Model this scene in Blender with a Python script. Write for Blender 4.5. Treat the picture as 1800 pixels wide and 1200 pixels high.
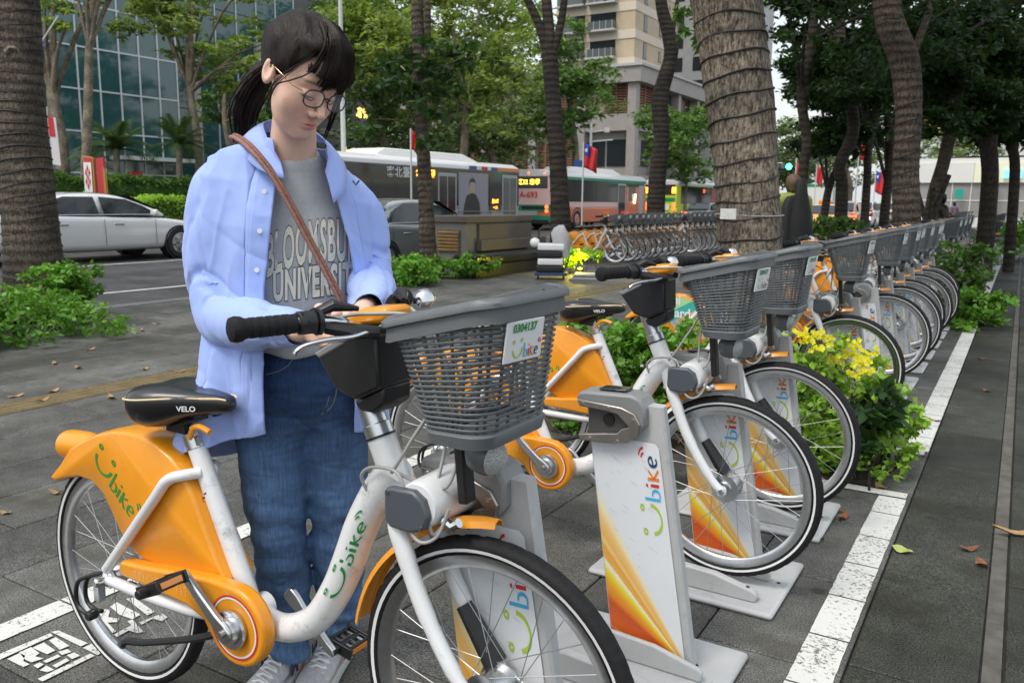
import bpy, bmesh, math, random
import numpy as np
from math import sin, cos, pi, radians, atan2, hypot, sqrt
from mathutils import Vector, Matrix
random.seed(7); np.random.seed(7)
C = bpy.context.scene
COL = C.collection
for _o in list(bpy.data.objects): bpy.data.objects.remove(_o)

# ------------------------------------------------------------------ camera
F_PX, PITCH, ROLL, CAM_H, YAW = 1463.0, .1673, .0109, 1.3313, .5447
cam = bpy.data.cameras.new('camera'); co = bpy.data.objects.new('camera', cam); COL.objects.link(co)
fw = Vector((-sin(YAW)*cos(PITCH), cos(YAW)*cos(PITCH), -sin(PITCH)))
r0 = Vector((cos(YAW), sin(YAW), 0)); u0 = r0.cross(fw)
rt = r0*cos(ROLL)+u0*sin(ROLL); up = -r0*sin(ROLL)+u0*cos(ROLL)
mw = Matrix((rt, up, -fw)).transposed().to_4x4(); mw.translation = Vector((0, 0, CAM_H))
co.matrix_world = mw
cam.sensor_width = 36; cam.lens = F_PX/1800*36; cam.clip_start = .05; cam.clip_end = 2000
cam.dof.use_dof = True; cam.dof.focus_distance = 2.15; cam.dof.aperture_fstop = 9.0
C.camera = co

# ------------------------------------------------------------------ light
SUN_EL, SUN_AZ = radians(58), radians(200)     # azimuth counted clockwise from +Y
wd = bpy.data.worlds.new('World'); C.world = wd; wd.use_nodes = True
nt = wd.node_tree; nt.nodes.clear()
out = nt.nodes.new('ShaderNodeOutputWorld')
sky = nt.nodes.new('ShaderNodeTexSky'); sky.sky_type = 'NISHITA'; sky.sun_disc = False
sky.sun_elevation = SUN_EL; sky.sun_rotation = SUN_AZ; sky.air_density = 1.5; sky.dust_density = 4
bg = nt.nodes.new('ShaderNodeBackground'); bg.inputs['Strength'].default_value = .06
nt.links.new(sky.outputs[0], bg.inputs[0])
bg2 = nt.nodes.new('ShaderNodeBackground'); bg2.inputs['Strength'].default_value = .66   # the even cloud layer
bg2.inputs[0].default_value = (.93, .965, 1.0, 1)
cn = nt.nodes.new('ShaderNodeTexNoise'); cn.inputs['Scale'].default_value = 2.2; cn.inputs['Detail'].default_value = 5
cr = nt.nodes.new('ShaderNodeMapRange'); cr.inputs[3].default_value = .72; cr.inputs[4].default_value = 1.18
tcw = nt.nodes.new('ShaderNodeTexCoord'); nt.links.new(tcw.outputs['Generated'], cn.inputs['Vector'])
nt.links.new(cn.outputs[0], cr.inputs[0])
mxw = nt.nodes.new('ShaderNodeMix'); mxw.data_type = 'RGBA'; mxw.blend_type = 'MULTIPLY'; mxw.inputs[0].default_value = 1
mxw.inputs[6].default_value = (.93, .965, 1.0, 1); nt.links.new(cr.outputs[0], mxw.inputs[7]); nt.links.new(mxw.outputs[2], bg2.inputs[0])
ad = nt.nodes.new('ShaderNodeAddShader')
nt.links.new(bg.outputs[0], ad.inputs[0]); nt.links.new(bg2.outputs[0], ad.inputs[1]); nt.links.new(ad.outputs[0], out.inputs[0])
sl = bpy.data.lights.new('sun', 'SUN'); so = bpy.data.objects.new('sun', sl); COL.objects.link(so)
sl.energy = 1.5; sl.angle = radians(20); sl.color = (1, .97, .93)
sd = Vector((sin(SUN_AZ)*cos(SUN_EL), cos(SUN_AZ)*cos(SUN_EL), sin(SUN_EL)))
so.rotation_euler = sd.to_track_quat('Z', 'Y').to_euler()
C.view_settings.view_transform = 'Standard'; C.view_settings.look = 'None'
C.view_settings.gamma = 1; C.view_settings.use_curve_mapping = False
C.view_settings.exposure = 0.38
C.cycles.max_bounces = 6; C.cycles.diffuse_bounces = 3; C.cycles.glossy_bounces = 3; C.cycles.transmission_bounces = 4
C.cycles.transparent_max_bounces = 8; C.cycles.use_denoising = True
C.cycles.caustics_reflective = False; C.cycles.caustics_refractive = False

# ------------------------------------------------------------------ object helpers
def new_obj(name, data, parent=None):
    o = bpy.data.objects.new(name, data); COL.objects.link(o)
    if parent is not None: o.parent = parent
    return o
def tag(o, label=None, cat=None, group=None, kind=None):
    if label: o['label'] = label
    if cat: o['category'] = cat
    if group: o['group'] = group
    if kind: o['kind'] = kind
    return o
def thing(name, label, cat, loc=(0, 0, 0), rz=0, group=None):
    o = new_obj(name, None); o.location = loc; o.rotation_euler = (0, 0, rz); o.empty_display_size = .1
    return tag(o, label, cat, group)
def copy_tree(o, parent=None):
    c = o.copy(); COL.objects.link(c); c.parent = parent
    for ch in KIDS(o): copy_tree(ch, c)
    return c
def KIDS(o): return list(o.children)

class MB:
    """collects polygons; build() links them as one mesh object"""
    def __init__(s): s.v = []; s.f = []; s.m = []; s.cur = 0
    def add(s, vs, fs, mi=None):
        b = len(s.v); s.v.extend([tuple(p) for p in vs]); mi = s.cur if mi is None else mi
        for f in fs: s.f.append(tuple(b+i for i in f)); s.m.append(mi)
    def box(s, c, d, M=None, mi=None, taper=(1, 1)):
        x, y, z = d[0]/2, d[1]/2, d[2]/2
        vs = [Vector((sx*x*(taper[0] if sz > 0 else 1), sy*y*(taper[1] if sz > 0 else 1), sz*z)) for sz in (-1, 1) for sx, sy in ((-1, -1), (1, -1), (1, 1), (-1, 1))]
        if M is not None: vs = [M @ q for q in vs]
        vs = [q+Vector(c) for q in vs]
        s.add(vs, [(3, 2, 1, 0), (4, 5, 6, 7), (0, 1, 5, 4), (1, 2, 6, 5), (2, 3, 7, 6), (3, 0, 4, 7)], mi)
    def quad(s, a, b, c, d, mi=None): s.add([a, b, c, d], [(0, 1, 2, 3)], mi)
    def tube(s, path, r, n=10, cap=True, mi=None, sy=1.0, closed=False, up=None):
        P = [Vector(p) for p in path]; m = len(P)
        R = r if isinstance(r, (list, tuple)) else [r]*m
        T = []
        for i in range(m):
            if closed: t = P[(i+1) % m]-P[i-1]
            else: t = P[min(i+1, m-1)]-P[max(i-1, 0)]
            T.append(t.normalized())
        a = Vector(up) if up else (Vector((0, 0, 1)) if abs(T[0].z) < .9 else Vector((0, 1, 0)))
        nrm = (a-T[0]*a.dot(T[0])).normalized()
        vs = []
        for i in range(m):
            nrm = (nrm-T[i]*nrm.dot(T[i])).normalized(); bi = T[i].cross(nrm)
            for k in range(n):
                q = 2*pi*k/n
                vs.append(P[i]+(nrm*cos(q)*sy+bi*sin(q))*R[i])
        fs = []
        for i in range(m if closed else m-1):
            j = (i+1) % m
            for k in range(n):
                l = (k+1) % n
                fs.append((i*n+k, i*n+l, j*n+l, j*n+k))
        if cap and not closed:
            fs.append(tuple(range(n-1, -1, -1))); fs.append(tuple((m-1)*n+k for k in range(n)))
        s.add(vs, fs, mi)
    def lathe(s, prof, o=(0, 0, 0), ax=(0, 0, 1), n=24, mi=None, cap=True):
        ax = Vector(ax).normalized(); a = Vector((1, 0, 0)) if abs(ax.x) < .9 else Vector((0, 1, 0))
        e1 = (a-ax*a.dot(ax)).normalized(); e2 = ax.cross(e1); o = Vector(o); vs = []; fs = []
        for r, h in prof:
            for k in range(n):
                q = 2*pi*k/n; vs.append(o+ax*h+(e1*cos(q)+e2*sin(q))*max(r, 1e-5))
        m = len(prof)
        for i in range(m-1):
            for k in range(n):
                l = (k+1) % n; fs.append((i*n+k, i*n+l, (i+1)*n+l, (i+1)*n+k))
        if cap: fs.append(tuple(range(n-1, -1, -1))); fs.append(tuple((m-1)*n+k for k in range(n)))
        s.add(vs, fs, mi)
    def loft(s, rings, closed=True, cap=True, mi=None):
        n = len(rings[0]); m = len(rings); vs = [p for r in rings for p in r]; fs = []
        for i in range(m-1):
            for k in range(n if closed else n-1):
                l = (k+1) % n; fs.append((i*n+k, i*n+l, (i+1)*n+l, (i+1)*n+k))
        if cap and closed: fs.append(tuple(range(n-1, -1, -1))); fs.append(tuple((m-1)*n+k for k in range(n)))
        s.add(vs, fs, mi)
    def prism(s, poly, fn, mi=None):
        """poly: 2-D outline; fn(u, v, side) -> 3-D point, side 0 / 1"""
        n = len(poly); vs = [fn(u, v, 0) for u, v in poly]+[fn(u, v, 1) for u, v in poly]
        fs = [tuple(range(n-1, -1, -1)), tuple(range(n, 2*n))]+[(k, (k+1) % n, n+(k+1) % n, n+k) for k in range(n)]
        s.add(vs, fs, mi)
    def mesh(s, name, mats, smooth=35):
        me = bpy.data.meshes.new(name); me.from_pydata(s.v, [], s.f)
        for q in (mats if isinstance(mats, (list, tuple)) else [mats]): me.materials.append(q)
        if any(s.m): me.polygons.foreach_set('material_index', s.m)
        me.validate()
        bm = bmesh.new(); bm.from_mesh(me); bmesh.ops.recalc_face_normals(bm, faces=bm.faces); bm.to_mesh(me); bm.free()
        if smooth:
            me.polygons.foreach_set('use_smooth', [True]*len(me.polygons)); me.set_sharp_from_angle(angle=radians(smooth))
        me.update(); return me
    def build(s, name, mats, parent=None, smooth=35, bevel=0, seg=2, subd=0):
        o = new_obj(name, s.mesh(name, mats, smooth), parent)
        if bevel:
            b = o.modifiers.new('bevel', 'BEVEL'); b.width = bevel; b.segments = seg; b.limit_method = 'ANGLE'; b.angle_limit = radians(40)
            b.harden_normals = False
        if subd:
            b = o.modifiers.new('subd', 'SUBSURF'); b.levels = subd; b.render_levels = subd
        return o

def raw_mesh(name, V, Fq, mats, smooth=True, mi=None):
    """numpy verts (n,3) and faces (m,k) of one size"""
    me = bpy.data.meshes.new(name); V = np.asarray(V, np.float32); Fq = np.asarray(Fq, np.int32); k = Fq.shape[1]
    me.vertices.add(len(V)); me.vertices.foreach_set('co', V.ravel())
    me.loops.add(Fq.size); me.loops.foreach_set('vertex_index', Fq.ravel())
    me.polygons.add(len(Fq)); me.polygons.foreach_set('loop_start', np.arange(0, Fq.size, k, dtype=np.int32))
    for q in (mats if isinstance(mats, (list, tuple)) else [mats]): me.materials.append(q)
    if mi is not None: me.polygons.foreach_set('material_index', np.asarray(mi, np.int32))
    me.update(calc_edges=True); me.validate()
    if smooth: me.polygons.foreach_set('use_smooth', np.ones(len(me.polygons), bool))
    return me
def smoothpath(pts, n=6):
    """Catmull-Rom through pts"""
    P = [Vector(p) for p in pts]; out = []
    for i in range(len(P)-1):
        a, b, c, d = P[max(i-1, 0)], P[i], P[i+1], P[min(i+2, len(P)-1)]
        for k in range(n):
            t = k/n
            out.append(.5*((2*b)+(c-a)*t+(2*a-5*b+4*c-d)*t*t+(3*b-a-3*c+d)*t**3))
    out.append(P[-1]); return out

# ------------------------------------------------------------------ materials
def mat(name, col, rough=.5, metal=0.0, var=0, vscale=8, bump=0, bscale=60, spec=.5, coat=0, trans=0, alpha=1, emit=None, estr=0, sss=0, dirt=0, stretch=None, detail=6):
    m = bpy.data.materials.new(name); m.use_nodes = True; t = m.node_tree; b = t.nodes['Principled BSDF']
    col = tuple(col)+(1,) if len(col) == 3 else col
    b.inputs['Base Color'].default_value = col; b.inputs['Roughness'].default_value = rough; b.inputs['Metallic'].default_value = metal
    b.inputs['Specular IOR Level'].default_value = spec; b.inputs['Coat Weight'].default_value = coat; b.inputs['Coat Roughness'].default_value = .08
    b.inputs['Transmission Weight'].default_value = trans; b.inputs['Alpha'].default_value = alpha
    if emit: b.inputs['Emission Color'].default_value = tuple(emit)+(1,); b.inputs['Emission Strength'].default_value = estr
    if sss:
        b.inputs['Subsurface Weight'].default_value = sss; b.inputs['Subsurface Radius'].default_value = (.012, .005, .003); b.inputs['Subsurface Scale'].default_value = 1
    if var or bump or dirt:
        tc = t.nodes.new('ShaderNodeTexCoord'); vec = tc.outputs['Object']
        if stretch:
            mp = t.nodes.new('ShaderNodeMapping'); mp.inputs['Scale'].default_value = stretch; t.links.new(vec, mp.inputs[0]); vec = mp.outputs[0]
    base = None
    if var:
        n = t.nodes.new('ShaderNodeTexNoise'); n.inputs['Scale'].default_value = vscale; n.inputs['Detail'].default_value = detail; n.inputs['Roughness'].default_value = .65
        t.links.new(vec, n.inputs['Vector'])
        r = t.nodes.new('ShaderNodeMapRange'); r.inputs[1].default_value = .3; r.inputs[2].default_value = .7; r.inputs[3].default_value = 1-var; r.inputs[4].default_value = 1+var
        t.links.new(n.outputs[0], r.inputs[0])
        x = t.nodes.new('ShaderNodeMix'); x.data_type = 'RGBA'; x.blend_type = 'MULTIPLY'; x.inputs[0].default_value = 1; x.inputs[6].default_value = col
        t.links.new(r.outputs[0], x.inputs[7]); base = x.outputs[2]
    if dirt:
        n = t.nodes.new('ShaderNodeTexNoise'); n.inputs['Scale'].default_value = 14; n.inputs['Detail'].default_value = 9; n.inputs['Roughness'].default_value = .8
        t.links.new(vec, n.inputs['Vector'])
        r = t.nodes.new('ShaderNodeMapRange'); r.inputs[1].default_value = .56; r.inputs[2].default_value = .72; r.inputs[3].default_value = 0; r.inputs[4].default_value = dirt
        t.links.new(n.outputs[0], r.inputs[0])
        x = t.nodes.new('ShaderNodeMix'); x.data_type = 'RGBA'; x.inputs[6].default_value = col; x.inputs[7].default_value = (.09, .07, .05, 1)
        if base: t.links.new(base, x.inputs[6])
        t.links.new(r.outputs[0], x.inputs[0]); base = x.outputs[2]
    if base: t.links.new(base, b.inputs['Base Color'])
    if bump:
        n = t.nodes.new('ShaderNodeTexNoise'); n.inputs['Scale'].default_value = bscale; n.inputs['Detail'].default_value = 5
        t.links.new(vec, n.inputs['Vector'])
        q = t.nodes.new('ShaderNodeBump'); q.inputs['Strength'].default_value = bump; q.inputs['Distance'].default_value = .01
        t.links.new(n.outputs[0], q.inputs['Height']); t.links.new(q.outputs[0], b.inputs['Normal'])
    return m
def ND(m): return m.node_tree, m.node_tree.nodes['Principled BSDF']

M = {}
M['white'] = mat('white_paint', (.74, .75, .75), .3, coat=.4, dirt=.55)
M['silver'] = mat('brushed_alloy', (.62, .63, .64), .28, 1, var=.08, vscale=60)
M['chrome'] = mat('bright_steel', (.66, .67, .68), .2, 1); M['spoke'] = mat('spoke_steel', (.36, .36, .36), .42, .8)
M['steel'] = mat('dull_steel', (.36, .34, .31), .38, .9, var=.15, vscale=20)
M['black'] = mat('black_plastic', (.014, .014, .015), .42, var=.2, vscale=40)
M['rubber'] = mat('black_rubber', (.012, .012, .013), .7, bump=.15, bscale=200, spec=.3)
M['yellow'] = mat('yellow_plastic', (.80, .305, .012), .32, coat=.22, var=.05, vscale=5, dirt=.2)
M['grey'] = mat('grey_plastic', (.115, .125, .13), .45, var=.12, vscale=10, bump=.05, bscale=300)
M['midgrey'] = mat('mid_grey_plastic', (.22, .225, .225), .45, var=.08, dirt=.2)
M['slate'] = mat('slate_grey_plastic', (.075, .085, .098), .38, var=.05)
M['cable'] = mat('grey_cable', (.34, .34, .33), .45)
M['green'] = mat('green_print', (.012, .26, .045), .5)
M['lime'] = mat('lime_print', (.42, .58, .06), .5)
M['red'] = mat('red_print', (.62, .03, .03), .5)
M['orange'] = mat('orange_print', (.80, .22, .02), .5)
M['sky'] = mat('light_blue_print', (.06, .42, .75), .5)
M['navy'] = mat('navy_print', (.02, .06, .16), .5)
M['whiteprint'] = mat('white_print', (.78, .79, .79), .4)
M['paleyellow'] = mat('pale_yellow_print', (.90, .70, .40), .4)
M['reflect'] = mat('reflective_strip', (.75, .75, .74), .3)
M['dockgrey'] = mat('dock_grey', (.47, .475, .47), .5, var=.1, vscale=6, dirt=.3)
M['amber'] = mat('amber_reflector', (.7, .25, .03), .2, coat=.6)
M['glass'] = mat('dark_glass', (.012, .016, .018), .06, coat=.3)
# ------------------------------------------------------------------ bicycle
def arc(cx, cy, rx, ry, a0, a1, n=12): return [(cx+rx*cos(radians(a0+(a1-a0)*i/n)), cy+ry*sin(radians(a0+(a1-a0)*i/n))) for i in range(n+1)]
def logo_strokes(kind):
    """smiling face, four hand-written letters, two radio arcs; unit length along u"""
    c = dict(mono=['green']*7, multi=['lime', 'lime', 'sky', 'red', 'orange', 'navy', 'red'])[kind]
    S = []
    S.append((c[0], arc(.20, .34, .19, .30, 188, 360, 16), .05))
    S.append((c[1], arc(.02, .56, .035, .055, 0, 360, 8), .035)); S.append((c[1], arc(.34, .60, .035, .055, 0, 360, 8), .035))
    S.append((c[2], [(.47, .48), (.475, .02)]+arc(.535, .13, .062, .115, 245, 470, 10), .04))
    S.append((c[3], [(.655, .27), (.66, .02)], .042)); S.append((c[3], arc(.652, .385, .012, .018, 0, 360, 6), .03))
    S.append((c[4], [(.74, .34), (.745, .0)], .042)); S.append((c[4], [(.85, .30), (.75, .16), (.87, .0)], .042))
    S.append((c[5], [(.92, .14), (1.03, .17)]+arc(.975, .15, .062, .125, 20, 310, 12), .04))
    S.append((c[6], arc(.98, .40, .09, .10, 0, 70, 6), .032)); S.append((c[6], arc(.98, .40, .16, .17, 0, 70, 6), .032))
    return S
def ribbons(strokes, fn, mats):
    """flat printed strokes, fn(u, v) -> point on the surface"""
    b = MB(); order = []
    for key, pl, w in strokes:
        if key not in order: order.append(key)
        mi = order.index(key); n = len(pl); L = []; R = []
        for i in range(n):
            x0, y0 = pl[max(i-1, 0)]; x1, y1 = pl[min(i+1, n-1)]; dx, dy = x1-x0, y1-y0; l = hypot(dx, dy) or 1
            nx, ny = -dy/l*w/2, dx/l*w/2
            L.append(fn(pl[i][0]+nx, pl[i][1]+ny)); R.append(fn(pl[i][0]-nx, pl[i][1]-ny))
        b.add(L+R, [(i, i+1, n+i+1, n+i) for i in range(n-1)], mi)
    return b, [mats[k] for k in order]
def text_mesh(s, size, xscale=1.0, offset=0.0, align='CENTER', shear=0, sp=1.0):
    c = bpy.data.curves.new('lettering', 'FONT'); c.body = s; c.size = size; c.offset = offset; c.align_x = align; c.align_y = 'CENTER'
    c.resolution_u = 3; c.shear = shear; c.space_character = sp
    o = bpy.data.objects.new('lettering', c); COL.objects.link(o); dg = bpy.context.evaluated_depsgraph_get()
    me = bpy.data.meshes.new_from_object(o.evaluated_get(dg)); bpy.data.objects.remove(o); bpy.data.curves.remove(c)
    V = [(v.co.x*xscale, v.co.y) for v in me.vertices]; F = [tuple(p.vertices) for p in me.polygons]; bpy.data.meshes.remove(me)
    return V, F
def put_text(name, s, size, fn, m, parent, xscale=1.0, offset=0.0, align='CENTER', shear=0, sp=1.0):
    V, F = text_mesh(s, size, xscale, offset, align, shear, sp); b = MB(); b.add([fn(u, v) for u, v in V], F); return b.build(name, m, parent, smooth=0)
PL = lambda o, ex, ey: (lambda u, v: Vector(o)+Vector(ex)*u+Vector(ey)*v)

R_T, RW = .322, .0205
def wheel_parts(parent, c, front):
    cx, cz = c
    w = thing('wheel', None, None); w.parent = parent; w.location = (cx, 0, cz)
    # tyre with tread blocks
    n, k = 200, 14; V = []; F = []
    for i in range(n):
        a = 2*pi*i/n
        for j in range(k):
            q = 2*pi*j/k; rr = cos(q); yy = sin(q)
            r = R_T-.0195+.0195*rr; y = RW*yy
            if rr > .25 and ((i+int(abs(j-k/2 if j > k/2 else j)*0)+2*(j % 3)) % 5 == 0): r -= .0042
            if j == 0: r -= .0014
            V.append((r*cos(a), y, r*sin(a)))
    for i in range(n):
        for j in range(k):
            l = (j+1) % k; i2 = (i+1) % n; F.append((i*k+j, i*k+l, i2*k+l, i2*k+j))
    me = raw_mesh('tyre', V, F, M['rubber']); new_obj('tyre', me, w)
    b = MB()
    for s in (-1, 1):
        ring = lambda r, y: [(r*cos(2*pi*i/72), y, r*sin(2*pi*i/72)) for i in range(72)]
        b.loft([ring(.2935, s*.0190), ring(.3005, s*.0206)], cap=False)
    b.build('reflective_ring', M['reflect'], w)
    b = MB(); prof = [(.284, -.012), (.2865, -.0135), (.2855, -.0155), (.264, -.0115), (.2565, -.005), (.2565, .005), (.264, .0115), (.2855, .0155), (.2865, .0135), (.284, .012)]
    b.loft([[(r*cos(2*pi*i/72), y, r*sin(2*pi*i/72)) for i in range(72)] for r, y in prof], cap=False)
    b.build('rim', M['silver'], w)
    b = MB(); rnd = random.Random(3)
    hw, hr = (.030, .042) if front else (.028, .030)
    for i in range(28):
        a = 2*pi*i/28; s = 1 if i % 2 else -1; d = radians(62)*(1 if (i//2) % 2 else -1)
        p0 = (.259*cos(a), s*.004, .259*sin(a)); p1 = (hr*cos(a+d), s*hw, hr*sin(a+d))
        b.tube([p0, p1], .00105, 4, cap=False)
    b.build('spokes', M['spoke'], w)
    b = MB(); y = hw
    if front: b.lathe([(.012, -.05), (.012, -.042), (.024, -.041), (.026, -.033), (.047, -.032), (.047, -.028), (.037, -.027), (.039, -.012), (.039, .012), (.037, .027), (.047, .028), (.047, .032), (.026, .033), (.024, .041), (.008, .05)], ax=(0, 1, 0), n=28)
    else: b.lathe([(.010, -.058), (.010, -.050), (.022, -.048), (.034, -.030), (.034, -.026), (.022, -.024), (.022, .024), (.034, .026), (.034, .030), (.030, .045), (.010, .05)], ax=(0, 1, 0), n=24)
    b.build('hub', M['silver'], w)
    return w

def make_bike():
    root = thing('rental_bicycle', 'x', 'bicycle', group='rental bicycles docked in the near row')
    W = 1.185; RZ, FZ = .322, .362
    wheel_parts(root, (0, FZ), True); wheel_parts(root, (-W, RZ), False)
    # frame
    b = MB()
    dt = smoothpath([(-.70, 0, .345), (-.62, 0, .325), (-.55, 0, .338), (-.475, 0, .385), (-.415, 0, .468), (-.372, 0, .555), (-.335, 0, .64), (-.285, 0, .725), (-.235, 0, .785)], 6)
    b.tube(dt, [.031+.007*min(1, i/len(dt)*1.6) for i in range(len(dt))], 16)
    b.tube([(-.690, 0, .35), (-.868, 0, .722)], .0235, 14); b.tube([(-.213, 0, .702), (-.283, 0, .852)], [.032, .030], 16)
    b.tube([(-.209, 0, .694), (-.214, 0, .705)], .036, 16)
    b.lathe([(.034, -.042), (.034, .042)], (-.69, 0, .34), (0, 1, 0), 18)
    for s in (-1, 1):
        b.tube(smoothpath([(-.838, s*.016, .668), (-.868, s*.048, .664), (-.91, s*.060, .646), (-.96, s*.064, .590), (-1.178, s*.066, .352)], 5), .0145, 10)
        b.tube(smoothpath([(-.69, s*.028, .335), (-.86, s*.050, .318), (-1.06, s*.062, .319), (-1.185, s*.064, .322)], 4), [.017]*5+[.016]*4+[.015]*4, 10)
        b.prism([(-1.205, .305), (-1.165, .300), (-1.150, .335), (-1.172, .362), (-1.195, .350)], lambda u, v, q, s=s: (u, s*(.060+.009*q), v))
    fr = b.build('frame', M['white'], root, 40)
    lp = [(-.425, .455), (-.305, .695)]; ex = Vector((lp[1][0]-lp[0][0], 0, lp[1][1]-lp[0][1])).normalized(); ey = Vector((-ex.z, 0, ex.x))
    cen_ = [p for p in dt if .455 < p.z < .71]
    def onTube(u, v):
        k = max(0, min(.999, (u+.04)/1.22))*(len(cen_)-1); a_ = int(k); f = k-a_; c_ = cen_[a_]*(1-f)+cen_[a_+1]*f; T_ = (cen_[a_+1]-cen_[a_]).normalized(); al = .30-(v-.30)*.060/.0395
        return c_+(Vector((0, -1, 0))*cos(al)+Vector((T_.z, 0, -T_.x))*sin(al))*.0393
    bb, mm = ribbons(logo_strokes('mono'), onTube, M); bb.build('frame_logo', mm, fr, 0)
    b = MB()
    for i in range(5): b.quad(*[Vector((-.872+.0, 0, .60))+Vector((.0045*0, 0, 0))+q for q in (Vector((.05-.006*i, -.0242, .02-.012*i)), Vector((.058-.006*i, -.0232, .025-.012*i)), Vector((.0585-.006*i, -.0232, .021-.012*i)), Vector((.0505-.006*i, -.0242, .016-.012*i)))])
    b.build('frame_sticker', M['black'], fr, 0)
    # fork
    b = MB()
    for s in (-1, 1):
        b.tube(smoothpath([(-.203, s*.012, .708), (-.198, s*.050, .690), (-.176, s*.056, .640), (-.136, s*.058, .548), (-.087, s*.060, .465), (-.034, s*.060, .392), (0, s*.060, FZ)], 5), [.020]*6+[.0195]*6+[.018]*6+[.0165]*6+[.0145]*7, 12)
        b.lathe([(.017, -.006), (.017, .006)], (0, s*.060, FZ), (0, 1, 0), 14)
    fk = b.build('fork', M['white'], root, 40)
    b = MB(); b.lathe([(.009, -.075), (.011, -.070), (.011, -.064), (.007, -.063), (.007, .063), (.011, .064), (.009, .075)], (0, 0, FZ), (0, 1, 0), 10); b.build('axle_nut', M['chrome'], fk)
    b = MB(); b.tube([(-.10, .045, .50), (-.02, .045, .392)], [.018, .026], 8); b.build('mud_guard_strut', M['black'], fk)
    # stem, handlebar
    b = MB(); b.tube([(-.279, 0, .846), (-.290, 0, .869), (-.291, 0, .871), (-.335, 0, .965), (-.35, 0, 1.0)], [.031, .031, .0265, .0235, .0235], 18); b.build('stem', M['silver'], root, 30)
    b = MB(); b.tube([(-.2785, 0, .8435), (-.2805, 0, .848)], .0325, 18); b.build('headset_seal', M['black'], root)
    hb = thing('handlebar', None, None); hb.parent = root; hb.location = (-.30, 0, 1.07); hb.rotation_euler = (0, 0, radians(7))
    b = MB(); half = [(0, 0, 0), (0, .06, .010), (-.006, .10, .024), (-.03, .15, .031), (-.10, .285, .029)]
    b.tube(smoothpath([(x, -y, z) for x, y, z in half[::-1]]+half[1:], 5), .0125, 12); b.build('bar', M['chrome'], hb)
    gd = Vector((-.07, .135, -.002)).normalized()
    for s in (-1, 1):
        d = Vector((gd.x, s*gd.y, gd.z)); p0 = Vector((-.03, s*.15, .031))
        b = MB(); L = lambda t: p0+d*t
        b.lathe([(.0155, .035), (.0185, .038), (.0185, .128), (.0195, .134), (.023, .140), (.0245, .150), (.022, .159), (.012, .163)], p0, d, 20)
        for i in range(5): b.lathe([(.0196, .050+i*.016), (.0196, .060+i*.016)], p0, d, 20)
        b.build('grip', M['rubber'], hb, 30)
        b = MB(); b.lathe([(.0205, -.002), (.0225, .0), (.0225, .03), (.0195, .032)], p0, d, 20)
        for i in range(16): b.lathe([(.0015, 0), (.0015, .002)], L(.004+.0075*(i % 4))+Matrix.Rotation(i*.8, 3, d) @ Vector((0, 0, 1))*.0225, Vector((0, 0, 1)), 6)
        b.lathe([(.027, -.012), (.027, -.004)], p0, d, 20); b.build('shifter_ring', M['black'], hb, 30)
        b = MB(); q = L(-.030)
        b.tube([L(-.012)+Vector((0, 0, .018)), L(-.030)+Vector((.012, 0, .030)), L(-.075)+Vector((.022, 0, .020))], [.013, .016, .006], 10, sy=.8)
        b.tube([L(-.020)+Vector((.004, 0, -.012)), L(-.055)+Vector((.030, 0, -.022)), L(-.095)+Vector((.048, 0, -.026))], [.013, .016, .012], 8); b.build('lever_clamp', M['black'], hb, 40)
        b = MB(); b.tube(smoothpath([L(-.072)+Vector((.045, 0, -.024)), L(-.03)+Vector((.052, 0, -.030)), L(.02)+Vector((.050, 0, -.030)), L(.058)+Vector((.040, 0, -.038)), L(.072)+Vector((.036, 0, -.050))], 4), [.008]*4+[.0085]*4+[.007]*4+[.0065]*3+[.006, .009], 10, sy=.75); b.build('brake_lever', M['chrome'], hb, 40)
    b = MB(); b.lathe([(.004, .030), (.013, .028), (.021, .020), (.025, .008), (.025, 0), (.010, -.012)], (.018, .185, .036), (-.2, 0, 1), 22); b.build('bell', M['chrome'], hb, 40)
    # console
    b = MB(); b.prism([(-.402, 1.012), (-.396, 1.028), (-.30, 1.072), (-.238, 1.072), (-.232, .962), (-.298, .930), (-.350, .945)], lambda u, v, q: (u, -.058+.116*q, v)); cs = b.build('console', M['black'], root, 30, bevel=.008)
    b = MB(); b.prism([(-.406, 1.016), (-.390, 1.006), (-.318, 1.044), (-.322, 1.064)], lambda u, v, q: (u, -.061+.122*q, v)); b.build('console_screen_frame', M['midgrey'], cs, 30, bevel=.005)
    b = MB(); b.prism([(-.312, .925), (-.232, .965), (-.232, .925), (-.262, .905), (-.30, .905)], lambda u, v, q: (u, -.045+.09*q, v)); b.build('console_foot', M['black'], cs, 30, bevel=.008)
    b = MB(); b.prism([(-.350, 1.070), (-.338, 1.098), (-.285, 1.118), (-.225, 1.124), (-.222, 1.092), (-.29, 1.080)], lambda u, v, q: (u, -.040+.08*q, v)); b.build('console_cap', M['yellow'], cs, 30, bevel=.010)
    # cables
    for k, pts in enumerate([[(-.31, -.10, 1.10), (-.26, -.06, 1.11), (-.15, -.02, 1.10), (-.12, .0, .98), (-.17, -.04, .86), (-.215, -.045, .79)],
                [(-.33, .12, 1.10), (-.24, .07, 1.10), (-.14, .05, .99), (-.13, .02, .84), (-.11, -.055, .74), (-.10, -.06, .69), (-.085, -.03, .72)],
                [(-.29, -.034, .735), (-.295, -.045, .77), (-.26, -.05, .795), (-.19, -.06, .80), (-.165, -.065, .76), (-.15, -.072, .70), (-.12, -.075, .675), (-.09, -.06, .69), (-.07, -.05, .745)],
                [(-.19, -.06, .80), (-.15, -.03, .775), (-.09, -.03, .78), (-.08, 0, .84)]]):
        b = MB(); b.tube(smoothpath(pts, 6), .0038, 7); b.build('cable', M['cable'], root, 60)
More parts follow.
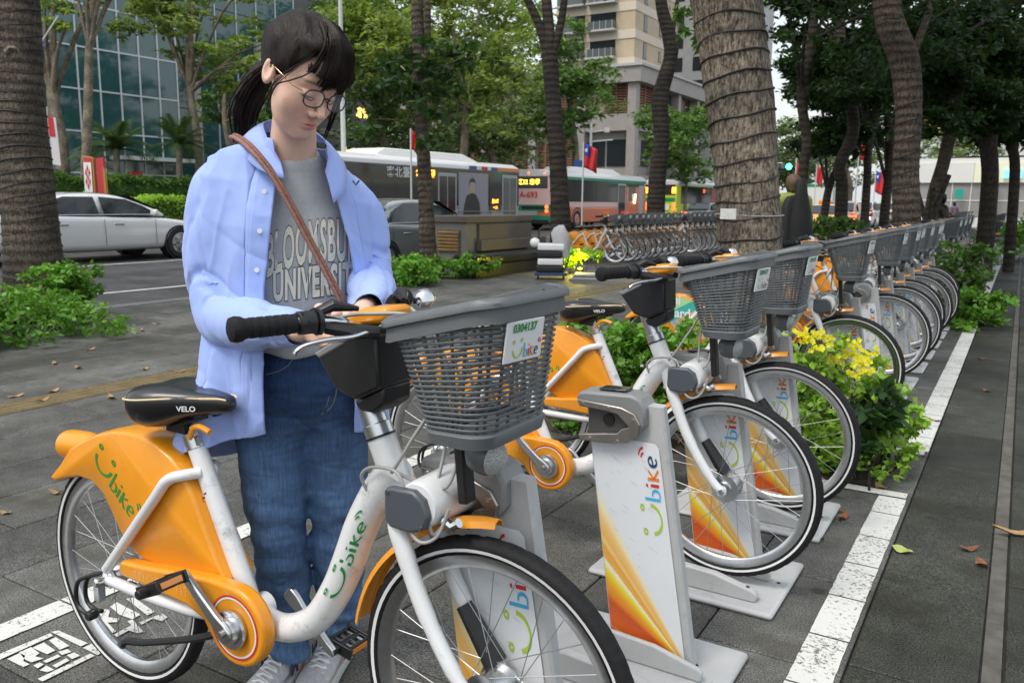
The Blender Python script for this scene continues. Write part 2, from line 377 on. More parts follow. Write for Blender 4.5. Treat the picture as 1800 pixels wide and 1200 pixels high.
    # lock arm on the fork crown
    b = MB(); b.lathe([(.044, -.066), (.048, -.060), (.050, -.02), (.052, .06), (.056, .10), (.056, .135)], (-.135, 0, .742), (0, 1, 0), 26)
    b.tube([(-.20, 0, .715), (-.15, 0, .735)], .036, 12)
    lk = b.build('lock_arm', M['white'], root, 35)
    b = MB(); b.prism([(-.205, .765), (-.198, .775), (-.135, .777), (-.110, .762), (-.098, .73), (-.108, .702), (-.142, .690), (-.192, .692), (-.206, .705)], lambda u, v, q: (u, -.082+.022*q, v)); b.build('lock_cap', M['slate'], lk, 30, bevel=.006)
    for p in ((-.196, .765), (-.116, .706)): b = MB(); b.lathe([(.0045, -.084), (.004, -.0815)], (p[0], 0, p[1]), (0, 1, 0), 8); b.build('lock_cap_screw', M['chrome'], lk)
    b = MB(); b.lathe([(.056, .075), (.068, .078), (.070, .088), (.070, .128), (.064, .134)], (-.135, 0, .742), (0, 1, 0), 28)
    for i in range(5): b.lathe([(.005, .0745), (.004, .0765)], (-.135+.058*cos(i*1.25), 0, .742+.058*sin(i*1.25)), (0, 1, 0), 8)
    b.build('lock_flange', M['steel'], lk, 30)
    b = MB(); b.tube([(-.085, -.045, .72), (-.065, -.045, .71), (-.05, -.045, .72)], .010, 8); b.build('cable_clamp', M['chrome'], lk)
    # basket carrier and lamp
    b = MB(); b.box((-.070, 0, .83), (.02, .035, .17), Matrix.Rotation(radians(-6), 3, 'Y')); b.box((-.028, 0, .893), (.12, .09, .012)); b.build('basket_carrier', M['black'], root, 30, bevel=.003)
    b = MB(); b.lathe([(.020, -.03), (.034, -.015), (.037, .0), (.037, .018), (.030, .030)], (-.018, -.01, .853), (1, -.12, -.1), 22); hl = b.build('headlight', M['grey'], root, 35)
    b = MB(); b.lathe([(.034, .030), (.026, .040), (.012, .045), (.001, .046)], (-.018, -.01, .853), (1, -.12, -.1), 22); b.build('headlight_lens', mat('lamp_lens', (.45, .46, .46), .15, .3, bump=.5, bscale=220), hl, 35)
    # basket
    bk = thing('basket', None, None); bk.parent = root
    def ring(z, grow=0.0, lift=0.0):
        """outline of the basket at height fraction z, counted from its base"""
        x0 = -.080-.082*z-grow; x1 = .052+.022*z+.004*z*z+grow; wy = .119+.018*z+grow; rc = .045; P = []
        for cx, cy, a0 in ((x1-rc, wy-rc, 0), (x0+rc, wy-rc, 90), (x0+rc, -wy+rc, 180), (x1-rc, -wy+rc, 270)):
            for i in range(6):
                a = radians(a0+90*i/5); P.append((cx+rc*cos(a), cy+rc*sin(a)))
        out = []
        for x, y in P:
            bow = .018*z*(1-(y/wy)**2) if x > x1-.02 else 0
            t = (x-x0)/(x1-x0); zz = .897+.225*z+.046*z*t+lift
            hump = (.024*math.exp(-((t-.55)/.28)**2) if y > wy*.85 else 0)*(1 if z > .93 else 0)
            out.append((x+bow, y, zz+hump+(-.012*math.exp(-((t-.12)/.16)**2)*(1 if z > .93 else 0))))
        return out
    dens = lambda r: r
    b = MB(); o0 = ring(1.0, .006); o1 = ring(1.0, .006, -.040); i0 = ring(1.0, -.004, .002); i1 = ring(1.0, -.006, -.036); lip = ring(1.0, .011, -.004); lip2 = ring(1.0, .011, -.012)
    b.loft([i1, i0, ring(1.0, .004, .004), lip, lip2, o0 and ring(1.0, .004, -.014), o1, i1], cap=False); b.build('basket_rim', M['grey'], bk, 50)
    b = MB(); b.loft([ring(.0, -.012, -.006), ring(.0, .003, -.002), ring(.08, .005), ring(.10, .0), ring(.10, -.006)], cap=False)
    base = ring(.02, -.008); b.add(base, [tuple(range(len(base)-1, -1, -1))]); b.build('basket_base', M['grey'], bk, 50)
    for i in range(21):
        z = .125+.78*i/20; b = MB(); b.tube(ring(z), .0029, 5, closed=True, up=(0, 0, 1)); b.build('basket_slat', M['grey'], bk, 60)
    b = MB()
    rg = [ring(z, -.005) for z in (.08, .3, .55, .8, .97)]
    for k in (0, 2, 3, 5, 8, 9, 11, 12, 14, 17, 18, 20, 21, 23):
        b.tube([q[k] for q in rg], .0034, 5)
    for f in (.25, .5, .75):
        for a_, c_ in ((5, 6), (17, 18), (11, 12), (23, 0)):
            b.tube([Vector(q[a_])*(1-f)+Vector(q[c_])*f for q in rg], .0032, 5)
    b.build('basket_ribs', M['grey'], bk, 60)
    # number plate on the right half of the front
    pc = Vector((.0880, -.046, 1.090)); ex = Vector((.10, 1, 0)).normalized(); ey = Vector((.12, 0, 1)).normalized(); nn = ex.cross(ey).normalized()
    b = MB(); b.prism([(-.055, -.037), (.055, -.037), (.055, .037), (-.055, .037)], lambda u, v, q: pc+ex*u+ey*v+nn*(.004*q)); npl = b.build('number_plate', M['whiteprint'], bk, 30, bevel=.0015)
    off = nn*.0054
    put_text('plate_number', '0304137', .021, lambda u, v: pc+off+ex*(u-.004)+ey*(v+.024), M['green'], npl, .95, .0006)
    bb, mm = ribbons(logo_strokes('multi'), lambda u, v: pc+off+ex*(-.034+u*.072)+ey*(-.030+v*.055), M); bb.build('plate_logo', mm, npl, 0)
    # fenders
    b = MB(); n = 18; sec = [(-.030, -.008), (-.022, .004), (0, .009), (.022, .004), (.030, -.008), (.026, -.009), (.020, .001), (0, .006), (-.020, .001), (-.026, -.009)]
    rings = []
    for i in range(n+1):
        a = radians(170-(170-88)*i/n); w = 1 if i < n-3 else 1-.16*(i-n+3); R = .344+.012*max(0, (i-n*.6)/(n*.4))
        rings.append([((R+h)*cos(a), y*w, FZ+(R+h)*sin(a)) for y, h in sec])
    b.loft(rings); b.build('front_fender', M['yellow'], root, 40)
    # rear skirt
    out = [(-1.275, .690), (-1.215, .715), (-1.15, .733), (-1.09, .740), (-1.03, .739), (-.97, .728), (-.915, .703), (-.868, .668), (-.832, .610), (-.795, .535), (-.757, .465), (-.73, .425), (-.80, .415), (-.93, .402), (-1.045, .398), (-1.09, .412), (-1.135, .448), (-1.17, .495), (-1.205, .545), (-1.25, .572), (-1.31, .574), (-1.37, .560), (-1.425, .540), (-1.452, .544), (-1.445, .562), (-1.40, .600), (-1.345, .655)]
    P2 = [Vector((x, z)) for x, z in out]; cen = sum(P2, Vector((0, 0)))/len(P2)
    def inset(d):
        r = []; n = len(P2)
        for i in range(n):
            t = (P2[(i+1) % n]-P2[i-1]).normalized(); r.append(P2[i]+Vector((-t.y, t.x))*-d)
        return r
    area = sum(P2[i].x*P2[(i+1) % len(P2)].y-P2[(i+1) % len(P2)].x*P2[i].y for i in range(len(P2)))
    sg = 1 if area < 0 else -1
    L3 = lambda pts, y: [(p.x, y, p.y) for p in pts]
    b = MB(); b.loft([L3(inset(.0105*sg), -.047), L3(inset(.006*sg), -.0445), L3(inset(.002*sg), -.037), L3(P2, -.018), L3(P2, .018), L3(inset(.002*sg), .037), L3(inset(.006*sg), .0445), L3(inset(.0105*sg), .047)])
    sk = b.build('rear_skirt', M['yellow'], root, 40)
    b = MB(); b.lathe([(.030, 0), (.040, .003), (.042, .02), (.038, .10), (.030, .13)], (-1.425, 0, .640), (1, 0, .12), 22); b.build('tail_lamp_housing', M['yellow'], sk, 40)
    b = MB(); b.lathe([(.001, -.006), (.026, -.003), (.031, .002)], (-1.425, 0, .640), (1, 0, .12), 20); b.build('tail_lamp', mat('tail_lamp_red', (.35, .015, .01), .2, coat=.5), sk, 40)
    lx = Vector((.755, 0, -.655)); lz = Vector((.655, 0, .755))
    for s in (-1, 1):
        lo = Vector((-1.235, s*.0482, .640)) if s < 0 else Vector((-1.075, s*.0482, .50)); ex_ = lx if s < 0 else -lx
        bb, mm = ribbons(logo_strokes('mono'), lambda u, v: lo+ex_*(u*.190)+lz*((v-.05)*.118), M); bb.build('skirt_logo', mm, sk, 0)
    # chain guard
    ry = -.078
    cx0, cz0 = -.668, .338; pts = [(cx0+.098*cos(radians(a)), cz0+.098*sin(radians(a))) for a in range(-150, 96, 15)]
    pts += [(-.75, .437), (-.90, .420), (-1.02, .405), (-1.10, .398), (-1.112, .376), (-1.10, .356), (-.98, .352), (-.84, .345), (-.78, .325), (-.762, .30)]
    b = MB(); b.prism(pts, lambda u, v, q: (u, ry+.040*q, v)); cg = b.build('chain_guard', M['yellow'], root, 30, bevel=.009, seg=3)
    b = MB()
    for r, mi in ((.078, 0), (.0725, 1)): b.loft([[(cx0+q*cos(2*pi*i/40), ry-.0012, cz0+q*sin(2*pi*i/40)) for i in range(40)] for q in (r-.0022, r+.0022)], cap=False, mi=mi)
    b.build('chain_guard_ring', [M['red'], M['whiteprint']], cg, 0)
    put_text('chain_guard_lettering', 'momentum', .060, lambda u, v: (-.893+u, ry-.0015, .386+v+.02*(u)), M['paleyellow'], cg, 1.05, -.0022, sp=1.02)
    # cranks and pedals
    b = MB(); b.lathe([(.046, -.094), (.048, -.088), (.046, -.080), (.030, -.078)], (cx0, 0, cz0), (0, 1, 0), 28); b.lathe([(.030, -.108), (.034, -.098), (.034, -.09)], (cx0, 0, cz0), (0, 1, 0), 22); b.build('chainring_cap', M['silver'], root, 30)
    d0 = Vector((-.135, 0, .112)).normalized()
    for s in (-1, 1):
        cr_ = thing('crank', None, None); cr_.parent = root; cr_.location = (cx0, s*.102, cz0); d = d0*(1 if s < 0 else -1)
        b = MB(); q = Vector((-d.z, 0, d.x)); L = .172; pl = []
        for t, w in ((-.022, .012), (-.012, .021), (.012, .021), (.04, .016), (L-.02, .012), (L-.004, .0125), (L+.010, .006)): pl.append((t, w))
        poly = [(t, w) for t, w in pl]+[(t, -w) for t, w in pl[::-1]]
        b.prism(poly, lambda u, v, k: d*u+q*v+Vector((0, -s*.0+s*(-.004+.016*k), 0))); b.build('crank_arm', M['silver'], cr_, 30, bevel=.004)
        b = MB(); b.lathe([(.009, .001*0), (.009, .014)], Vector((0, s*.006, 0)), (0, s, 0), 12); b.build('crank_bolt', M['steel'], cr_, 30)
        pc_ = d*L+Vector((0, s*.064, 0))
        b = MB(); tl = Matrix.Rotation(radians(-24 if s < 0 else 10), 3, 'Y')
        for yy in (-.034, .0, .034):
            b.box(pc_+tl @ Vector((0, yy, 0)), (.07, .006, .020), tl)
        for xx in (-.032, .032): b.box(pc_+tl @ Vector((xx, 0, 0)), (.007, .082, .026), tl)
        b.box(pc_+tl @ Vector((0, .038, 0)), (.084, .007, .030), tl); b.box(pc_+tl @ Vector((0, -.038, 0)), (.084, .007, .030), tl)
        b.lathe([(.011, -.066), (.011, .04)], pc_, (0, 1, 0), 10)
        pd = b.build('pedal', M['black'], cr_, 30, bevel=.002)
        for xx in (-.0365, .0365): b = MB(); b.box(pc_+tl @ Vector((xx, 0, 0)), (.003, .056, .014), tl); b.build('pedal_reflector', M['amber'], cr_, 30)
        b = MB(); b.box(pc_+tl @ Vector((0, 0, .0)), (.058, .012, .012), tl); b.box(pc_+tl @ Vector((0, .02, .0)), (.058, .008, .014), tl); b.box(pc_+tl @ Vector((0, -.02, .0)), (.058, .008, .014), tl); b.build('pedal_plate', M['silver'], cr_, 30)
    b = MB(); b.tube([(-.70, .0, .300), (-1.185, .0, .288)], .004, 6); b.build('chain', M['steel'], root)
    # rear mech guard
    b = MB()
    for y in (-.078, -.105): b.tube(smoothpath([(-1.195, -.066, .338), (-1.235, y, .325), (-1.262, y, .29), (-1.262, y, .245), (-1.225, y, .228), (-1.195, y, .232)], 4), .006, 7)
    b.lathe([(.011, -.118), (.014, -.112), (.014, -.095), (.010, -.090)], (-1.20, 0, .232), (0, 1, 0), 10); b.build('gear_guard', M['black'], root, 50)
    b = MB(); b.lathe([(.007, -.100), (.013, -.095), (.013, -.075), (.020, -.070), (.020, -.058)], (-W, 0, RZ), (0, 1, 0), 14); b.box((-1.205, -.075, .285), (.022, .02, .05)); b.build('gear_hub', M['chrome'], root, 30)
    b = MB(); b.tube(smoothpath([(-.73, -.055, .30), (-.82, -.070, .262), (-1.0, -.088, .205), (-1.07, -.092, .190), (-1.085, -.10, .175)], 3), [.010]*4+[.0095]*4+[.010]*4+[.012], 8); b.build('kickstand', M['black'], root, 40)
    b = MB(); b.box((-1.452+.0, .0, .30), (.004, .02, .04)); b.build('rim_reflector', M['black'], root)
    # saddle
    sec = [(-1.045, .030, .820, .045), (-1.035, .075, .830, .062), (-1.00, .106, .836, .076), (-.955, .110, .840, .078), (-.905, .088, .844, .066), (-.86, .055, .846, .050), (-.80, .034, .849, .042), (-.755, .026, .853, .034), (-.735, .018, .851, .024), (-.728, .006, .848, .010)]
    rings = []; side = []
    for x, hw, zc, hh in sec:
        r = []
        for i in range(20):
            a = 2*pi*i/20; cy = math.copysign(abs(cos(a))**.75, cos(a)); sz = math.copysign(abs(sin(a))**.8, sin(a))
            dip = -.012*(1-abs(cy))**2*(sz > 0)*(1 if x < -.85 else .4)
            r.append((x, hw*cy, zc+hh*sz*(.62 if sz > 0 else .95 if x < -.9 else .8)+dip-(.004 if x < -1.03 else 0)))
        rings.append(r); side.append((x, -hw*.985-.0015, zc+.012))
    b = MB(); b.loft(rings); sd_ = b.build('saddle', mat('wet_black_vinyl', (.012, .012, .013), .30, bump=.12, bscale=500, coat=.3), root, 60, subd=1)
    side[0] = (-1.047, -.03, .836); b = MB(); b.tube(smoothpath([(x, y+.003, z) for x, y, z in side[1:-1]], 4), .0022, 5); b.tube(smoothpath([(x, -y-.003, z) for x, y, z in side[1:-1]], 4), .0022, 5); b.build('saddle_piping', M['paleyellow'], sd_, 60)
    put_text('saddle_lettering', 'VELO', .018, lambda u, v: (-.835+u*1.0, -.0515+.26*u, .835+v+.08*u), M['whiteprint'], sd_, 1.2, .0004)
    b = MB(); b.tube([(-.99, -.03, .79), (-.92, -.03, .775), (-.80, -.02, .815)], .0045, 6); b.tube([(-.99, .03, .79), (-.92, .03, .775), (-.80, .02, .815)], .0045, 6); b.box((-.915, 0, .782), (.07, .05, .045)); b.lathe([(.02, -.012), (.02, .012)], (-.99, -.035, .782), (0, 0, 1), 10); b.build('saddle_frame', M['black'], sd_, 40)
    b = MB(); b.tube([(-.862, 0, .71), (-.905, 0, .80)], .0150, 14); b.tube([(-.868, 0, .722), (-.883, 0, .756)], .0255, 16); b.box((-.858, 0, .745), (.02, .03, .022)); b.tube([(-.905, -.02, .792), (-.905, .02, .792)], .017, 12); b.build('seat_post', M['silver'], root, 35)
    b = MB(); b.tube(smoothpath([(-.868, -.02, .752), (-.845, -.026, .78), (-.815, -.03, .79), (-.78, -.03, .782)], 4), .0075, 8); b.build('seat_lever', M['yellow'], root)
    return root
bike0 = make_bike()

# ------------------------------------------------------------------ docking posts
def print_material():
    m = mat('post_print', (.76, .78, .80), .35, coat=.2); t, b = ND(m)
    tc = t.nodes.new('ShaderNodeTexCoord'); sx = t.nodes.new('ShaderNodeSeparateXYZ'); t.links.new(tc.outputs['Object'], sx.inputs[0])
    def math_(op, a, b_):
        n = t.nodes.new('ShaderNodeMath'); n.operation = op
        for i, q in enumerate((a, b_)):
            if isinstance(q, float): n.inputs[i].default_value = q
            else: t.links.new(q, n.inputs[i])
        return n.outputs[0]
    # fan of rays from a point right of the foot of the panel
    dx = math_('SUBTRACT', .118, sx.outputs[0]); dz = math_('SUBTRACT', sx.outputs[2], .03)
    an = math_('ARCTAN2', dz, dx); nz = t.nodes.new('ShaderNodeTexNoise'); nz.inputs['Scale'].default_value = 30; nz.inputs['Detail'].default_value = 2
    an2 = math_('ADD', an, math_('MULTIPLY', math_('SUBTRACT', nz.outputs[0], .5), .015))
    mr = t.nodes.new('ShaderNodeMapRange'); mr.inputs[1].default_value = 0; mr.inputs[2].default_value = 1.06; t.links.new(an2, mr.inputs[0])
    cr_ = t.nodes.new('ShaderNodeValToRGB'); e = cr_.color_ramp.elements; e[0].position = 0; e[0].color = (.74, .16, .03, 1); e[1].position = 1; e[1].color = (.76, .78, .80, 1)
    for p, c in ((.24, (.72, .14, .02)), (.255, (.80, .30, .12)), (.27, (.72, .14, .02)), (.50, (.60, .09, .02)), (.56, (.80, .25, .02)), (.62, (.82, .36, .03)), (.66, (.84, .55, .03)), (.695, (.84, .72, .05)), (.72, (.86, .82, .45)), (.738, (.85, .83, .75)), (.752, (.82, .45, .08)), (.80, (.82, .38, .05)), (.82, (.85, .60, .25)), (.845, (.84, .46, .10)), (.89, (.85, .56, .22)), (.925, (.86, .76, .45)), (.96, (.76, .78, .80))):
        x = e.new(p); x.color = c+(1,)
    t.links.new(mr.outputs[0], cr_.inputs[0]); t.links.new(cr_.outputs[0], b.inputs['Base Color'])
    return m
M['post_print'] = print_material()
def make_dock():
    root = thing('docking_post', 'x', 'dock', group='docking posts of the near row')
    # origin: foot of the post's near face, x along the panel, y away from the bicycle
    b = MB()
    F_ = lambda z: (-.112-.145*z, .118-.162*z)     # left and right edge of the face at height z
    rings = []
    for z in (.035, .66, .775):
        l, r = F_(z); l -= .004; y1 = .058-.012*z; rings.append([(l, .004, z), (r+.006, .004, z), (r+.012, .012, z), (r+.010, y1-.01, z), (r, y1, z), (l+.008, y1, z), (l-.004, y1-.01, z)])
    b.loft(rings); b.build('post', M['dockgrey'], root, 30)
    b = MB(); z0, z1 = .055, .672; l0, r0_ = F_(z0); l1, r1 = F_(z1)
    b.add([(l0, .0, z0), (r0_-.006, .0, z0), (r1-.010, .0, z1-.012), (r1-.022, 0, z1), (l1, 0, z1)], [(0, 1, 2, 3, 4)])
    fp = b.build('front_panel', M['post_print'], root, 0)
    fn = lambda u, v: (-.015-(v-.3)*.105-.148*(.30+u*.26), -.0015, .30+u*.26)
    fn2 = lambda u, v: (.082-.145*(.41+u*.215)-(v)*.098+.005, -.0015, .41+u*.215)
    bb, mm = ribbons(logo_strokes('multi'), fn2, M); bb.build('panel_logo', mm, fp, 0)
    b = MB(); rn = random.Random(5)
    for i in range(26):
        u = rn.uniform(-.11, .02); z = rn.uniform(.3, .64); u += -.145*z+.03; l = rn.uniform(.006, .025); b.quad((u, -.0012, z), (u+l, -.0012, z-.5*l), (u+l, -.0012, z-.5*l-.0008), (u, -.0012, z-.0012))
    b.build('panel_scratches', mat('scuff', (.45, .47, .50), .6), fp, 0)
    # head: cover and C-shaped lock plate
    hx = -.115; hz_ = lambda v: .655+(v-.65)*.80
    b = MB(); C1 = [(-.135, .790), (-.130, .822), (-.105, .830), (.035, .838), (.062, .826), (.078, .795), (.080, .735), (.060, .700), (.045, .735), (.02, .765), (-.06, .775)]
    b.prism([(u+hx, hz_(v)) for u, v in C1], lambda u, v, q: (u, -.022+.088*q, v)); hd = b.build('lock_head', M['midgrey'], root, 30, bevel=.008)
    b = MB(); C2 = [(-.128, .800), (.01, .792), (.050, .775), (.068, .74), (.060, .70), (.03, .668), (-.02, .656), (-.115, .650), (-.120, .672), (-.085, .680), (-.04, .690), (.0, .697), (.012, .715), (.035, .725), (.02, .742), (.0, .765), (-.04, .772), (-.120, .775)]
    b.prism([(u+hx, hz_(v)) for u, v in C2], lambda u, v, q: (u, -.030+.02*q, v)); b.build('lock_plate', M['steel'], hd, 30, bevel=.003)
    b = MB(); b.prism([(-.10+hx, .763), (.03+hx, .763), (.05+hx, .72), (.02+hx, .673), (-.10+hx, .667)], lambda u, v, q: (u, -.006+.03*q, v)); b.build('lock_recess', mat('dock_recess', (.12, .115, .11), .5, .6), hd, 30)
    b = MB(); b.lathe([(.017, -.012), (.017, -.004)], (-.035+hx, 0, .724), (0, 1, 0), 18); b.build('lock_hole', M['black'], hd)
    for u, v in ((-.11, .785), (-.03, .782), (.045, .752), (.0, .668), (-.085, .664)): b = MB(); b.lathe([(.0055, -.0335), (.005, -.030)], (u+hx, 0, hz_(v)), (0, 1, 0), 8); b.build('lock_screw', M['chrome'], hd)
    b = MB(); b.box((hx-.03, .024, .808), (.085, .050, .006), Matrix.Rotation(radians(-3), 3, 'Y')); b.build('card_reader', M['glass'], hd, 30, bevel=.004)
    # foot plate with two wheel rails
    b = MB(); y0, y1 = -.275, .205
    b.box((-.10, (y0+y1)/2+.002, .012), (.66, y1-y0-.006, .024)); b.build('foot_plate', M['dockgrey'], root, 30, bevel=.012, seg=2)
    for y in (-.20, -.005):
        b = MB(); prof = [(-.20, .024), (.16, .024), (.165, .050), (.155, .062), (.02, .094), (-.18, .105), (-.195, .095)]
        b.prism(prof, lambda u, v, q, y=y: (u, y-.016+(.032 if y < -.1 else .018)*q-(.012 if y > -.1 else 0), v)); b.build('wheel_rail', M['dockgrey'], root, 30, bevel=.006)
    b = MB()
    for x, y in ((.13, -.20), (.19, -.02), (-.18, -.20), (.12, .05)): b.lathe([(.007, 0), (.006, .001)], (x, y, .0255 if (x > .18 or y > 0) else .07), (0, 0, 1), 8)
    b.build('anchor_bolt', M['black'], root)
    return root
dock0 = make_dock()
ORD = ['first', 'second', 'third', 'fourth', 'fifth', 'sixth', 'seventh', 'eighth', 'ninth', 'tenth', 'eleventh', 'twelfth', 'thirteenth', 'fourteenth', 'fifteenth', 'sixteenth']
P0, PITCH_Y = 1.294, .7325
near_y = [1.294, 2.759, 3.50, 5.25, 6.72, 7.45, 8.15, 8.83, 9.5, 10.15]
third_y = [13.0, 13.73, 14.46, 15.2, 15.9, 16.6]
bl = ['white and yellow rental bicycle in front of the woman, basket plate 0304137', 'rental bicycle with scuffed fork just behind the empty docking post', 'rental bicycle whose front wheel touches the yellow flowered shrub',
      'rental bicycle behind the large tree trunk, advertising panel on its skirt']
bl += ['rental bicycle %s beyond the large tree trunk in the near row' % ORD[i] for i in range(1, 7)]
bl += ['rental bicycle %s past the far shrub in the near row' % ORD[i] for i in range(6)]
bikes = []
for i, y in enumerate(near_y+third_y):
    o = bike0 if i == 0 else copy_tree(bike0)
    o.location = (-.8215+(.03 if i in (1, 2) else .015*(i % 3)), y, 0); o['label'] = bl[i]; bikes.append(o)
    if i > 1: o.rotation_euler = (0, 0, radians(random.uniform(-1.5, 1.5)))
dock_y = [1.294, 2.0265, 2.759, 3.4915, 5.25, 5.985, 6.72, 7.45, 8.15, 8.83, 9.5, 10.15]+third_y
dl = ['white docking post behind the front wheel of the nearest bicycle', 'empty white docking post with orange fan print, no bicycle in it', 'docking post behind the wheel of the scuffed bicycle', 'docking post beside the yellow flowered shrub',
      'docking post behind the wheel just past the yellow flowers', 'empty docking post beyond the yellow flowers, its lock head open']
dl += ['docking post %s beyond the second empty post' % ORD[i] for i in range(6)]+['docking post %s past the far shrub' % ORD[i] for i in range(6)]
for i, y in enumerate(dock_y):
    o = dock0 if i == 0 else copy_tree(dock0); o.location = (-.80, y+.085, 0); o['label'] = dl[i]
# the advertising panel on the skirt of the bicycle behind the tree
adm = mat('transit_card_ad', (.50, .70, .42), .35); t_, b_ = ND(adm)
tc_ = t_.nodes.new('ShaderNodeTexCoord'); sx_ = t_.nodes.new('ShaderNodeSeparateXYZ'); t_.links.new(tc_.outputs['Object'], sx_.inputs[0])
ad_ = t_.nodes.new('ShaderNodeMath'); ad_.operation = 'MULTIPLY_ADD'; t_.links.new(sx_.outputs[0], ad_.inputs[0]); ad_.inputs[1].default_value = -.55; t_.links.new(sx_.outputs[2], ad_.inputs[2])
rp_ = t_.nodes.new('ShaderNodeValToRGB'); rp_.color_ramp.interpolation = 'CONSTANT'; e_ = rp_.color_ramp.elements
e_[0].position = 0; e_[0].color = (.72, .36, .27, 1); e_[1].position = .62; e_[1].color = (.05, .42, .36, 1); x_ = e_.new(.70); x_.color = (.42, .66, .33, 1)
mr_ = t_.nodes.new('ShaderNodeMapRange'); mr_.inputs[1].default_value = .6; mr_.inputs[2].default_value = 1.5; t_.links.new(ad_.outputs[0], mr_.inputs[0]); t_.links.new(mr_.outputs[0], rp_.inputs[0]); t_.links.new(rp_.outputs[0], b_.inputs['Base Color'])
b = MB(); b.add([(x, -.0500, z) for x, z in [(-1.17, .700), (-1.07, .722), (-.98, .705), (-.92, .672), (-.86, .58), (-.84, .46), (-1.03, .44), (-1.16, .60)]], [tuple(range(8))]); adp = b.build('advert_panel', adm, bikes[3], 0)
put_text('advert_lettering', 'uniᴏ\ncard', .085, lambda u, v: (-1.05+u, -.0512, .655+v), M['whiteprint'], adp, .95, .002)
put_text('advert_lettering', '新卡上市', .035, lambda u, v: (-1.03+u, -.0512, .545+v), M['sky'], adp)
# ------------------------------------------------------------------ ground, paving, road, markings
def at(px, py, depth):
    """a point seen at a place of the 1800 x 1200 photograph, at this depth along the view"""
    d = fw+rt*((px-900)/F_PX)-up*((py-600)/F_PX)
    return Vector((0, 0, CAM_H))+d*depth
def ground_at(px, py, z=0):
    d = fw+rt*((px-900)/F_PX)-up*((py-600)/F_PX); return Vector((0, 0, CAM_H))+d*((z-CAM_H)/d.z)

def paving_material(name, col, speck=.5, wet=.5, island=True):
    m = mat(name, col, .5, spec=.22); t, b = ND(m)
    tc = t.nodes.new('ShaderNodeTexCoord'); geo = t.nodes.new('ShaderNodeNewGeometry'); V = geo.outputs['Position']
    def noise(s, d, r=.6):
        n = t.nodes.new('ShaderNodeTexNoise'); n.inputs['Scale'].default_value = s; n.inputs['Detail'].default_value = d; n.inputs['Roughness'].default_value = r; t.links.new(V, n.inputs['Vector']); return n.outputs[0]
    def rng(v, a, b_, c, d):
        r = t.nodes.new('ShaderNodeMapRange'); r.inputs[1].default_value = a; r.inputs[2].default_value = b_; r.inputs[3].default_value = c; r.inputs[4].default_value = d; t.links.new(v, r.inputs[0]); return r.outputs[0]
    def mul(a, b_):
        x = t.nodes.new('ShaderNodeMath'); x.operation = 'MULTIPLY'; t.links.new(a, x.inputs[0]); t.links.new(b_, x.inputs[1]); return x.outputs[0]
    f = mul(rng(noise(1.1, 5), .3, .7, .55, 1.45), rng(noise(190, 3, .6), .36, .66, 1-speck, 1+speck*1.6))
    f = mul(f, rng(noise(9, 7, .78), .3, .7, .70, 1.3))
    oi = t.nodes.new('ShaderNodeObjectInfo'); f = mul(f, rng(oi.outputs['Random'], 0, 1, .76, 1.22))
    x = t.nodes.new('ShaderNodeMix'); x.data_type = 'RGBA'; x.blend_type = 'MULTIPLY'; x.inputs[0].default_value = 1; x.inputs[6].default_value = tuple(col)+(1,); t.links.new(f, x.inputs[7])
    st = rng(noise(2.3, 7, .7), .50, .68, 0, .75)            # brownish green staining
    y = t.nodes.new('ShaderNodeMix'); y.data_type = 'RGBA'; y.inputs[7].default_value = (col[0]*.62, col[1]*.60, col[2]*.42, 1); t.links.new(st, y.inputs[0]); t.links.new(x.outputs[2], y.inputs[6])
    vo = t.nodes.new('ShaderNodeTexVoronoi'); vo.inputs['Scale'].default_value = 3.2; t.links.new(V, vo.inputs['Vector'])
    wob = t.nodes.new('ShaderNodeMath'); wob.operation = 'MULTIPLY_ADD'; t.links.new(noise(22, 3), wob.inputs[0]); wob.inputs[1].default_value = .10; t.links.new(vo.outputs['Distance'], wob.inputs[2])
    z = t.nodes.new('ShaderNodeMix'); z.data_type = 'RGBA'; z.inputs[7].default_value = (col[0]*.30, col[1]*.30, col[2]*.28, 1); t.links.new(rng(wob.outputs[0], .10, .16, .65, 0), z.inputs[0]); t.links.new(y.outputs[2], z.inputs[6])
    vo2 = t.nodes.new('ShaderNodeTexVoronoi'); vo2.inputs['Scale'].default_value = 9; t.links.new(V, vo2.inputs['Vector'])
    y = t.nodes.new('ShaderNodeMix'); y.data_type = 'RGBA'; y.inputs[7].default_value = (.22, .21, .19, 1); t.links.new(rng(vo2.outputs['Distance'], .03, .06, .55, 0), y.inputs[0]); t.links.new(z.outputs[2], y.inputs[6])
    t.links.new(y.outputs[2], b.inputs['Base Color'])
    t.links.new(rng(noise(.9, 4), .35, .65, .62-wet*.28, .72), b.inputs['Roughness'])
    bp = t.nodes.new('ShaderNodeBump'); bp.inputs['Strength'].default_value = .35; bp.inputs['Distance'].default_value = .004; t.links.new(noise(180, 3), bp.inputs['Height']); t.links.new(bp.outputs[0], b.inputs['Normal'])
    return m
M['paver'] = paving_material('grey_paver', (.092, .091, .084), .65)
M['paver2'] = paving_material('dark_paver', (.036, .037, .030), .8)  # wet stone, with the canopy's shade also put into the dark colour
M['joint'] = mat('dark_joint_soil', (.022, .021, .017), .9, var=.4, vscale=20)
M['asphalt'] = paving_material('wet_asphalt', (.085, .085, .088), .35, .8)
M['soil'] = mat('damp_soil', (.045, .032, .022), .95, var=.4, vscale=30, bump=.8, bscale=40)
def sheet(name, x0, x1, y0, y1, z, m, kind='structure', parent=None):
    b = MB(); b.quad((x0, y0, z), (x1, y0, z), (x1, y1, z), (x0, y1, z)); o = b.build(name, m, parent, 0)
    if kind: o['kind'] = kind
    return o
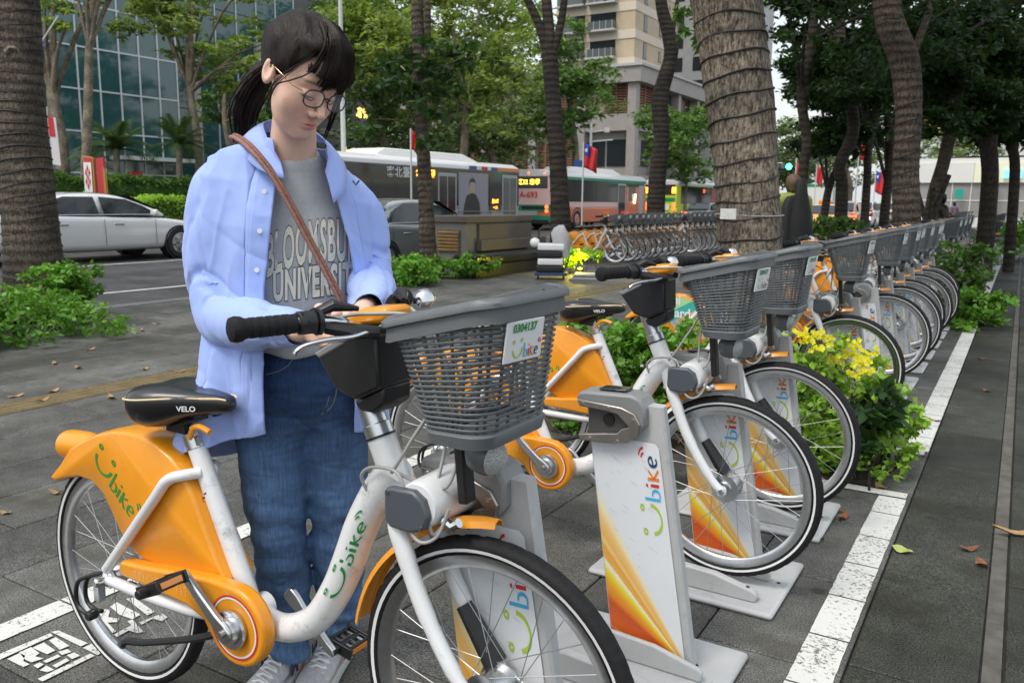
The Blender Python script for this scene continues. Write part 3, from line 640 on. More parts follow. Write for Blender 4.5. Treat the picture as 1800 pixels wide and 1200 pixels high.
sheet('ground', -400, 400, -300, 700, -.22, mat('far_ground', (.09, .09, .085), .9, var=.2, vscale=.2))
sheet('road', -25.0, -9.5, -40, 260, -.10, M['asphalt'])
pv = MB(); pv.box((-1.7, 105, -.06), (15.2, 250, .092)); pv = pv.build('pavement', M['joint'], None, 0); pv['kind'] = 'structure'
sheet('far_pavement', -60, -25.0, -40, 260, -.02, mat('far_pavement_grey', (.14, .14, .13), .8, var=.2, vscale=1))
# slabs
bx = [-9.27, -8.8, -8.35, -7.9, -7.45, -7.0, -6.55, -6.1, -5.56, -5.25, -4.72, -4.2, -3.78, -3.38, -2.98, -2.53, -2.08, -1.63, -1.18, -.745, -.318, .018, .075, .64, 1.2, 1.8]
def in_view(x, y, z=0):
    d = Vector((x, y, z-CAM_H)); q = d.dot(fw)
    return q > .5 and -1000 < d.dot(rt)/q*F_PX < 1000 and -700 < d.dot(up)/q*F_PX < 700
slabs = []
for i in range(len(bx)-1):
    x0, x1 = bx[i], bx[i+1]
    if i in (8, 21): continue                       # tactile strip, drain groove
    pit = .75 if x1-x0 < .4 else .62; y = .2+(pit/2 if i % 2 else 0)
    while y < 95:
        slabs.append((x0, x1, y, y+pit)); y += pit
vis = [s for s in slabs if in_view((s[0]+s[1])/2, (s[2]+s[3])/2) or in_view(s[0], s[3]) or in_view(s[1], s[3])]
vis.sort(key=lambda s: hypot((s[0]+s[1])/2, (s[2]+s[3])/2)); near, far = vis[:235], vis[235:]
cache = {}; rr = random.Random(11)
def slab_mesh(w, l, m):
    k = (round(w, 3), round(l, 3), m.name)
    if k not in cache:
        b = MB(); c = .004; g = .003; X, Y = w/2-g, l/2-g
        b.add([(-X, -Y, -.02), (X, -Y, -.02), (X, Y, -.02), (-X, Y, -.02), (-X, -Y, -c), (X, -Y, -c), (X, Y, -c), (-X, Y, -c), (-X+c, -Y+c, 0), (X-c, -Y+c, 0), (X-c, Y-c, 0), (-X+c, Y-c, 0)],
              [(0, 1, 5, 4), (1, 2, 6, 5), (2, 3, 7, 6), (3, 0, 4, 7), (4, 5, 9, 8), (5, 6, 10, 9), (6, 7, 11, 10), (7, 4, 8, 11), (8, 9, 10, 11)])
        cache[k] = b.mesh('paving_slab', m, 0)
    return cache[k]
for x0, x1, y0, y1 in near:
    m = M['paver2'] if x0 > -.4 else M['paver']
    o = new_obj('paving_slab', slab_mesh(x1-x0, y1-y0, m), pv); o.location = ((x0+x1)/2, (y0+y1)/2, rr.uniform(-.002, .001)); o.rotation_euler = (rr.uniform(-.003, .003), rr.uniform(-.003, .003), 0)
for m in ('paver', 'paver2'):
    b = MB(); g = .004
    for x0, x1, y0, y1 in far:
        if (x0 > -.4) == (m == 'paver2'):
            z = rr.uniform(-.002, .001); b.quad((x0+g, y0+g, z), (x1-g, y0+g, z), (x1-g, y1-g, z), (x0+g, y1-g, z))
    o = b.build('far_slabs', M[m], pv, 0); o['kind'] = 'stuff'
sheet('groove', .022, .071, .2, 95, -.008, mat('groove_mortar', (.10, .095, .08), .8, var=.4, vscale=10), None, pv)
b = MB()
for k in range(70): b.box((-9.41, -4+2.0*k, -.055), (.22, 1.985, .13))
o = b.build('kerb', mat('kerb_stone', (.15, .15, .145), .7, var=.2, vscale=5, bump=.2), None, 30, bevel=.015); o['kind'] = 'structure'
# tactile strip
M['tactile'] = mat('worn_tactile_yellow', (.17, .125, .055), .6, var=.35, vscale=6, bump=.3, bscale=150)
ts = sheet('tactile_strip', -5.55, -5.26, .2, 95, -.009, M['joint'])
b = MB(); b.box((0, 0, -.006), (.288, .296, .012))
for k in range(4): b.box((-.105+.07*k, 0, .0025), (.032, .28, .006), taper=(.7, .98))
tm = b.mesh('tactile_tile', M['tactile'], 0)
for k in range(70): o = new_obj('tactile_tile', tm, ts); o.location = (-5.405, 2.0+.3*k, rr.uniform(-.001, .001))
# painted lines, cut at the slab joints
def paint_material():
    m = mat('worn_white_paint', (.66, .66, .63), .65); t, b = ND(m); geo = t.nodes.new('ShaderNodeNewGeometry')
    n = t.nodes.new('ShaderNodeTexNoise'); n.inputs['Scale'].default_value = 75; n.inputs['Detail'].default_value = 6; n.inputs['Roughness'].default_value = .75; t.links.new(geo.outputs['Position'], n.inputs['Vector'])
    n2 = t.nodes.new('ShaderNodeTexNoise'); n2.inputs['Scale'].default_value = 4; n2.inputs['Detail'].default_value = 4; t.links.new(geo.outputs['Position'], n2.inputs['Vector'])
    a = t.nodes.new('ShaderNodeMath'); a.operation = 'MULTIPLY_ADD'; t.links.new(n2.outputs[0], a.inputs[0]); a.inputs[1].default_value = .35; t.links.new(n.outputs[0], a.inputs[2])
    r = t.nodes.new('ShaderNodeMapRange'); r.inputs[1].default_value = .735; r.inputs[2].default_value = .80; t.links.new(a.outputs[0], r.inputs[0])
    x = t.nodes.new('ShaderNodeMix'); x.data_type = 'RGBA'; x.inputs[6].default_value = (.66, .66, .62, 1); x.inputs[7].default_value = (.12, .12, .10, 1); t.links.new(r.outputs[0], x.inputs[0]); t.links.new(x.outputs[2], b.inputs['Base Color'])
    bp = t.nodes.new('ShaderNodeBump'); bp.inputs['Strength'].default_value = .4; bp.inputs['Distance'].default_value = .003; t.links.new(n.outputs[0], bp.inputs['Height']); t.links.new(bp.outputs[0], b.inputs['Normal']); return m
M['paint'] = paint_material()
ln = MB()
def ragged(x0, x1, y0, y1, z=.0042, cut=.31):
    """a painted bar along Y with slightly uneven edges and gaps at the joints"""
    y = y0
    while y < y1-.02:
        ye = min(y+cut, y1); n = max(2, int((ye-y)/.03)); L = []; R = []
        for i in range(n+1):
            q = y+.004+(ye-y-.008)*i/n; L.append((x0+rr.uniform(-.0016, .0016), q, z)); R.append((x1+rr.uniform(-.0016, .0016), q, z))
        ln.add(L+R, [(i, n+1+i, n+2+i, i+1) for i in range(n)]); y = ye
ragged(-.452, -.335, .4, 4.05); ragged(-.440, -.322, 4.93, 10.62); ragged(-.44, -.335, 12.35, 40)
ragged(-2.625, -2.52, .2, 4.05, cut=.62); ragged(-2.62, -2.52, 4.9, 10.6, cut=.62)
for y0 in (4.055, 4.845, 10.63): ln.quad((-1.15, y0, .0042), (-.338, y0+.01, .0042), (-.338, y0+.085, .0042), (-1.15, y0+.075, .0042))
o = ln.build('bay_line', M['paint'], None, 0); o['kind'] = 'structure'
GLYPH = [[(-2.445, 1.306), (-2.434, 1.323), (-2.288, 1.327), (-2.287, 1.305)], [(-2.275, 1.304), (-2.275, 1.331), (-2.203, 1.319), (-2.201, 1.303)], [(-2.448, 1.155), (-2.439, 1.3), (-2.417, 1.296), (-2.415, 1.138)], [(-2.226, 1.141), (-2.226, 1.296), (-2.204, 1.297), (-2.202, 1.141)], [(-2.401, 1.151), (-2.403, 1.188), (-2.375, 1.189), (-2.351, 1.17), (-2.318, 1.17), (-2.32, 1.153)], [(-2.408, 1.189), (-2.408, 1.224), (-2.354, 1.219), (-2.347, 1.202), (-2.315, 1.209), (-2.324, 1.179), (-2.354, 1.177)], [(-2.401, 1.224), (-2.403, 1.259), (-2.329, 1.252), (-2.329, 1.227)], [(-2.4, 1.274), (-2.402, 1.296), (-2.319, 1.289), (-2.322, 1.261)], [(-2.303, 1.2), (-2.302, 1.243), (-2.284, 1.242), (-2.285, 1.2)], [(-2.303, 1.172), (-2.304, 1.191), (-2.284, 1.192), (-2.278, 1.171)], [(-2.257, 1.201), (-2.261, 1.244), (-2.242, 1.243), (-2.237, 1.201)], [(-2.264, 1.168), (-2.271, 1.192), (-2.232, 1.192), (-2.236, 1.174)], [(-2.315, 1.252), (-2.306, 1.275), (-2.282, 1.273), (-2.288, 1.248)], [(-2.276, 1.255), (-2.272, 1.275), (-2.24, 1.274), (-2.243, 1.251)], [(-2.433, 1.458), (-2.44, 1.485), (-2.417, 1.484), (-2.382, 1.455), (-2.346, 1.467), (-2.328, 1.453), (-2.352, 1.433), (-2.281, 1.415), (-2.278, 1.402), (-2.382, 1.434)], [(-2.441, 1.5), (-2.452, 1.531), (-2.31, 1.521), (-2.305, 1.488), (-2.367, 1.484)], [(-2.447, 1.562), (-2.434, 1.582), (-2.288, 1.556), (-2.288, 1.529)], [(-2.268, 1.4), (-2.274, 1.463), (-2.307, 1.472), (-2.305, 1.488), (-2.207, 1.458), (-2.213, 1.444), (-2.252, 1.438), (-2.247, 1.395)], [(-2.268, 1.487), (-2.26, 1.563), (-2.222, 1.556), (-2.216, 1.53), (-2.255, 1.525), (-2.25, 1.483)]]
b = MB()
for p in GLYPH: b.add([(x, y, .0046) for x, y in p], [tuple(range(len(p)))])
o = b.build('painted_characters', M['paint'], None, 0); o['kind'] = 'structure'
b = MB()
for x0, w in ((-11.70, .14), (-16.6, .13), (-21.2, .13)):
    y = -20
    while y < 200:
        if x0 == -11.70: b.quad((x0, y, -.0955), (x0+w, y, -.0955), (x0+w, y+10, -.0955), (x0, y+10, -.0955)); y += 10
        else: b.quad((x0, y, -.0955), (x0+w, y, -.0955), (x0+w, y+4, -.0955), (x0, y+4, -.0955)); y += 10
o = b.build('lane_marking', mat('road_paint', (.55, .55, .53), .6, var=.2, vscale=5), None, 0); o['kind'] = 'structure'
o = sheet('planting_soil', -2.45, -.50, 4.16, 4.80, .006, M['soil']); o = sheet('planting_soil', -2.4, -.50, 10.75, 12.25, .006, M['soil'])
# fallen leaves
LV = [('y', -.28, 3.42), ('t', .10, 3.85), ('b', -.06, 3.57), ('b', -.01, 3.44), ('b', -.58, 3.38), ('b', -.54, 3.65), ('b', -.58, 3.72), ('b', -.36, 5.70), ('t', -.46, 4.17), ('t', -6.53, 3.7), ('t', -6.21, 3.7), ('t', -5.74, 3.96), ('t', -5.44, 4.04), ('t', -5.6, 3.15), ('t', -5.39, 2.96), ('t', -5.66, 2.93), ('t', -5.1, 3.25), ('t', -3.57, 1.76), ('t', -3.62, 2.01), ('t', -6.89, 4.23), ('t', -7.46, 5.14), ('t', -7.75, 5.51), ('t', -.12, 11.08), ('b', -.11, 6.86), ('t', -4.6, 5.2), ('t', -5.1, 6.3), ('t', -6.3, 6.9), ('t', -4.3, 7.2), ('t', -7.2, 8.1), ('b', -.2, 8.3), ('t', .3, 9.6), ('b', -.62, 5.35)]
lm = dict(y=mat('fresh_leaf', (.42, .46, .12), .5, var=.2, vscale=30), t=mat('tan_dry_leaf', (.36, .22, .09), .6, var=.3, vscale=40), b=mat('rust_dry_leaf', (.20, .075, .025), .6, var=.4, vscale=40))
def leaf_mesh(L, W, curl, m):
    b = MB(); n = 7; A = []; B_ = []; D_ = []
    for i in range(n+1):
        t = i/n; w = W*sin(pi*min(1, t*1.02))**.8*(1-.35*t); z = .003+curl*(abs(t-.5)*2)**2*.02+.004*sin(t*9)
        A.append((t*L-L/2, -w, z+.007*curl)); B_.append((t*L-L/2, 0, z)); D_.append((t*L-L/2, w, z+.009*curl))
    b.add(A+B_+D_, [(i, i+1, n+2+i, n+1+i) for i in range(n)]+[(n+1+i, n+2+i, 2*n+3+i, 2*n+2+i) for i in range(n)])
    return b.mesh('fallen_leaf', m, 60)
special = {0: 'yellow green leaf lying alone on the dark paving right of the white line', 1: 'long curled tan leaf across the groove near the right edge', 2: 'brown curled leaf with pointed ends left of the groove', 7: 'rust brown leaf lying on the white bay line'}
for i, (k, x, y) in enumerate(LV):
    L, W, c_ = (.085, .036, .2) if i == 0 else (.19, .025, 1.2) if i == 1 else (rr.uniform(.06, .11), rr.uniform(.016, .03), rr.uniform(.15, .7))
    if hypot(x, y) > 5: L *= 1.3
    o = new_obj('fallen_leaf', leaf_mesh(L, W, c_, lm[k])); o.location = (x, y, .003); o.rotation_euler = (0, 0, rr.uniform(0, 6.3) if i != 1 else .35)
    tag(o, special.get(i, 'small dry rust brown leaf fallen on the dark paving' if k == 'b' else 'small dry tan leaf on the paving between the left shrub and the tactile strip' if x < -5.75 else 'small dry tan leaf on the paving on the near side of the tactile strip' if x < -4 else 'small dry tan leaf on the paving left of the rear wheel' if x < -3 else 'small pale dry leaf fallen on the paving along the white line'), 'leaf', 'fallen leaves on the paving')
# ------------------------------------------------------------------ trees and shrubs
def leaf_material(name, col, trans=.35, rough=.5, var=.35):
    m = bpy.data.materials.new(name); m.use_nodes = True; t = m.node_tree; b = t.nodes['Principled BSDF']; o = t.nodes['Material Output']
    geo = t.nodes.new('ShaderNodeNewGeometry'); r = t.nodes.new('ShaderNodeMapRange'); r.inputs[3].default_value = 1-var; r.inputs[4].default_value = 1+var; t.links.new(geo.outputs['Random Per Island'], r.inputs[0])
    n = t.nodes.new('ShaderNodeTexNoise'); n.inputs['Scale'].default_value = 1.3; n.inputs['Detail'].default_value = 3; t.links.new(geo.outputs['Position'], n.inputs['Vector'])
    r2 = t.nodes.new('ShaderNodeMapRange'); r2.inputs[1].default_value = .3; r2.inputs[2].default_value = .7; r2.inputs[3].default_value = .7; r2.inputs[4].default_value = 1.3; t.links.new(n.outputs[0], r2.inputs[0])
    mu = t.nodes.new('ShaderNodeMath'); mu.operation = 'MULTIPLY'; t.links.new(r.outputs[0], mu.inputs[0]); t.links.new(r2.outputs[0], mu.inputs[1])
    x = t.nodes.new('ShaderNodeMix'); x.data_type = 'RGBA'; x.blend_type = 'MULTIPLY'; x.inputs[0].default_value = 1; x.inputs[6].default_value = tuple(col)+(1,); t.links.new(mu.outputs[0], x.inputs[7])
    t.links.new(x.outputs[2], b.inputs['Base Color']); b.inputs['Roughness'].default_value = rough; b.inputs['Specular IOR Level'].default_value = .35
    tr = t.nodes.new('ShaderNodeBsdfTranslucent'); y = t.nodes.new('ShaderNodeMix'); y.data_type = 'RGBA'; y.blend_type = 'MULTIPLY'; y.inputs[0].default_value = 1; y.inputs[7].default_value = (1.3, 1.25, .5, 1); t.links.new(x.outputs[2], y.inputs[6]); t.links.new(y.outputs[2], tr.inputs[0])
    ms = t.nodes.new('ShaderNodeMixShader'); ms.inputs[0].default_value = trans; t.links.new(b.outputs[0], ms.inputs[1]); t.links.new(tr.outputs[0], ms.inputs[2]); t.links.new(ms.outputs[0], o.inputs[0]); return m
M['leaf_dark'] = leaf_material('dark_leaf', (.034, .082, .022)); M['leaf_mid'] = leaf_material('green_leaf', (.115, .215, .058)); M['leaf_light'] = leaf_material('light_leaf', (.235, .325, .10), .42)
M['leaf_shade'] = leaf_material('shade_leaf', (.022, .056, .014)); M['leaf_shrub'] = leaf_material('shrub_leaf', (.14, .31, .042), var=.45); M['leaf_lime'] = leaf_material('lime_leaf', (.28, .47, .06), var=.4); M['leaf_hedge'] = leaf_material('hedge_leaf', (.075, .16, .030)); M['leaf_palm'] = leaf_material('palm_leaf', (.075, .135, .055))  # shade leaf: darkness of the backlit right canopy put into the colour
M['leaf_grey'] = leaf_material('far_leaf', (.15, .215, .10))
def leaf_quads(P, size, rng, flat=.5, aspect=.5, droop=0.0):
    """one folded leaf (two triangles as a quad) at each point"""
    n = len(P); d = rng.normal(size=(n, 3)); d[:, 2] *= (1-flat); d[:, 2] -= droop; d /= np.linalg.norm(d, axis=1)[:, None]+1e-9
    h = rng.normal(size=(n, 3))*(.6, .6, .3)+(0, 0, flat*1.6); s = np.cross(d, h); s /= np.linalg.norm(s, axis=1)[:, None]+1e-9
    L = size*rng.uniform(.65, 1.3, n)[:, None]; W = L*aspect
    V = np.empty((n, 4, 3)); V[:, 0] = P; V[:, 1] = P+d*L*.45+s*W*.5; V[:, 2] = P+d*L; V[:, 3] = P+d*L*.45-s*W*.5
    V[:, 2, 2] -= L[:, 0]*.12
    return V.reshape(-1, 3), np.arange(n*4).reshape(-1, 4)
def clump_points(cl, n, rng, shell=.55):
    """points in ellipsoidal clumps (centre, radii), thinned so that gaps stay between them"""
    w = np.array([r[0]*r[1]*r[2] for c, r in cl])**.66; w /= w.sum(); out = []
    for (c, r), k in zip(cl, (w*n).astype(int)+3):
        sub = max(2, int(k/26)); u = rng.normal(size=(sub, 3)); u /= np.linalg.norm(u, axis=1)[:, None]; u *= rng.uniform(shell, 1, sub)[:, None]**.6
        idx = rng.integers(0, sub, k); p = u[idx]+rng.normal(size=(k, 3))*.15*np.array([1.1, 1.1, .7]); out.append(np.array(c)+p*np.array(r))
    return np.concatenate(out)
def bark_material(name, c0, c1, ringy=0, scale=1):
    m = mat(name, c0, .85); t, b = ND(m); tc = t.nodes.new('ShaderNodeTexCoord'); mp = t.nodes.new('ShaderNodeMapping'); mp.inputs['Scale'].default_value = (34*scale, 34*scale, 11*scale); t.links.new(tc.outputs['Object'], mp.inputs[0])
    n = t.nodes.new('ShaderNodeTexNoise'); n.inputs['Scale'].default_value = 1.6; n.inputs['Detail'].default_value = 9; n.inputs['Roughness'].default_value = .75; t.links.new(mp.outputs[0], n.inputs['Vector'])
    vo = t.nodes.new('ShaderNodeTexVoronoi'); vo.inputs['Scale'].default_value = 2.6; t.links.new(mp.outputs[0], vo.inputs['Vector'])
    r = t.nodes.new('ShaderNodeMapRange'); r.inputs[1].default_value = .41; r.inputs[2].default_value = .57; t.links.new(n.outputs[0], r.inputs[0])
    x = t.nodes.new('ShaderNodeMix'); x.data_type = 'RGBA'; x.inputs[6].default_value = tuple(c0)+(1,); x.inputs[7].default_value = tuple(c1)+(1,); t.links.new(r.outputs[0], x.inputs[0])
    n3 = t.nodes.new('ShaderNodeTexNoise'); n3.inputs['Scale'].default_value = 2.2; n3.inputs['Detail'].default_value = 4; t.links.new(tc.outputs['Object'], n3.inputs['Vector'])
    r3 = t.nodes.new('ShaderNodeMapRange'); r3.inputs[1].default_value = .35; r3.inputs[2].default_value = .65; r3.inputs[3].default_value = .55; r3.inputs[4].default_value = 1.3; t.links.new(n3.outputs[0], r3.inputs[0])
    y = t.nodes.new('ShaderNodeMix'); y.data_type = 'RGBA'; y.blend_type = 'MULTIPLY'; y.inputs[0].default_value = 1; t.links.new(x.outputs[2], y.inputs[6]); t.links.new(r3.outputs[0], y.inputs[7]); t.links.new(y.outputs[2], b.inputs['Base Color'])
    a = t.nodes.new('ShaderNodeMath'); a.operation = 'MULTIPLY_ADD'; t.links.new(vo.outputs['Distance'], a.inputs[0]); a.inputs[1].default_value = .5; t.links.new(n.outputs[0], a.inputs[2]); h = a.outputs[0]
    if ringy:
        wv = t.nodes.new('ShaderNodeTexWave'); wv.bands_direction = 'Z'; wv.inputs['Scale'].default_value = ringy; wv.inputs['Distortion'].default_value = 1.5; wv.inputs['Detail'].default_value = 2; t.links.new(tc.outputs['Object'], wv.inputs['Vector'])
        a2 = t.nodes.new('ShaderNodeMath'); a2.operation = 'MULTIPLY_ADD'; t.links.new(wv.outputs['Fac'], a2.inputs[0]); a2.inputs[1].default_value = .7; t.links.new(h, a2.inputs[2]); h = a2.outputs[0]
    q = t.nodes.new('ShaderNodeBump'); q.inputs['Strength'].default_value = 1; q.inputs['Distance'].default_value = .045; t.links.new(h, q.inputs['Height']); t.links.new(q.outputs[0], b.inputs['Normal']); return m
M['bark_tan'] = bark_material('tan_bark', (.066, .048, .032), (.40, .335, .245)); M['bark_dark'] = bark_material('dark_bark', (.016, .012, .009), (.070, .055, .040), 2.2); M['bark_ring'] = bark_material('ringed_bark', (.034, .026, .019), (.165, .13, .092), 3.0)  # dark bark: backlit shade of the trunks put into its colours
M['wire'] = mat('black_wire', (.012, .012, .012), .6)
def trunk_mesh(b, path, rad, n=16, sub=6, seed=0):
    P = smoothpath(path, sub); m = len(P)-1; R = []
    for i in range(len(P)):
        t = i/m*(len(rad)-1); k = min(int(t), len(rad)-2); R.append((rad[k]*(1-t+k)+rad[k+1]*(t-k))*(1+.008*sin(i*1.7+seed)+.012*sin(i*.45+seed)))
    b.tube(P, R, n); return P, R
def tree(label, path, rad, limbs=(), clumps=(), leaves=3000, size=.1, lm='leaf_mid', bm='bark_dark', seed=1, wires=0, group='street trees', flat=.5, name='street_tree', aspect=.5, droop=0., wr=.006):
    base = Vector(path[0]); root = thing(name, label, 'tree', base, 0, group); rng = np.random.default_rng(seed)
    loc = lambda p: Vector(p)-base
    b = MB(); P, R = trunk_mesh(b, [loc(p) for p in path], rad, 20 if rad[0] > .15 else 10, 6, seed)
    tr = b.build('trunk', M[bm], root, 60)
    if wires:
        pts = []; L = len(P)-1; turns = wires; k = 0; tot = int(turns*18)
        for i in range(tot+1):
            t = i/tot*L; a = min(int(t), L-1); f = t-a; c = P[a]*(1-f)+P[a+1]*f; r = R[a]*(1-f)+R[a+1]*f
            if c.z > P[-1].z: break
            an = 2*pi*i/18; pts.append(c+Vector((cos(an)*(r+.004), sin(an)*(r+.004), .030*(r/.2)*sin(an*1.0+seed+.02*i)+.009*sin(i*.37)+.006*sin(i*1.3))))
        b = MB(); b.tube(pts, wr, 5); b.build('light_string', M['wire'], root, 60)
    for j, (lp, lr) in enumerate(limbs):
        b = MB(); trunk_mesh(b, [loc(p) for p in lp], lr, 9, 5, seed+j); b.build('limb', M[bm], root, 60)
    if clumps:
        cl = [(loc(c), r) for c, r in clumps]; Pn = clump_points(cl, leaves, rng); V, F = leaf_quads(Pn, size, rng, flat, aspect, droop)
        o = new_obj('crown', raw_mesh('crown', V, F, M[lm], False), root); o['kind'] = 'stuff'
    return root
def blob(px, py, d, rx, ry, rd=None):
    """an ellipsoid clump given by its place and size in the photograph and its depth"""
    s = d/F_PX; c = at(px, py, d); return (c, (rx*s, (rd or rx)*s, ry*s))
def blobs(rnd, n, x0, x1, y0, y1, d0, d1, r0_, r1_, sq=.6):
    out = []
    for _ in range(n):
        r = rnd.uniform(r0_, r1_); out.append(blob(rnd.uniform(x0, x1), rnd.uniform(y0, y1), rnd.uniform(d0, d1), r, r*sq))
    return out
def limbs_to(rnd, p0, cl, n, r):
    out = []
    for c, _ in rnd.sample(list(cl), min(n, len(cl))):
        p0_, c = Vector(p0), Vector(c); mid = (p0_+c)/2+Vector((rnd.uniform(-.2, .2), rnd.uniform(-.2, .2), .12*(c-p0_).length)); out.append(([p0_, mid, c], [r, r*.7, r*.3]))
    return out
rt_ = random.Random(21)
# the two near trunks
p = [at(62, 585, 9.0), at(60, 480, 9.0), at(50, 350, 9.0), at(37, 200, 9.0), at(28, 60, 9.0), at(20, -120, 9.0), at(10, -420, 9.0)]; p[0].z = -.02
TL = tree('thick wire-wrapped trunk rising behind the round shrub at the left edge', p, [.33, .30, .265, .245, .25, .235, .20], bm='bark_ring', seed=2, wires=44, wr=.009,
     limbs=[([p[5], at(-200, -500, 8), at(-500, -900, 7)], [.13, .1, .05])], clumps=blobs(rt_, 26, -900, 700, -1500, -560, 7, 11, 150, 260), leaves=6000, size=.16, lm='leaf_dark')
b = MB(); kq = at(22, 95, 8.78)-p[0]; kd = (Vector((0, 0, CAM_H))-at(22, 95, 8.78)).normalized(); b.lathe([(.09, -.05), (.085, .0), (.06, .015), (.035, .0), (.03, -.02), (.001, -.03)], kq, kd, 18); b.build('knot', M['bark_tan'], TL, 60)
p = [at(1320, 805, 4.62), at(1319, 640, 4.6), at(1318, 430, 4.55), at(1312, 320, 4.55), at(1303, 200, 4.55), at(1289, 90, 4.55), at(1274, -20, 4.5), at(1262, -160, 4.5), at(1240, -420, 4.5)]; p[0].z = -.02
big_cl = blobs(rt_, 40, 500, 2600, -1700, -700, 3.5, 7.5, 200, 420)
TB = tree('massive tan trunk wound with black wire, standing among the near bicycles', p, [.19, .174, .170, .170, .177, .184, .19, .195, .18], bm='bark_tan', seed=3, wires=26, wr=.0056,
     limbs=[([p[6], at(1300, -200, 4.4), at(1700, -700, 4.2), at(2100, -1000, 4.5)], [.12, .10, .07, .03]), ([p[7], at(1100, -400, 4.6), at(800, -800, 4.6)], [.13, .1, .05]), ([at(1265, 40, 4.56), at(1235, 30, 4.7), at(1212, 35, 4.8)], [.014, .008, .004])],
     clumps=big_cl, leaves=9000, size=.13, lm='leaf_dark')
rng_ = np.random.default_rng(5); cl = [(blob(1215, 50, 4.85, 22, 45)[0]-p[0], blob(1215, 50, 4.85, 24, 40)[1]), (blob(1236, 88, 4.75, 10, 14)[0]-p[0], blob(0, 0, 4.75, 12, 14)[1])]
V, F = leaf_quads(clump_points(cl, 130, rng_), .065, rng_, .5); new_obj('leaf_sprig', raw_mesh('leaf_sprig', V, F, M['leaf_mid'], False), TB)['kind'] = 'stuff'
# string round the big trunk with a paper label
b = MB(); c_ = at(1318, 378, 4.55)-p[0]; b.tube([c_+Vector((cos(a)*.177, sin(a)*.177, .004*sin(a*2))) for a in [2*pi*i/40 for i in range(40)]], .003, 5, closed=True, up=(0, 0, 1)); b.build('tie_string', M['cable'], TB, 60)
b = MB(); cc = at(1280, 376, 4.37)-p[0]; e1 = Vector((.86, .40, 0)).normalized(); b.box(cc, (.085, .003, .055), Matrix.Rotation(atan2(e1.y, e1.x)-.45, 3, 'Z')); b.build('paper_label', mat('paper_label', (.55, .55, .52), .6, var=.15, vscale=60), TB, 0)
p = [at(1604, 470, 10.45), at(1594, 395, 10.45), at(1592, 300, 10.4), at(1597, 200, 10.3), at(1590, 110, 10.2), at(1562, 30, 10.1), at(1560, -60, 10.1), at(1570, -250, 10)]; p[0].z = -.02
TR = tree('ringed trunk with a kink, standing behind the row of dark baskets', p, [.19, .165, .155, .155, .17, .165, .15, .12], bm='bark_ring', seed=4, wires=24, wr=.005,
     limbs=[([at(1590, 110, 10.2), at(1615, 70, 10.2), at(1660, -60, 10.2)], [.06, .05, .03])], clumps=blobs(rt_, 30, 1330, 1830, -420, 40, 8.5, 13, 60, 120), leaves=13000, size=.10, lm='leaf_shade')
# kerbside trees in the middle
p = [at(757, 492, 14.3), at(752, 430, 14.3), at(746, 300, 14.3), at(740, 200, 14.3), at(737, 100, 14.3), at(733, 0, 14.3), at(730, -150, 14.3)]; p[0].z = -.02
cl = blobs(rt_, 13, 655, 855, 80, 150, 13.3, 15.3, 26, 48)+blobs(rt_, 9, 640, 790, 130, 235, 13.3, 15.3, 26, 46)+blobs(rt_, 4, 790, 860, 80, 120, 13.5, 15, 22, 36)+blobs(rt_, 10, 600, 900, -420, -160, 12.5, 16, 70, 120)
T745 = tree('slender ringed trunk with dark leaf clusters, in front of the nearest bus', p, [.17, .145, .120, .110, .12, .10, .08], bm='bark_ring', seed=6, wires=20, wr=.006, clumps=cl, leaves=3600, size=.17, lm='leaf_dark',
     limbs=[([at(744, 165, 14.3), at(752, 60, 14.2), at(750, -40, 14.2)], [.05, .055, .05])]+[([at(742, y, 14.3), at((742+x)/2, y-18, 14.2), at(x, y2, 14.1)], [.022, .015, .007]) for x, y, y2 in ((690, 190, 150), (655, 230, 210), (800, 150, 110), (845, 130, 95), (700, 120, 90))])
p = [at(988, 428, 18.9), at(984, 350, 18.9), at(978, 250, 18.9), at(970, 150, 18.9), at(966, 95, 18.9)]; p[0].z = -.02
T970 = tree('forked dark trunk in front of the pink and green bus', p, [.29, .215, .19, .175, .20], bm='bark_dark', seed=7, wires=16, wr=.007,
     limbs=[([at(966, 105, 18.9), at(948, 45, 18.9), at(920, -20, 18.8), at(890, -120, 18.6)], [.12, .10, .09, .06]), ([at(967, 100, 18.9), at(964, 40, 18.9), at(955, -60, 18.9)], [.13, .13, .10]), ([at(970, 100, 18.9), at(988, 30, 18.9), at(1000, -80, 18.9)], [.11, .09, .07])],
     clumps=blobs(rt_, 14, 800, 1150, -420, -110, 17, 21, 70, 130), leaves=3200, size=.2, lm='leaf_dark')
p = [at(1152, 388, 23.7), at(1155, 320, 23.7), at(1163, 240, 23.7), at(1160, 175, 23.7), at(1178, 105, 23.7), at(1178, 70, 23.7), at(1163, 10, 23.7), at(1158, -60, 23.7)]; p[0].z = -.02
T1160 = tree('crooked dark trunk between the two rear buses', p, [.28, .25, .22, .24, .20, .21, .17, .14], bm='bark_dark', seed=8, limbs=[([at(1180, 75, 23.7), at(1188, 20, 23.6), at(1200, -60, 23.5)], [.08, .06, .05])], clumps=blobs(rt_, 12, 1000, 1300, -350, -80, 22, 26, 60, 110), leaves=2600, size=.24, lm='leaf_dark')
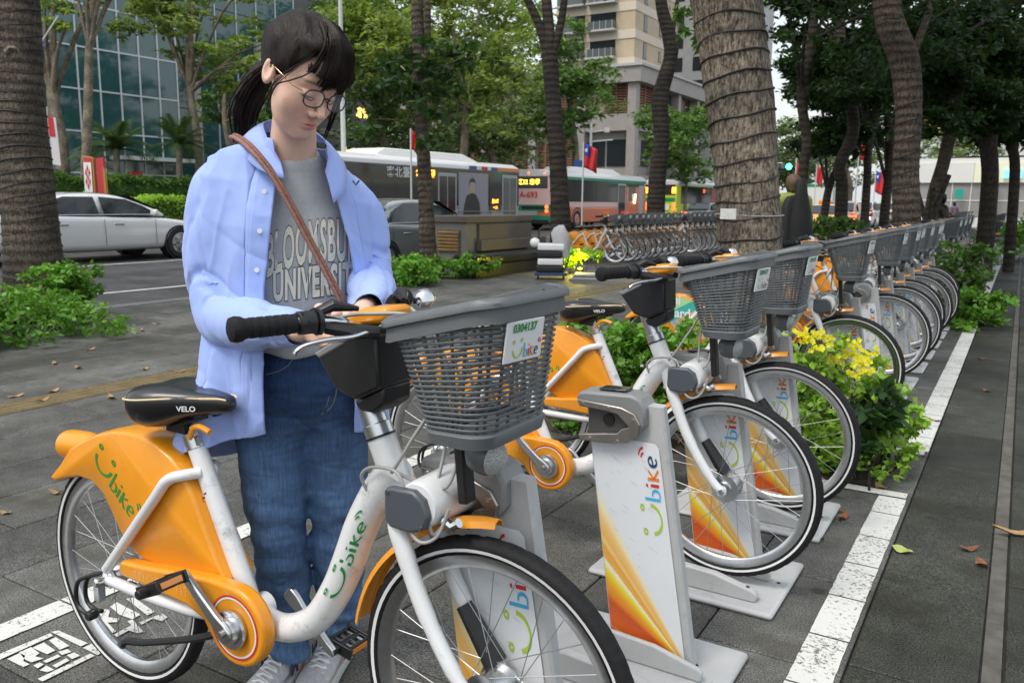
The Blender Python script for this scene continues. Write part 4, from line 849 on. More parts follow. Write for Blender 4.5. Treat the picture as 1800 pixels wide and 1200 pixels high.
# dark grove on the right
far_trunks = [
 ('thin dark trunk just right of the person with the black bag', [(1412, 400), (1410, 320), (1418, 250), (1409, 165), (1425, 80), (1440, -40)], 17, .10, (1350, 1500, -80, 120), 8),
 ('dark trunk below the green traffic light, leaning right', [(1478, 400), (1480, 330), (1476, 290), (1500, 230), (1490, 150), (1475, 60), (1480, -40)], 24, .17, (1400, 1560, -80, 175), 12),
 ('thin straight trunk left of the ringed trunk', [(1520, 395), (1524, 320), (1528, 250), (1545, 180), (1555, 60)], 26, .12, (1440, 1560, 0, 200), 9),
 ('thin trunk almost touching the ringed trunk', [(1552, 395), (1560, 330), (1568, 260), (1560, 200)], 28, .15, (1480, 1600, 60, 230), 8),
 ('leaning pale trunk propped by dark stakes', [(1626, 405), (1640, 350), (1660, 280), (1680, 180), (1690, 130), (1705, 60), (1715, -40)], 15.5, .115, (1600, 1760, -60, 140), 10),
 ('dark forked trunk above the far docking post', [(1736, 392), (1740, 320), (1738, 250), (1750, 180), (1745, 80), (1740, -40)], 16, .15, (1640, 1800, 20, 250), 14),
 ('dark trunk at the right edge of the picture', [(1782, 385), (1784, 300), (1776, 240), (1790, 160), (1800, 40)], 17, .10, (1720, 1860, 60, 270), 12),
 ('leaning thin trunk right of the person with the black bag', [(1445, 395), (1455, 340), (1470, 300), (1490, 265)], 27, .12, (1420, 1520, 130, 250), 6)]
for i, (lb, pts, d, r, (x0, x1, y0, y1), nc) in enumerate(far_trunks):
    p = [at(x, y, d) for x, y in pts]; p[0].z = -.02; cl = blobs(rt_, nc, x0, x1, y0, y1, d-2, d+3, 32, 62)
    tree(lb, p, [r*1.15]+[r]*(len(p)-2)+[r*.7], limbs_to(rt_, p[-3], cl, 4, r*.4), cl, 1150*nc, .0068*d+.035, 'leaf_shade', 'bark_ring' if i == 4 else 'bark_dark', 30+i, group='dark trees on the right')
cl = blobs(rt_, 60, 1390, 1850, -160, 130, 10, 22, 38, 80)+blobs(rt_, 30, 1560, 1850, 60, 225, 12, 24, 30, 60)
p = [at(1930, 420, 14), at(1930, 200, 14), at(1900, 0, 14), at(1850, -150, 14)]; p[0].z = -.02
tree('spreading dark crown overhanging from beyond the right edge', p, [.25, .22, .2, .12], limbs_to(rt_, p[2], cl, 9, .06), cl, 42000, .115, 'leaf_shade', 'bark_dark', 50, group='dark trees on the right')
for i, (x, y, lb) in enumerate(((1645, 310, 'first'), (1612, 340, 'second'), (1660, 330, 'third'))):
    q0 = at(1605+30*i, 398, 15.0); q0.z = 0; b = MB(); b.tube([q0, at((1668, 1640, 1612)[i], (308, 330, 335)[i], 15.1)], .045, 8)
    tag(b.build('tree_stake', M['bark_dark'], None, 60), ('long dark wooden stake leaning up to the right against the pale trunk', 'short dark wooden stake in the middle of the pale trunk props', 'upright dark wooden stake left of the pale trunk')[i], 'stake', 'stakes propping the pale trunk')
# trees across the road
def far_tree(label, base, top, d, r, cl, n, size, lm, seed, forks=6, group='trees across the road', flat=.6):
    p = [at(*base, d), at((base[0]*2+top[0])/3+4, (base[1]*2+top[1])/3, d), at((base[0]+top[0]*2)/3-3, (base[1]+top[1]*2)/3, d), at(*top, d)]; p[0].z = -.03
    tree(label, p, [r*1.1, r, r*.85, r*.6], limbs_to(rt_, p[2], cl, forks, r*.45), cl, n, size, lm, 'bark_tan', seed, group=group, flat=flat)
far_tree('thin pale trunk seen right beside the thick left trunk', (112, 345), (88, 90), 33, .26, blobs(rt_, 8, 60, 215, -60, 15, 32, 35, 26, 46, .4)+blobs(rt_, 4, 80, 130, 20, 110, 32, 34, 16, 26, .4), 2200, .26, 'leaf_light', 60, 7)
far_tree('layered light green tree in front of the glass building, left of the woman', (352, 350), (330, 70), 36, .17, blobs(rt_, 26, 215, 480, -60, 50, 34, 38, 26, 54, .33)+blobs(rt_, 18, 350, 490, 40, 165, 34, 38, 22, 42, .33)+blobs(rt_, 4, 210, 330, 40, 100, 35, 37, 18, 30, .33), 11000, .26, 'leaf_light', 61, 12)
far_tree('light green tree with several slim trunks behind the nearest bus', (800, 330), (835, 120), 40, .20, blobs(rt_, 46, 610, 930, -50, 140, 38, 43, 32, 66, .6)+blobs(rt_, 20, 720, 920, 110, 235, 38, 42, 24, 44, .6), 20000, .30, 'leaf_light', 62, 12)
far_tree('green tree behind the white roof of the nearest bus', (690, 340), (660, 170), 44, .24, blobs(rt_, 24, 590, 780, -20, 170, 42, 47, 34, 60, .7)+blobs(rt_, 10, 620, 720, 140, 235, 42, 46, 26, 44, .7), 12000, .30, 'leaf_mid', 63, 6)
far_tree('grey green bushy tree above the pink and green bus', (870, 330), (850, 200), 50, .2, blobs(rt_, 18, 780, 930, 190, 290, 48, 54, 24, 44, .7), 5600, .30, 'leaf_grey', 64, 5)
far_tree('round green tree right of the forked trunk', (1010, 340), (1005, 130), 48, .2, blobs(rt_, 26, 930, 1064, 50, 220, 46, 51, 24, 44, .6)+blobs(rt_, 4, 985, 1020, 210, 275, 47, 49, 18, 26, .7), 10000, .30, 'leaf_mid', 65, 8)
far_tree('dense round tree in front of the grey podium, behind the rearmost bus', (1200, 350), (1195, 230), 58, .25, blobs(rt_, 26, 1140, 1255, 200, 300, 55, 62, 22, 36, .7), 9000, .32, 'leaf_mid', 66, 4)
far_tree('slim tree just behind the glass building corner', (405, 345), (395, 150), 44, .16, blobs(rt_, 14, 370, 480, 100, 215, 42, 47, 20, 36, .5), 3600, .28, 'leaf_mid', 67, 6)
for i, (x0, x1, y0, y1, d, lb) in enumerate(((1370, 1460, 225, 300, 62, 'far grey green tree behind the red flags'), (1440, 1540, 235, 330, 70, 'far green tree behind the green traffic light'), (1520, 1640, 225, 330, 75, 'far green tree left of the white shop building'), (1650, 1740, 225, 290, 62, 'far tree above the white shop building'), (1350, 1420, 270, 330, 68, 'low far tree behind the person with the black bag'))):
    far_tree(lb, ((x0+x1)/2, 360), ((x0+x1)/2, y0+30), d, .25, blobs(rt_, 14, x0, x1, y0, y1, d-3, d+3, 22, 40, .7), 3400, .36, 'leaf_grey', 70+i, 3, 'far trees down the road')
far_tree('pale tree hanging over the glass building at the top left edge', (140, 345), (170, -40), 30, .16, blobs(rt_, 12, 90, 300, -160, -20, 28, 32, 40, 70, .5), 3000, .26, 'leaf_light', 80, 6)

# palms in front of the glass building
def palm(label, px, py, d, base_py, n, L, seed, hp=None):
    rng = random.Random(seed); c = at(px, py, d); g = at(px, base_py, d); g.z = -.02; root = thing('palm', label, 'palm', g, 0, 'palms before the glass building'); b = MB(); b.tube([(0, 0, 0), (.05, 0, (c-g).z*.5), c-g], [.16, .13, .12], 10); b.build('trunk', M['bark_tan'], root, 60)
    for k in range(n):
        a = 2*pi*k/n+rng.uniform(-.2, .2); e = rng.uniform(.15, 1.25); b = MB(); V = []; pts = []
        for i in range(12):
            t = i/11; r_ = L*t*cos(e)*(1+.1*t); z = L*(t*sin(e)-.75*t*t*cos(e)*.9); pts.append(c-g+Vector((cos(a)*r_, sin(a)*r_, z)))
        b.tube(pts, [.018*(1-.8*i/11) for i in range(12)], 4)
        for i in range(1, 12):
            d_ = (pts[i]-pts[i-1]).normalized(); s = d_.cross(Vector((0, 0, 1))).normalized()
            for sg in (-1, 1):
                for q in (0, .5):
                    o_ = pts[i-1]*(1-q)+pts[i]*q; l = L*.24*sin(pi*(i+q)/12.5)**.6; tip = o_+s*sg*l*.8+d_*l*.5+Vector((0, 0, -.25*l)); w = d_*.035
                    b.add([o_-w, o_+w, tip], [(0, 1, 2)])
        b.build('frond', M['leaf_palm'], root, 0)
palm('palm with arching fronds left of the red sign', 205, 262, 33.5, 345, 28, 1.85, 1); palm('palm with arching fronds right of the red sign', 315, 255, 34.5, 345, 26, 1.7, 2); palm('small palm low behind the trimmed hedge', 160, 290, 35, 345, 18, 1.2, 3)

# shrubs
def shrub(label, clumps, n, size, lm, seed, cat='shrub', name='shrub', base=None, stems=8, group=None, flowers=None, flat=.4, aspect=.6):
    rng = np.random.default_rng(seed); base = Vector(base) if base is not None else Vector((sum(c[0] for c, r in clumps)/len(clumps), sum(c[1] for c, r in clumps)/len(clumps), 0))
    root = thing(name, label, cat, base, 0, group); cl = [(Vector(c)-base, r) for c, r in clumps]
    P = clump_points(cl, n, rng, .35); P[:, 2] = np.maximum(P[:, 2], .015); V, F = leaf_quads(P, size, rng, flat, aspect); o = new_obj('foliage', raw_mesh('foliage', V, F, M[lm], False), root); o['kind'] = 'stuff'
    b = MB(); rd = random.Random(seed)
    for i in range(stems):
        c, r = rd.choice(cl); q = Vector((c[0]+rd.uniform(-.5, .5)*r[0], c[1]+rd.uniform(-.5, .5)*r[1], 0)); e = Vector(c)+Vector((rd.uniform(-.6, .6)*r[0], rd.uniform(-.6, .6)*r[1], rd.uniform(.2, .8)*r[2])); b.tube([q, (q+e)/2+Vector((rd.uniform(-.04, .04), rd.uniform(-.04, .04), 0)), e], [.007, .005, .003], 5)
    b.build('stems', M['bark_dark'], root, 60)['kind'] = 'stuff'
    if flowers:
        for c in flowers:
            b = MB(); q = Vector(c)-base
            for k in range(9):
                a0 = q+Vector((rd.uniform(-.040, .040), rd.uniform(-.040, .040), rd.uniform(-.022, .030)))
                for j in range(5):
                    an = 2*pi*j/5+k; ax_ = Vector((rd.uniform(.1, .9), -rd.uniform(.2, 1), rd.uniform(.2, .8))).normalized(); e1 = ax_.cross(Vector((0, 0, 1))).normalized(); e2 = e1.cross(ax_); d_ = e1*cos(an)+e2*sin(an)+ax_*.25; s = e2*cos(an)-e1*sin(an); b.add([a0, a0+d_*.009+s*.0085, a0+d_*.018, a0+d_*.009-s*.0085], [(0, 1, 2, 3)])
            b.build('flower_cluster', M['flower'], root, 0)
    return root
M['flower'] = leaf_material('yellow_petal', (.86, .80, .03), .22, var=.12)
def ell(x, y, z, rx, ry, rz): return (Vector((x, y, z)), (rx, ry, rz))
rs = random.Random(9)
shrub('low round shrub of small bright leaves around the thick left trunk', [ell(-8.1+rs.uniform(-.75, .65), 4.1+rs.uniform(-1.0, .62), rs.uniform(.14, .40), .32, .32, .18) for _ in range(34)], 11000, .065, 'leaf_shrub', 1)
shrub('leaning tuft on the right side of the left shrub', [ell(-8.35+rs.uniform(-.2, .2), 4.95+rs.uniform(-.22, .22), rs.uniform(.2, .55), .18, .18, .13) for _ in range(9)], 2200, .065, 'leaf_shrub', 2)
shrub('bushy shrub left of the slender ringed trunk', [ell(-8.3+rs.uniform(-.35, .35), 10.55+rs.uniform(-.4, .3), rs.uniform(.12, .36), .26, .26, .16) for _ in range(16)], 3600, .075, 'leaf_shrub', 3)
shrub('bushy shrub right of the slender ringed trunk', [ell(-8.25+rs.uniform(-.3, .3), 11.9+rs.uniform(-.3, .35), rs.uniform(.12, .3), .24, .24, .15) for _ in range(13)], 2800, .075, 'leaf_shrub', 4)
fl = [at(*q) for q in ((1432, 590, 4.15), (1448, 598, 4.2), (1420, 596, 4.2), (1466, 606, 4.2), (1486, 612, 4.25), (1495, 626, 4.2), (1478, 634, 4.2), (1460, 628, 4.2), (1512, 635, 4.15), (1520, 650, 4.1), (1506, 662, 4.1), (1524, 622, 4.2), (1440, 612, 4.1), (1498, 606, 4.3), (1410, 590, 4.2), (1514, 644, 4.0))]
shrub('yellow flowered shrub of lime leaves beside the docked wheels', [ell(rs.uniform(-1.1, -.56), rs.uniform(4.2, 4.75), rs.uniform(.1, .50), .17, .15, .12) for _ in range(34)]+[ell(rs.uniform(-.62, -.44), rs.uniform(4.3, 4.8), rs.uniform(.06, .30), .12, .12, .09) for _ in range(14)]+[ell(-.98, 4.35, .60, .16, .14, .10), ell(-.80, 4.45, .62, .14, .13, .10)], 5600, .048, 'leaf_lime', 5, flowers=fl, stems=26)
shrub('dark leaved plant hanging low at the right side of the flowered shrub', [ell(rs.uniform(-.62, -.48), rs.uniform(4.1, 4.4), rs.uniform(.06, .38), .09, .09, .08) for _ in range(7)], 240, .085, 'leaf_dark', 6, stems=6)
shrub('green shrub in the planting bed behind the scuffed bicycle', [ell(rs.uniform(-2.35, -1.4), rs.uniform(4.2, 4.75), rs.uniform(.12, .60), .2, .18, .13) for _ in range(34)], 7500, .05, 'leaf_shrub', 7, stems=16)
shrub('dark green shrub at the end of the near bicycle row', [ell(rs.uniform(-1.2, -.35), rs.uniform(10.7, 12.0), rs.uniform(.15, .75), .3, .3, .2) for _ in range(26)], 5200, .085, 'leaf_hedge', 8)
shrub('loose green plant spilling over the white line past the near row', [ell(rs.uniform(-.62, -.12), rs.uniform(10.1, 10.9), rs.uniform(.06, .34), .2, .2, .12) for _ in range(12)], 1700, .085, 'leaf_shrub', 9)
shrub('yellow green bush at the right edge beyond the far docking post', [ell(rs.uniform(-.5, .2), rs.uniform(24, 26.5), rs.uniform(.2, .9), .5, .5, .3) for _ in range(12)], 2200, .14, 'leaf_shrub', 10)
shrub('low green planting with small lamps behind the person with the black bag', [blob(rs.uniform(1435, 1515), rs.uniform(390, 408), rs.uniform(19, 21), 22, 13) for _ in range(14)], 2400, .12, 'leaf_mid', 11)
shrub('small plant lit yellow by a ground lamp beside the far bicycle row', [blob(rs.uniform(995, 1045), rs.uniform(445, 462), rs.uniform(15.2, 15.8), 18, 11) for _ in range(8)], 900, .09, 'leaf_lime', 12)
def hedge(label, a, b_, w, h, n, lm, seed):
    a, b_ = Vector(a), Vector(b_); rng = np.random.default_rng(seed); root = thing('hedge', label, 'hedge', (a+b_)/2, 0); L = (b_-a).length; d = (b_-a).normalized(); s = Vector((-d.y, d.x, 0))
    t = rng.uniform(-L/2, L/2, n); u = rng.uniform(-w/2, w/2, n); v = rng.uniform(.02, h, n); k = rng.integers(0, 3, n); u = np.where(k == 0, np.sign(u)*w/2*rng.uniform(.9, 1.05, n), u); v = np.where(k > 0, h*rng.uniform(.9, 1.04, n), v)
    v = v*(1+.04*np.sin(t*2.1)+.03*np.sin(t*5.3)); P = np.outer(t, d)+np.outer(u, s); P[:, 2] = v
    V, F = leaf_quads(P, .13, rng, .3, .6); o = new_obj('foliage', raw_mesh('foliage', V, F, M[lm], False), root); o['kind'] = 'stuff'
    b = MB(); b.box((0, 0, h*.46), (L, w*.86, h*.9), Matrix.Rotation(atan2(d.y, d.x), 3, 'Z')); b.build('stems', M['leaf_hedge'], root, 0)
hedge('bright trimmed hedge along the far side of the road', (-25.6, 9, 0), (-25.6, 27, 0), 1.0, 1.25, 26000, 'leaf_lime', 1)
hedge('taller dark trimmed hedge behind the bright hedge', (-28.4, 8, 0), (-28.4, 29, 0), 1.4, 1.95, 32000, 'leaf_hedge', 2)

rg_ = np.random.default_rng(77); gc = blobs(rt_, 70, 560, 930, 20, 300, 58, 66, 40, 80, .7); Pg = clump_points(gc, 26000, rg_); Vg, Fg = leaf_quads(Pg, .42, rg_, .5)
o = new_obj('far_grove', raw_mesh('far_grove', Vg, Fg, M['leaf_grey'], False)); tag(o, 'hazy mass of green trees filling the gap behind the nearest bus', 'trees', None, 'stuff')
# ------------------------------------------------------------------ buildings
M['teal_glass'] = mat('teal_glass', (.028, .095, .10), .06, spec=1.0); M['win_dark'] = mat('window_glass', (.02, .026, .028), .08, spec=.7)
M['mullion'] = mat('pale_mullion', (.66, .69, .69), .4); M['beige'] = mat('beige_tile_wall', (.47, .38, .26), .7, var=.1, vscale=.6, bump=.1, bscale=8); M['cream'] = mat('cream_band', (.60, .53, .42), .7, var=.06, vscale=.5)
M['granite'] = mat('grey_granite', (.30, .275, .255), .6, var=.10, vscale=.7); M['louver'] = mat('brown_louver', (.22, .095, .055), .6, var=.2, vscale=3); M['concrete'] = mat('pale_concrete', (.42, .42, .41), .7, var=.12, vscale=.6)
M['bldg_dark'] = mat('dark_grey_wall', (.11, .115, .115), .6, var=.15, vscale=.4); M['lit'] = mat('lit_window', (.6, .4, .15), .5, emit=(1, .62, .15), estr=1.6)
def mesh_box(name, d, m):
    b = MB(); b.box((0, 0, 0), d); return b.mesh(name, m, 0)
def put(name, me, loc, parent, rz=0, rx=0):
    o = new_obj(name, me, parent); o.location = loc; o.rotation_euler = (rx, 0, rz); return o
def part_box(name, lo, hi, m, parent, bevel=0):
    b = MB(); b.box([(lo[i]+hi[i])/2 for i in range(3)], [hi[i]-lo[i] for i in range(3)]); return b.build(name, m, parent, 0, bevel)
rb = random.Random(17)
# glass office block across the road
gb = thing('glass_office_building', 'glass office building with dark teal panes and pale mullions behind the left trees', 'building', (-45, 25, 0))
part_box('core', (-14, -14, -.1), (-.12, 9.4, 32), M['bldg_dark'], gb)
cw, ch = 1.27, 2.26; pm = mesh_box('glass_pane', (.03, cw-.07, ch-.07), M['teal_glass']); vm = mesh_box('mullion', (.10, .075, 32), M['mullion']); hm = mesh_box('transom', (.09, 23.5, .085), M['mullion'])
for i in range(13):
    y = 9.4-cw*i; put('mullion', vm, (.03, y, 16), gb)
    for k in range(11):
        if i < 12: put('glass_pane', pm, (rb.uniform(-.006, .006), y-cw/2, .35+ch*(k+.5)), gb, rb.uniform(-.012, .012))
for k in range(13): put('transom', hm, (.025, -2.35, .35+ch*k), gb)
part_box('lower_canopy', (-.1, 4.6, 3.4), (1.3, 9.6, 3.62), M['mullion'], gb)
part_box('side_wing', (-16, 9.45, -.1), (-3.2, 24, 30), M['bldg_dark'], gb)
pm2 = mesh_box('glass_pane', (.03, 1.75, ch-.07), M['teal_glass'])
for i in range(8):
    put('mullion', vm, (-3.13, 9.6+1.82*i, 15), gb)
    for k in range(11):
        if i < 7: put('glass_pane', pm2, (-3.16, 10.5+1.82*i, .35+ch*(k+.5)), gb, rb.uniform(-.012, .012))
for y in (12.2, 17.6):
    b = MB(); b.lathe([(.32, 0), (.32, 12)], (-1.8, y, 0), (0, 0, 1), 16); b.build('column', M['concrete'], gb, 40)
# office block half hidden by trees
ob = thing('office_building', 'dark grey office block behind the trees and the nearest bus, a few windows lit yellow', 'building', (-52, 53, 0))
part_box('wall', (-16, -9, -.1), (0, 9.5, 34), M['bldg_dark'], ob); wm = mesh_box('window', (.06, 1.5, 1.7), M['win_dark']); wl = mesh_box('window', (.06, 1.5, .9), M['lit']); bm_ = mesh_box('floor_band', (.3, 18.6, .5), M['granite'])
for k in range(9):
    put('floor_band', bm_, (.1, .25, 3.6*k+3.4), ob)
    for i in range(9):
        lit = (k == 1 and i in (6, 8)) or (k == 2 and i == 7); put('window', wl if lit else wm, (.02, -7.8+2*i, 3.6*k+(2.0 if not lit else 1.8)), ob)
# beige apartment tower on a grey podium
ab = thing('apartment_tower', 'beige apartment tower with cream bands on a grey podium with brown louvers', 'building', (-41, 96, 0))
part_box('podium_core', (-38, .9, -.1), (-.9, 44, 15.4), M['granite'], ab); part_box('podium_ledge', (-38.6, -.7, 15.5), (.7, 45, 17.3), M['granite'], ab); part_box('ledge_cap', (-38.8, -.95, 17.3), (.95, 45, 17.6), M['concrete'], ab)
for x in (-.0, -6.8, -13.8, -21, -28, -35): part_box('pillar', (x-1.1, -.25, -.1), (x, .88, 15.5), M['granite'], ab)
for y in (7.2, 14.5, 22, 30): part_box('pillar', (-.88, y-1.0, -.1), (.25, y, 15.5), M['granite'], ab)
part_box('podium_beam', (-38, -.1, 9.9), (-1.1, .85, 11.9), M['granite'], ab); part_box('podium_beam', (-.85, 1, 9.9), (.1, 44, 11.9), M['granite'], ab)
part_box('podium_beam', (-38, -.12, 3.2), (-1.1, .86, 4.6), M['granite'], ab); part_box('podium_beam', (-.86, 1, 3.2), (.12, 44, 4.6), M['granite'], ab)
lm_ = mesh_box('louver_slat', (2.5, .08, .16), M['louver']); fr_ = mesh_box('louver_frame', (2.62, .10, 3.3), M['louver']); pn = mesh_box('window', (2.5, .05, 3.2), M['win_dark'])
cw_ = mat('warm_window', (.32, .27, .20), .3, var=.2, vscale=2); pn2 = mesh_box('window', (2.3, .05, 3.1), cw_); post_ = mesh_box('louver_post', (.13, .16, 3.5), M['louver'])
for i in range(6):
    for j in range(2):
        x = -2.9-7*i-2.75*j
        put('window', pn2 if j else pn, (x, .80, 13.7), ab)
        for k in range(10 if (j == 0 or i == 0) else 3): put('louver_slat', lm_, (x, .60, 12.2+.32*k if (j == 0) else 14.6+.3*k), ab)
        for s in (-1.3, 0, 1.3): put('louver_post', post_, (x+s, .55, 13.7), ab)
        put('window', pn, (x, .80, 7.3), ab)
        if i in (1, 2, 3):
            for k in range(15): put('louver_slat', lm_, (x, .58, 5.1+.32*k), ab)
            for s in (-1.3, 0, 1.3): o = put('louver_post', post_, (x+s, .50, 7.3), ab); o.scale = (1.6, 1, 1.4)
for i in range(5):
    for j in range(2):
        y = 2.3+7.2*i+2.7*j
        put('window', pn, (-.80, y, 13.7), ab, pi/2); put('window', pn, (-.80, y, 7.4), ab, pi/2)
        if i == 0 or j == 0:
            for k in range(10): put('louver_slat', lm_, (-.60, y, 12.2+.32*k), ab, pi/2)
            for s in (-1.3, 0, 1.3): put('louver_post', post_, (-.55, y+s, 13.7), ab, pi/2)
X0, X1, Y0, Y1 = -11.6, -1.0, 1.0, 14.5
part_box('tower_wall', (X0, Y0, 17.6), (X1, Y1, 50), M['beige'], ab)
wv = mesh_box('window', (.06, .95, 1.75), M['win_dark']); wsill = mesh_box('window_frame', (.05, 1.1, 1.95), M['bldg_dark']); wv2 = mesh_box('window', (.06, .8, 1.2), M['win_dark']); wf2 = mesh_box('window_frame', (.05, .95, 1.35), M['bldg_dark']); ws = mesh_box('window', (.06, .35, .45), M['win_dark'])
bd = mesh_box('cream_band', (X1-X0+.2, .12, 1.0), M['cream']); bd2 = mesh_box('cream_band', (.12, Y1-Y0+.2, 1.0), M['cream']); rc_ = mesh_box('balcony_recess', (3.4, .10, 2.3), M['win_dark']); ra = mesh_box('balcony_rail', (3.5, .9, .95), mat('balcony_glass', (.10, .12, .12), .15, spec=.6)); sl_ = mesh_box('balcony_slab', (3.9, 1.2, .22), M['concrete']); rp = mesh_box('rail_post', (.06, .06, 1.0), M['concrete'])
for k in range(10):
    z = 18.2+3.2*k
    put('cream_band', bd, ((X0+X1)/2, Y0-.03, z-.1), ab); put('cream_band', bd2, (X1+.03, (Y0+Y1)/2, z-.1), ab)
    put('balcony_recess', rc_, (X1-4.2, Y0-.02, z+1.65), ab); put('balcony_slab', sl_, (X1-4.2, Y0-.5, z+.45), ab); put('balcony_rail', ra, (X1-4.2, Y0-.55, z+1.05), ab)
    put('balcony_recess', rc_, (X0+2.2, Y0-.02, z+1.65), ab); put('balcony_slab', sl_, (X0+2.2, Y0-.5, z+.45), ab); put('balcony_rail', ra, (X0+2.2, Y0-.55, z+1.05), ab)
    for s in range(5): put('rail_post', rp, (X1-5.85+.82*s, Y0-1.02, z+1.05), ab)
    for y, w, f in ((Y0+3.2, wv, wsill), (Y0+8.2, wv2, wf2)):
        put('window_frame', f, (X1+.02, y, z+1.5), ab); put('window', w, (X1+.035, y, z+1.5), ab)
    put('window', ws, (X1+.03, Y0+11.2, z+1.7), ab)
gt = thing('grey_tower', 'pale grey tower with balconies seen between the crooked trunk and the big trunk', 'building', (-40, 122, 0))
part_box('wall', (-12, 0, -.1), (0, 30, 60), M['concrete'], gt); wb = mesh_box('window', (.08, 2.0, 2.0), M['win_dark']); sb = mesh_box('balcony_slab', (1.4, 4.2, .3), M['concrete']); rb2 = mesh_box('balcony_rail', (1.2, 4.0, .8), mat('balcony_teal_glass', (.16, .24, .23), .2))
part_box('corner_pier', (-.3, -.6, 17), (.6, .9, 60), M['concrete'], gt)
wb2 = mesh_box('window', (2.0, .08, 2.0), M['win_dark'])
for k in range(12):
    for i in range(5):
        put('window', wb, (.02, 3.2+5.2*i, 18+3.3*k), gt)
        if i % 2: put('balcony_slab', sb, (.6, 3.2+5.2*i, 16.8+3.3*k), gt); put('balcony_rail', rb2, (.6, 3.2+5.2*i, 17.3+3.3*k), gt)
    for i in range(3): put('window', wb2, (-2.5-3.6*i, -.02, 18+3.3*k), gt)
# white pavilion at the end of the pavement
sp = thing('shop_pavilion', 'low white glazed pavilion with a pale yellow sign band at the far end', 'building', (-6.2, 60, 0))
M['pav'] = mat('white_panel', (.74, .74, .70), .5); M['signband'] = mat('pale_sign_band', (.70, .70, .52), .5, emit=(.9, .9, .6), estr=.12)
part_box('back_wall', (0, 3, -.05), (26, 9, 3.6), mat('pavilion_interior', (.40, .38, .35), .7), sp); part_box('sign_band', (-.2, -.1, 2.75), (3.3, .2, 3.95), M['pav'], sp); part_box('sign_band', (3.32, -.12, 2.75), (8.5, .2, 3.95), M['signband'], sp); part_box('sign_band', (8.52, -.1, 2.75), (26, .2, 3.95), M['signband'], sp); part_box('roof', (-.3, 0, 3.96), (26.3, 9, 4.25), M['pav'], sp); part_box('base_wall', (-.1, -.02, -.05), (26, .18, .62), M['pav'], sp)
gp = mesh_box('glass_pane', (.96, .03, 2.05), mat('pavilion_glass', (.32, .31, .30), .12, spec=.5, alpha=1)); gm = mesh_box('mullion', (.06, .07, 2.1), M['pav'])
for i in range(24):
    put('glass_pane', gp, (.6+1.05*i, .08, 1.69), sp); put('mullion', gm, (.08+1.05*i, .06, 1.69), sp)
part_box('transom', (0, .03, 1.62), (26, .12, 1.68), M['pav'], sp)
part_box('pylon', (4.05, -1.1, -.05), (4.55, -.6, 3.4), M['pav'], sp, .03)
b = MB(); b.lathe([(.16, 0), (.16, .05)], (4.3, -1.13, 2.05), (0, -1, 0), 16); b.build('pylon_lamp', mat('violet_lamp', (.3, .2, .8), .4, emit=(.35, .25, 1), estr=3), sp)
part_box('teal_sign', (2.4, -.5, 1.75), (2.85, -.4, 2.35), mat('teal_sign', (.02, .35, .28), .4), sp); part_box('blue_sign', (4.9, -.3, 3.0), (5.9, -.15, 3.5), mat('blue_sign', (.25, .6, .8), .4, emit=(.3, .75, 1), estr=.5), sp)
lb = thing('pale_building', 'pale building with orange and black triangles high above the pavilion', 'building', (-16, 118, 0))
part_box('wall', (0, 0, -.1), (30, 20, 13.6), mat('pale_far_wall', (.66, .66, .64), .7, var=.05), lb)
b = MB(); b.add([(2.6, -.05, 12.2), (6.6, -.05, 13.4), (6.6, -.05, 9.4)], [(0, 1, 2)]); b.build('orange_triangle', mat('orange_cladding', (.75, .40, .08), .6), lb, 0)
b = MB(); b.add([(6.7, -.05, 13.2), (6.7, -.05, 9.4), (8.2, -.05, 10.6)], [(0, 1, 2)]); b.add([(2.4, -.05, 9.0), (2.4, -.05, 11.6), (4.4, -.05, 9.4)], [(0, 1, 2)]); b.build('dark_triangle', M['bldg_dark'], lb, 0)
for k in range(3):
    for i in range(6): put('window', mesh_box('window', (2.2, .06, 1.4), M['win_dark']), (10+3*i, -.02, 3+3.6*k), lb)
ws_ = thing('far_shop_row', 'row of pale far shops at the right edge beyond the pavilion', 'building', (14, 85, 0))
part_box('wall', (-9, 0, -.1), (14, 12, 5.2), M['pav'], ws_); part_box('awning', (-9, -1.2, 3.0), (14, 0, 3.3), mat('red_awning', (.45, .06, .05), .6), ws_)
for i in range(6): part_box('shop_window', (-8+3.6*i, -.05, .4), (-5.2+3.6*i, .02, 2.7), M['win_dark'], ws_)
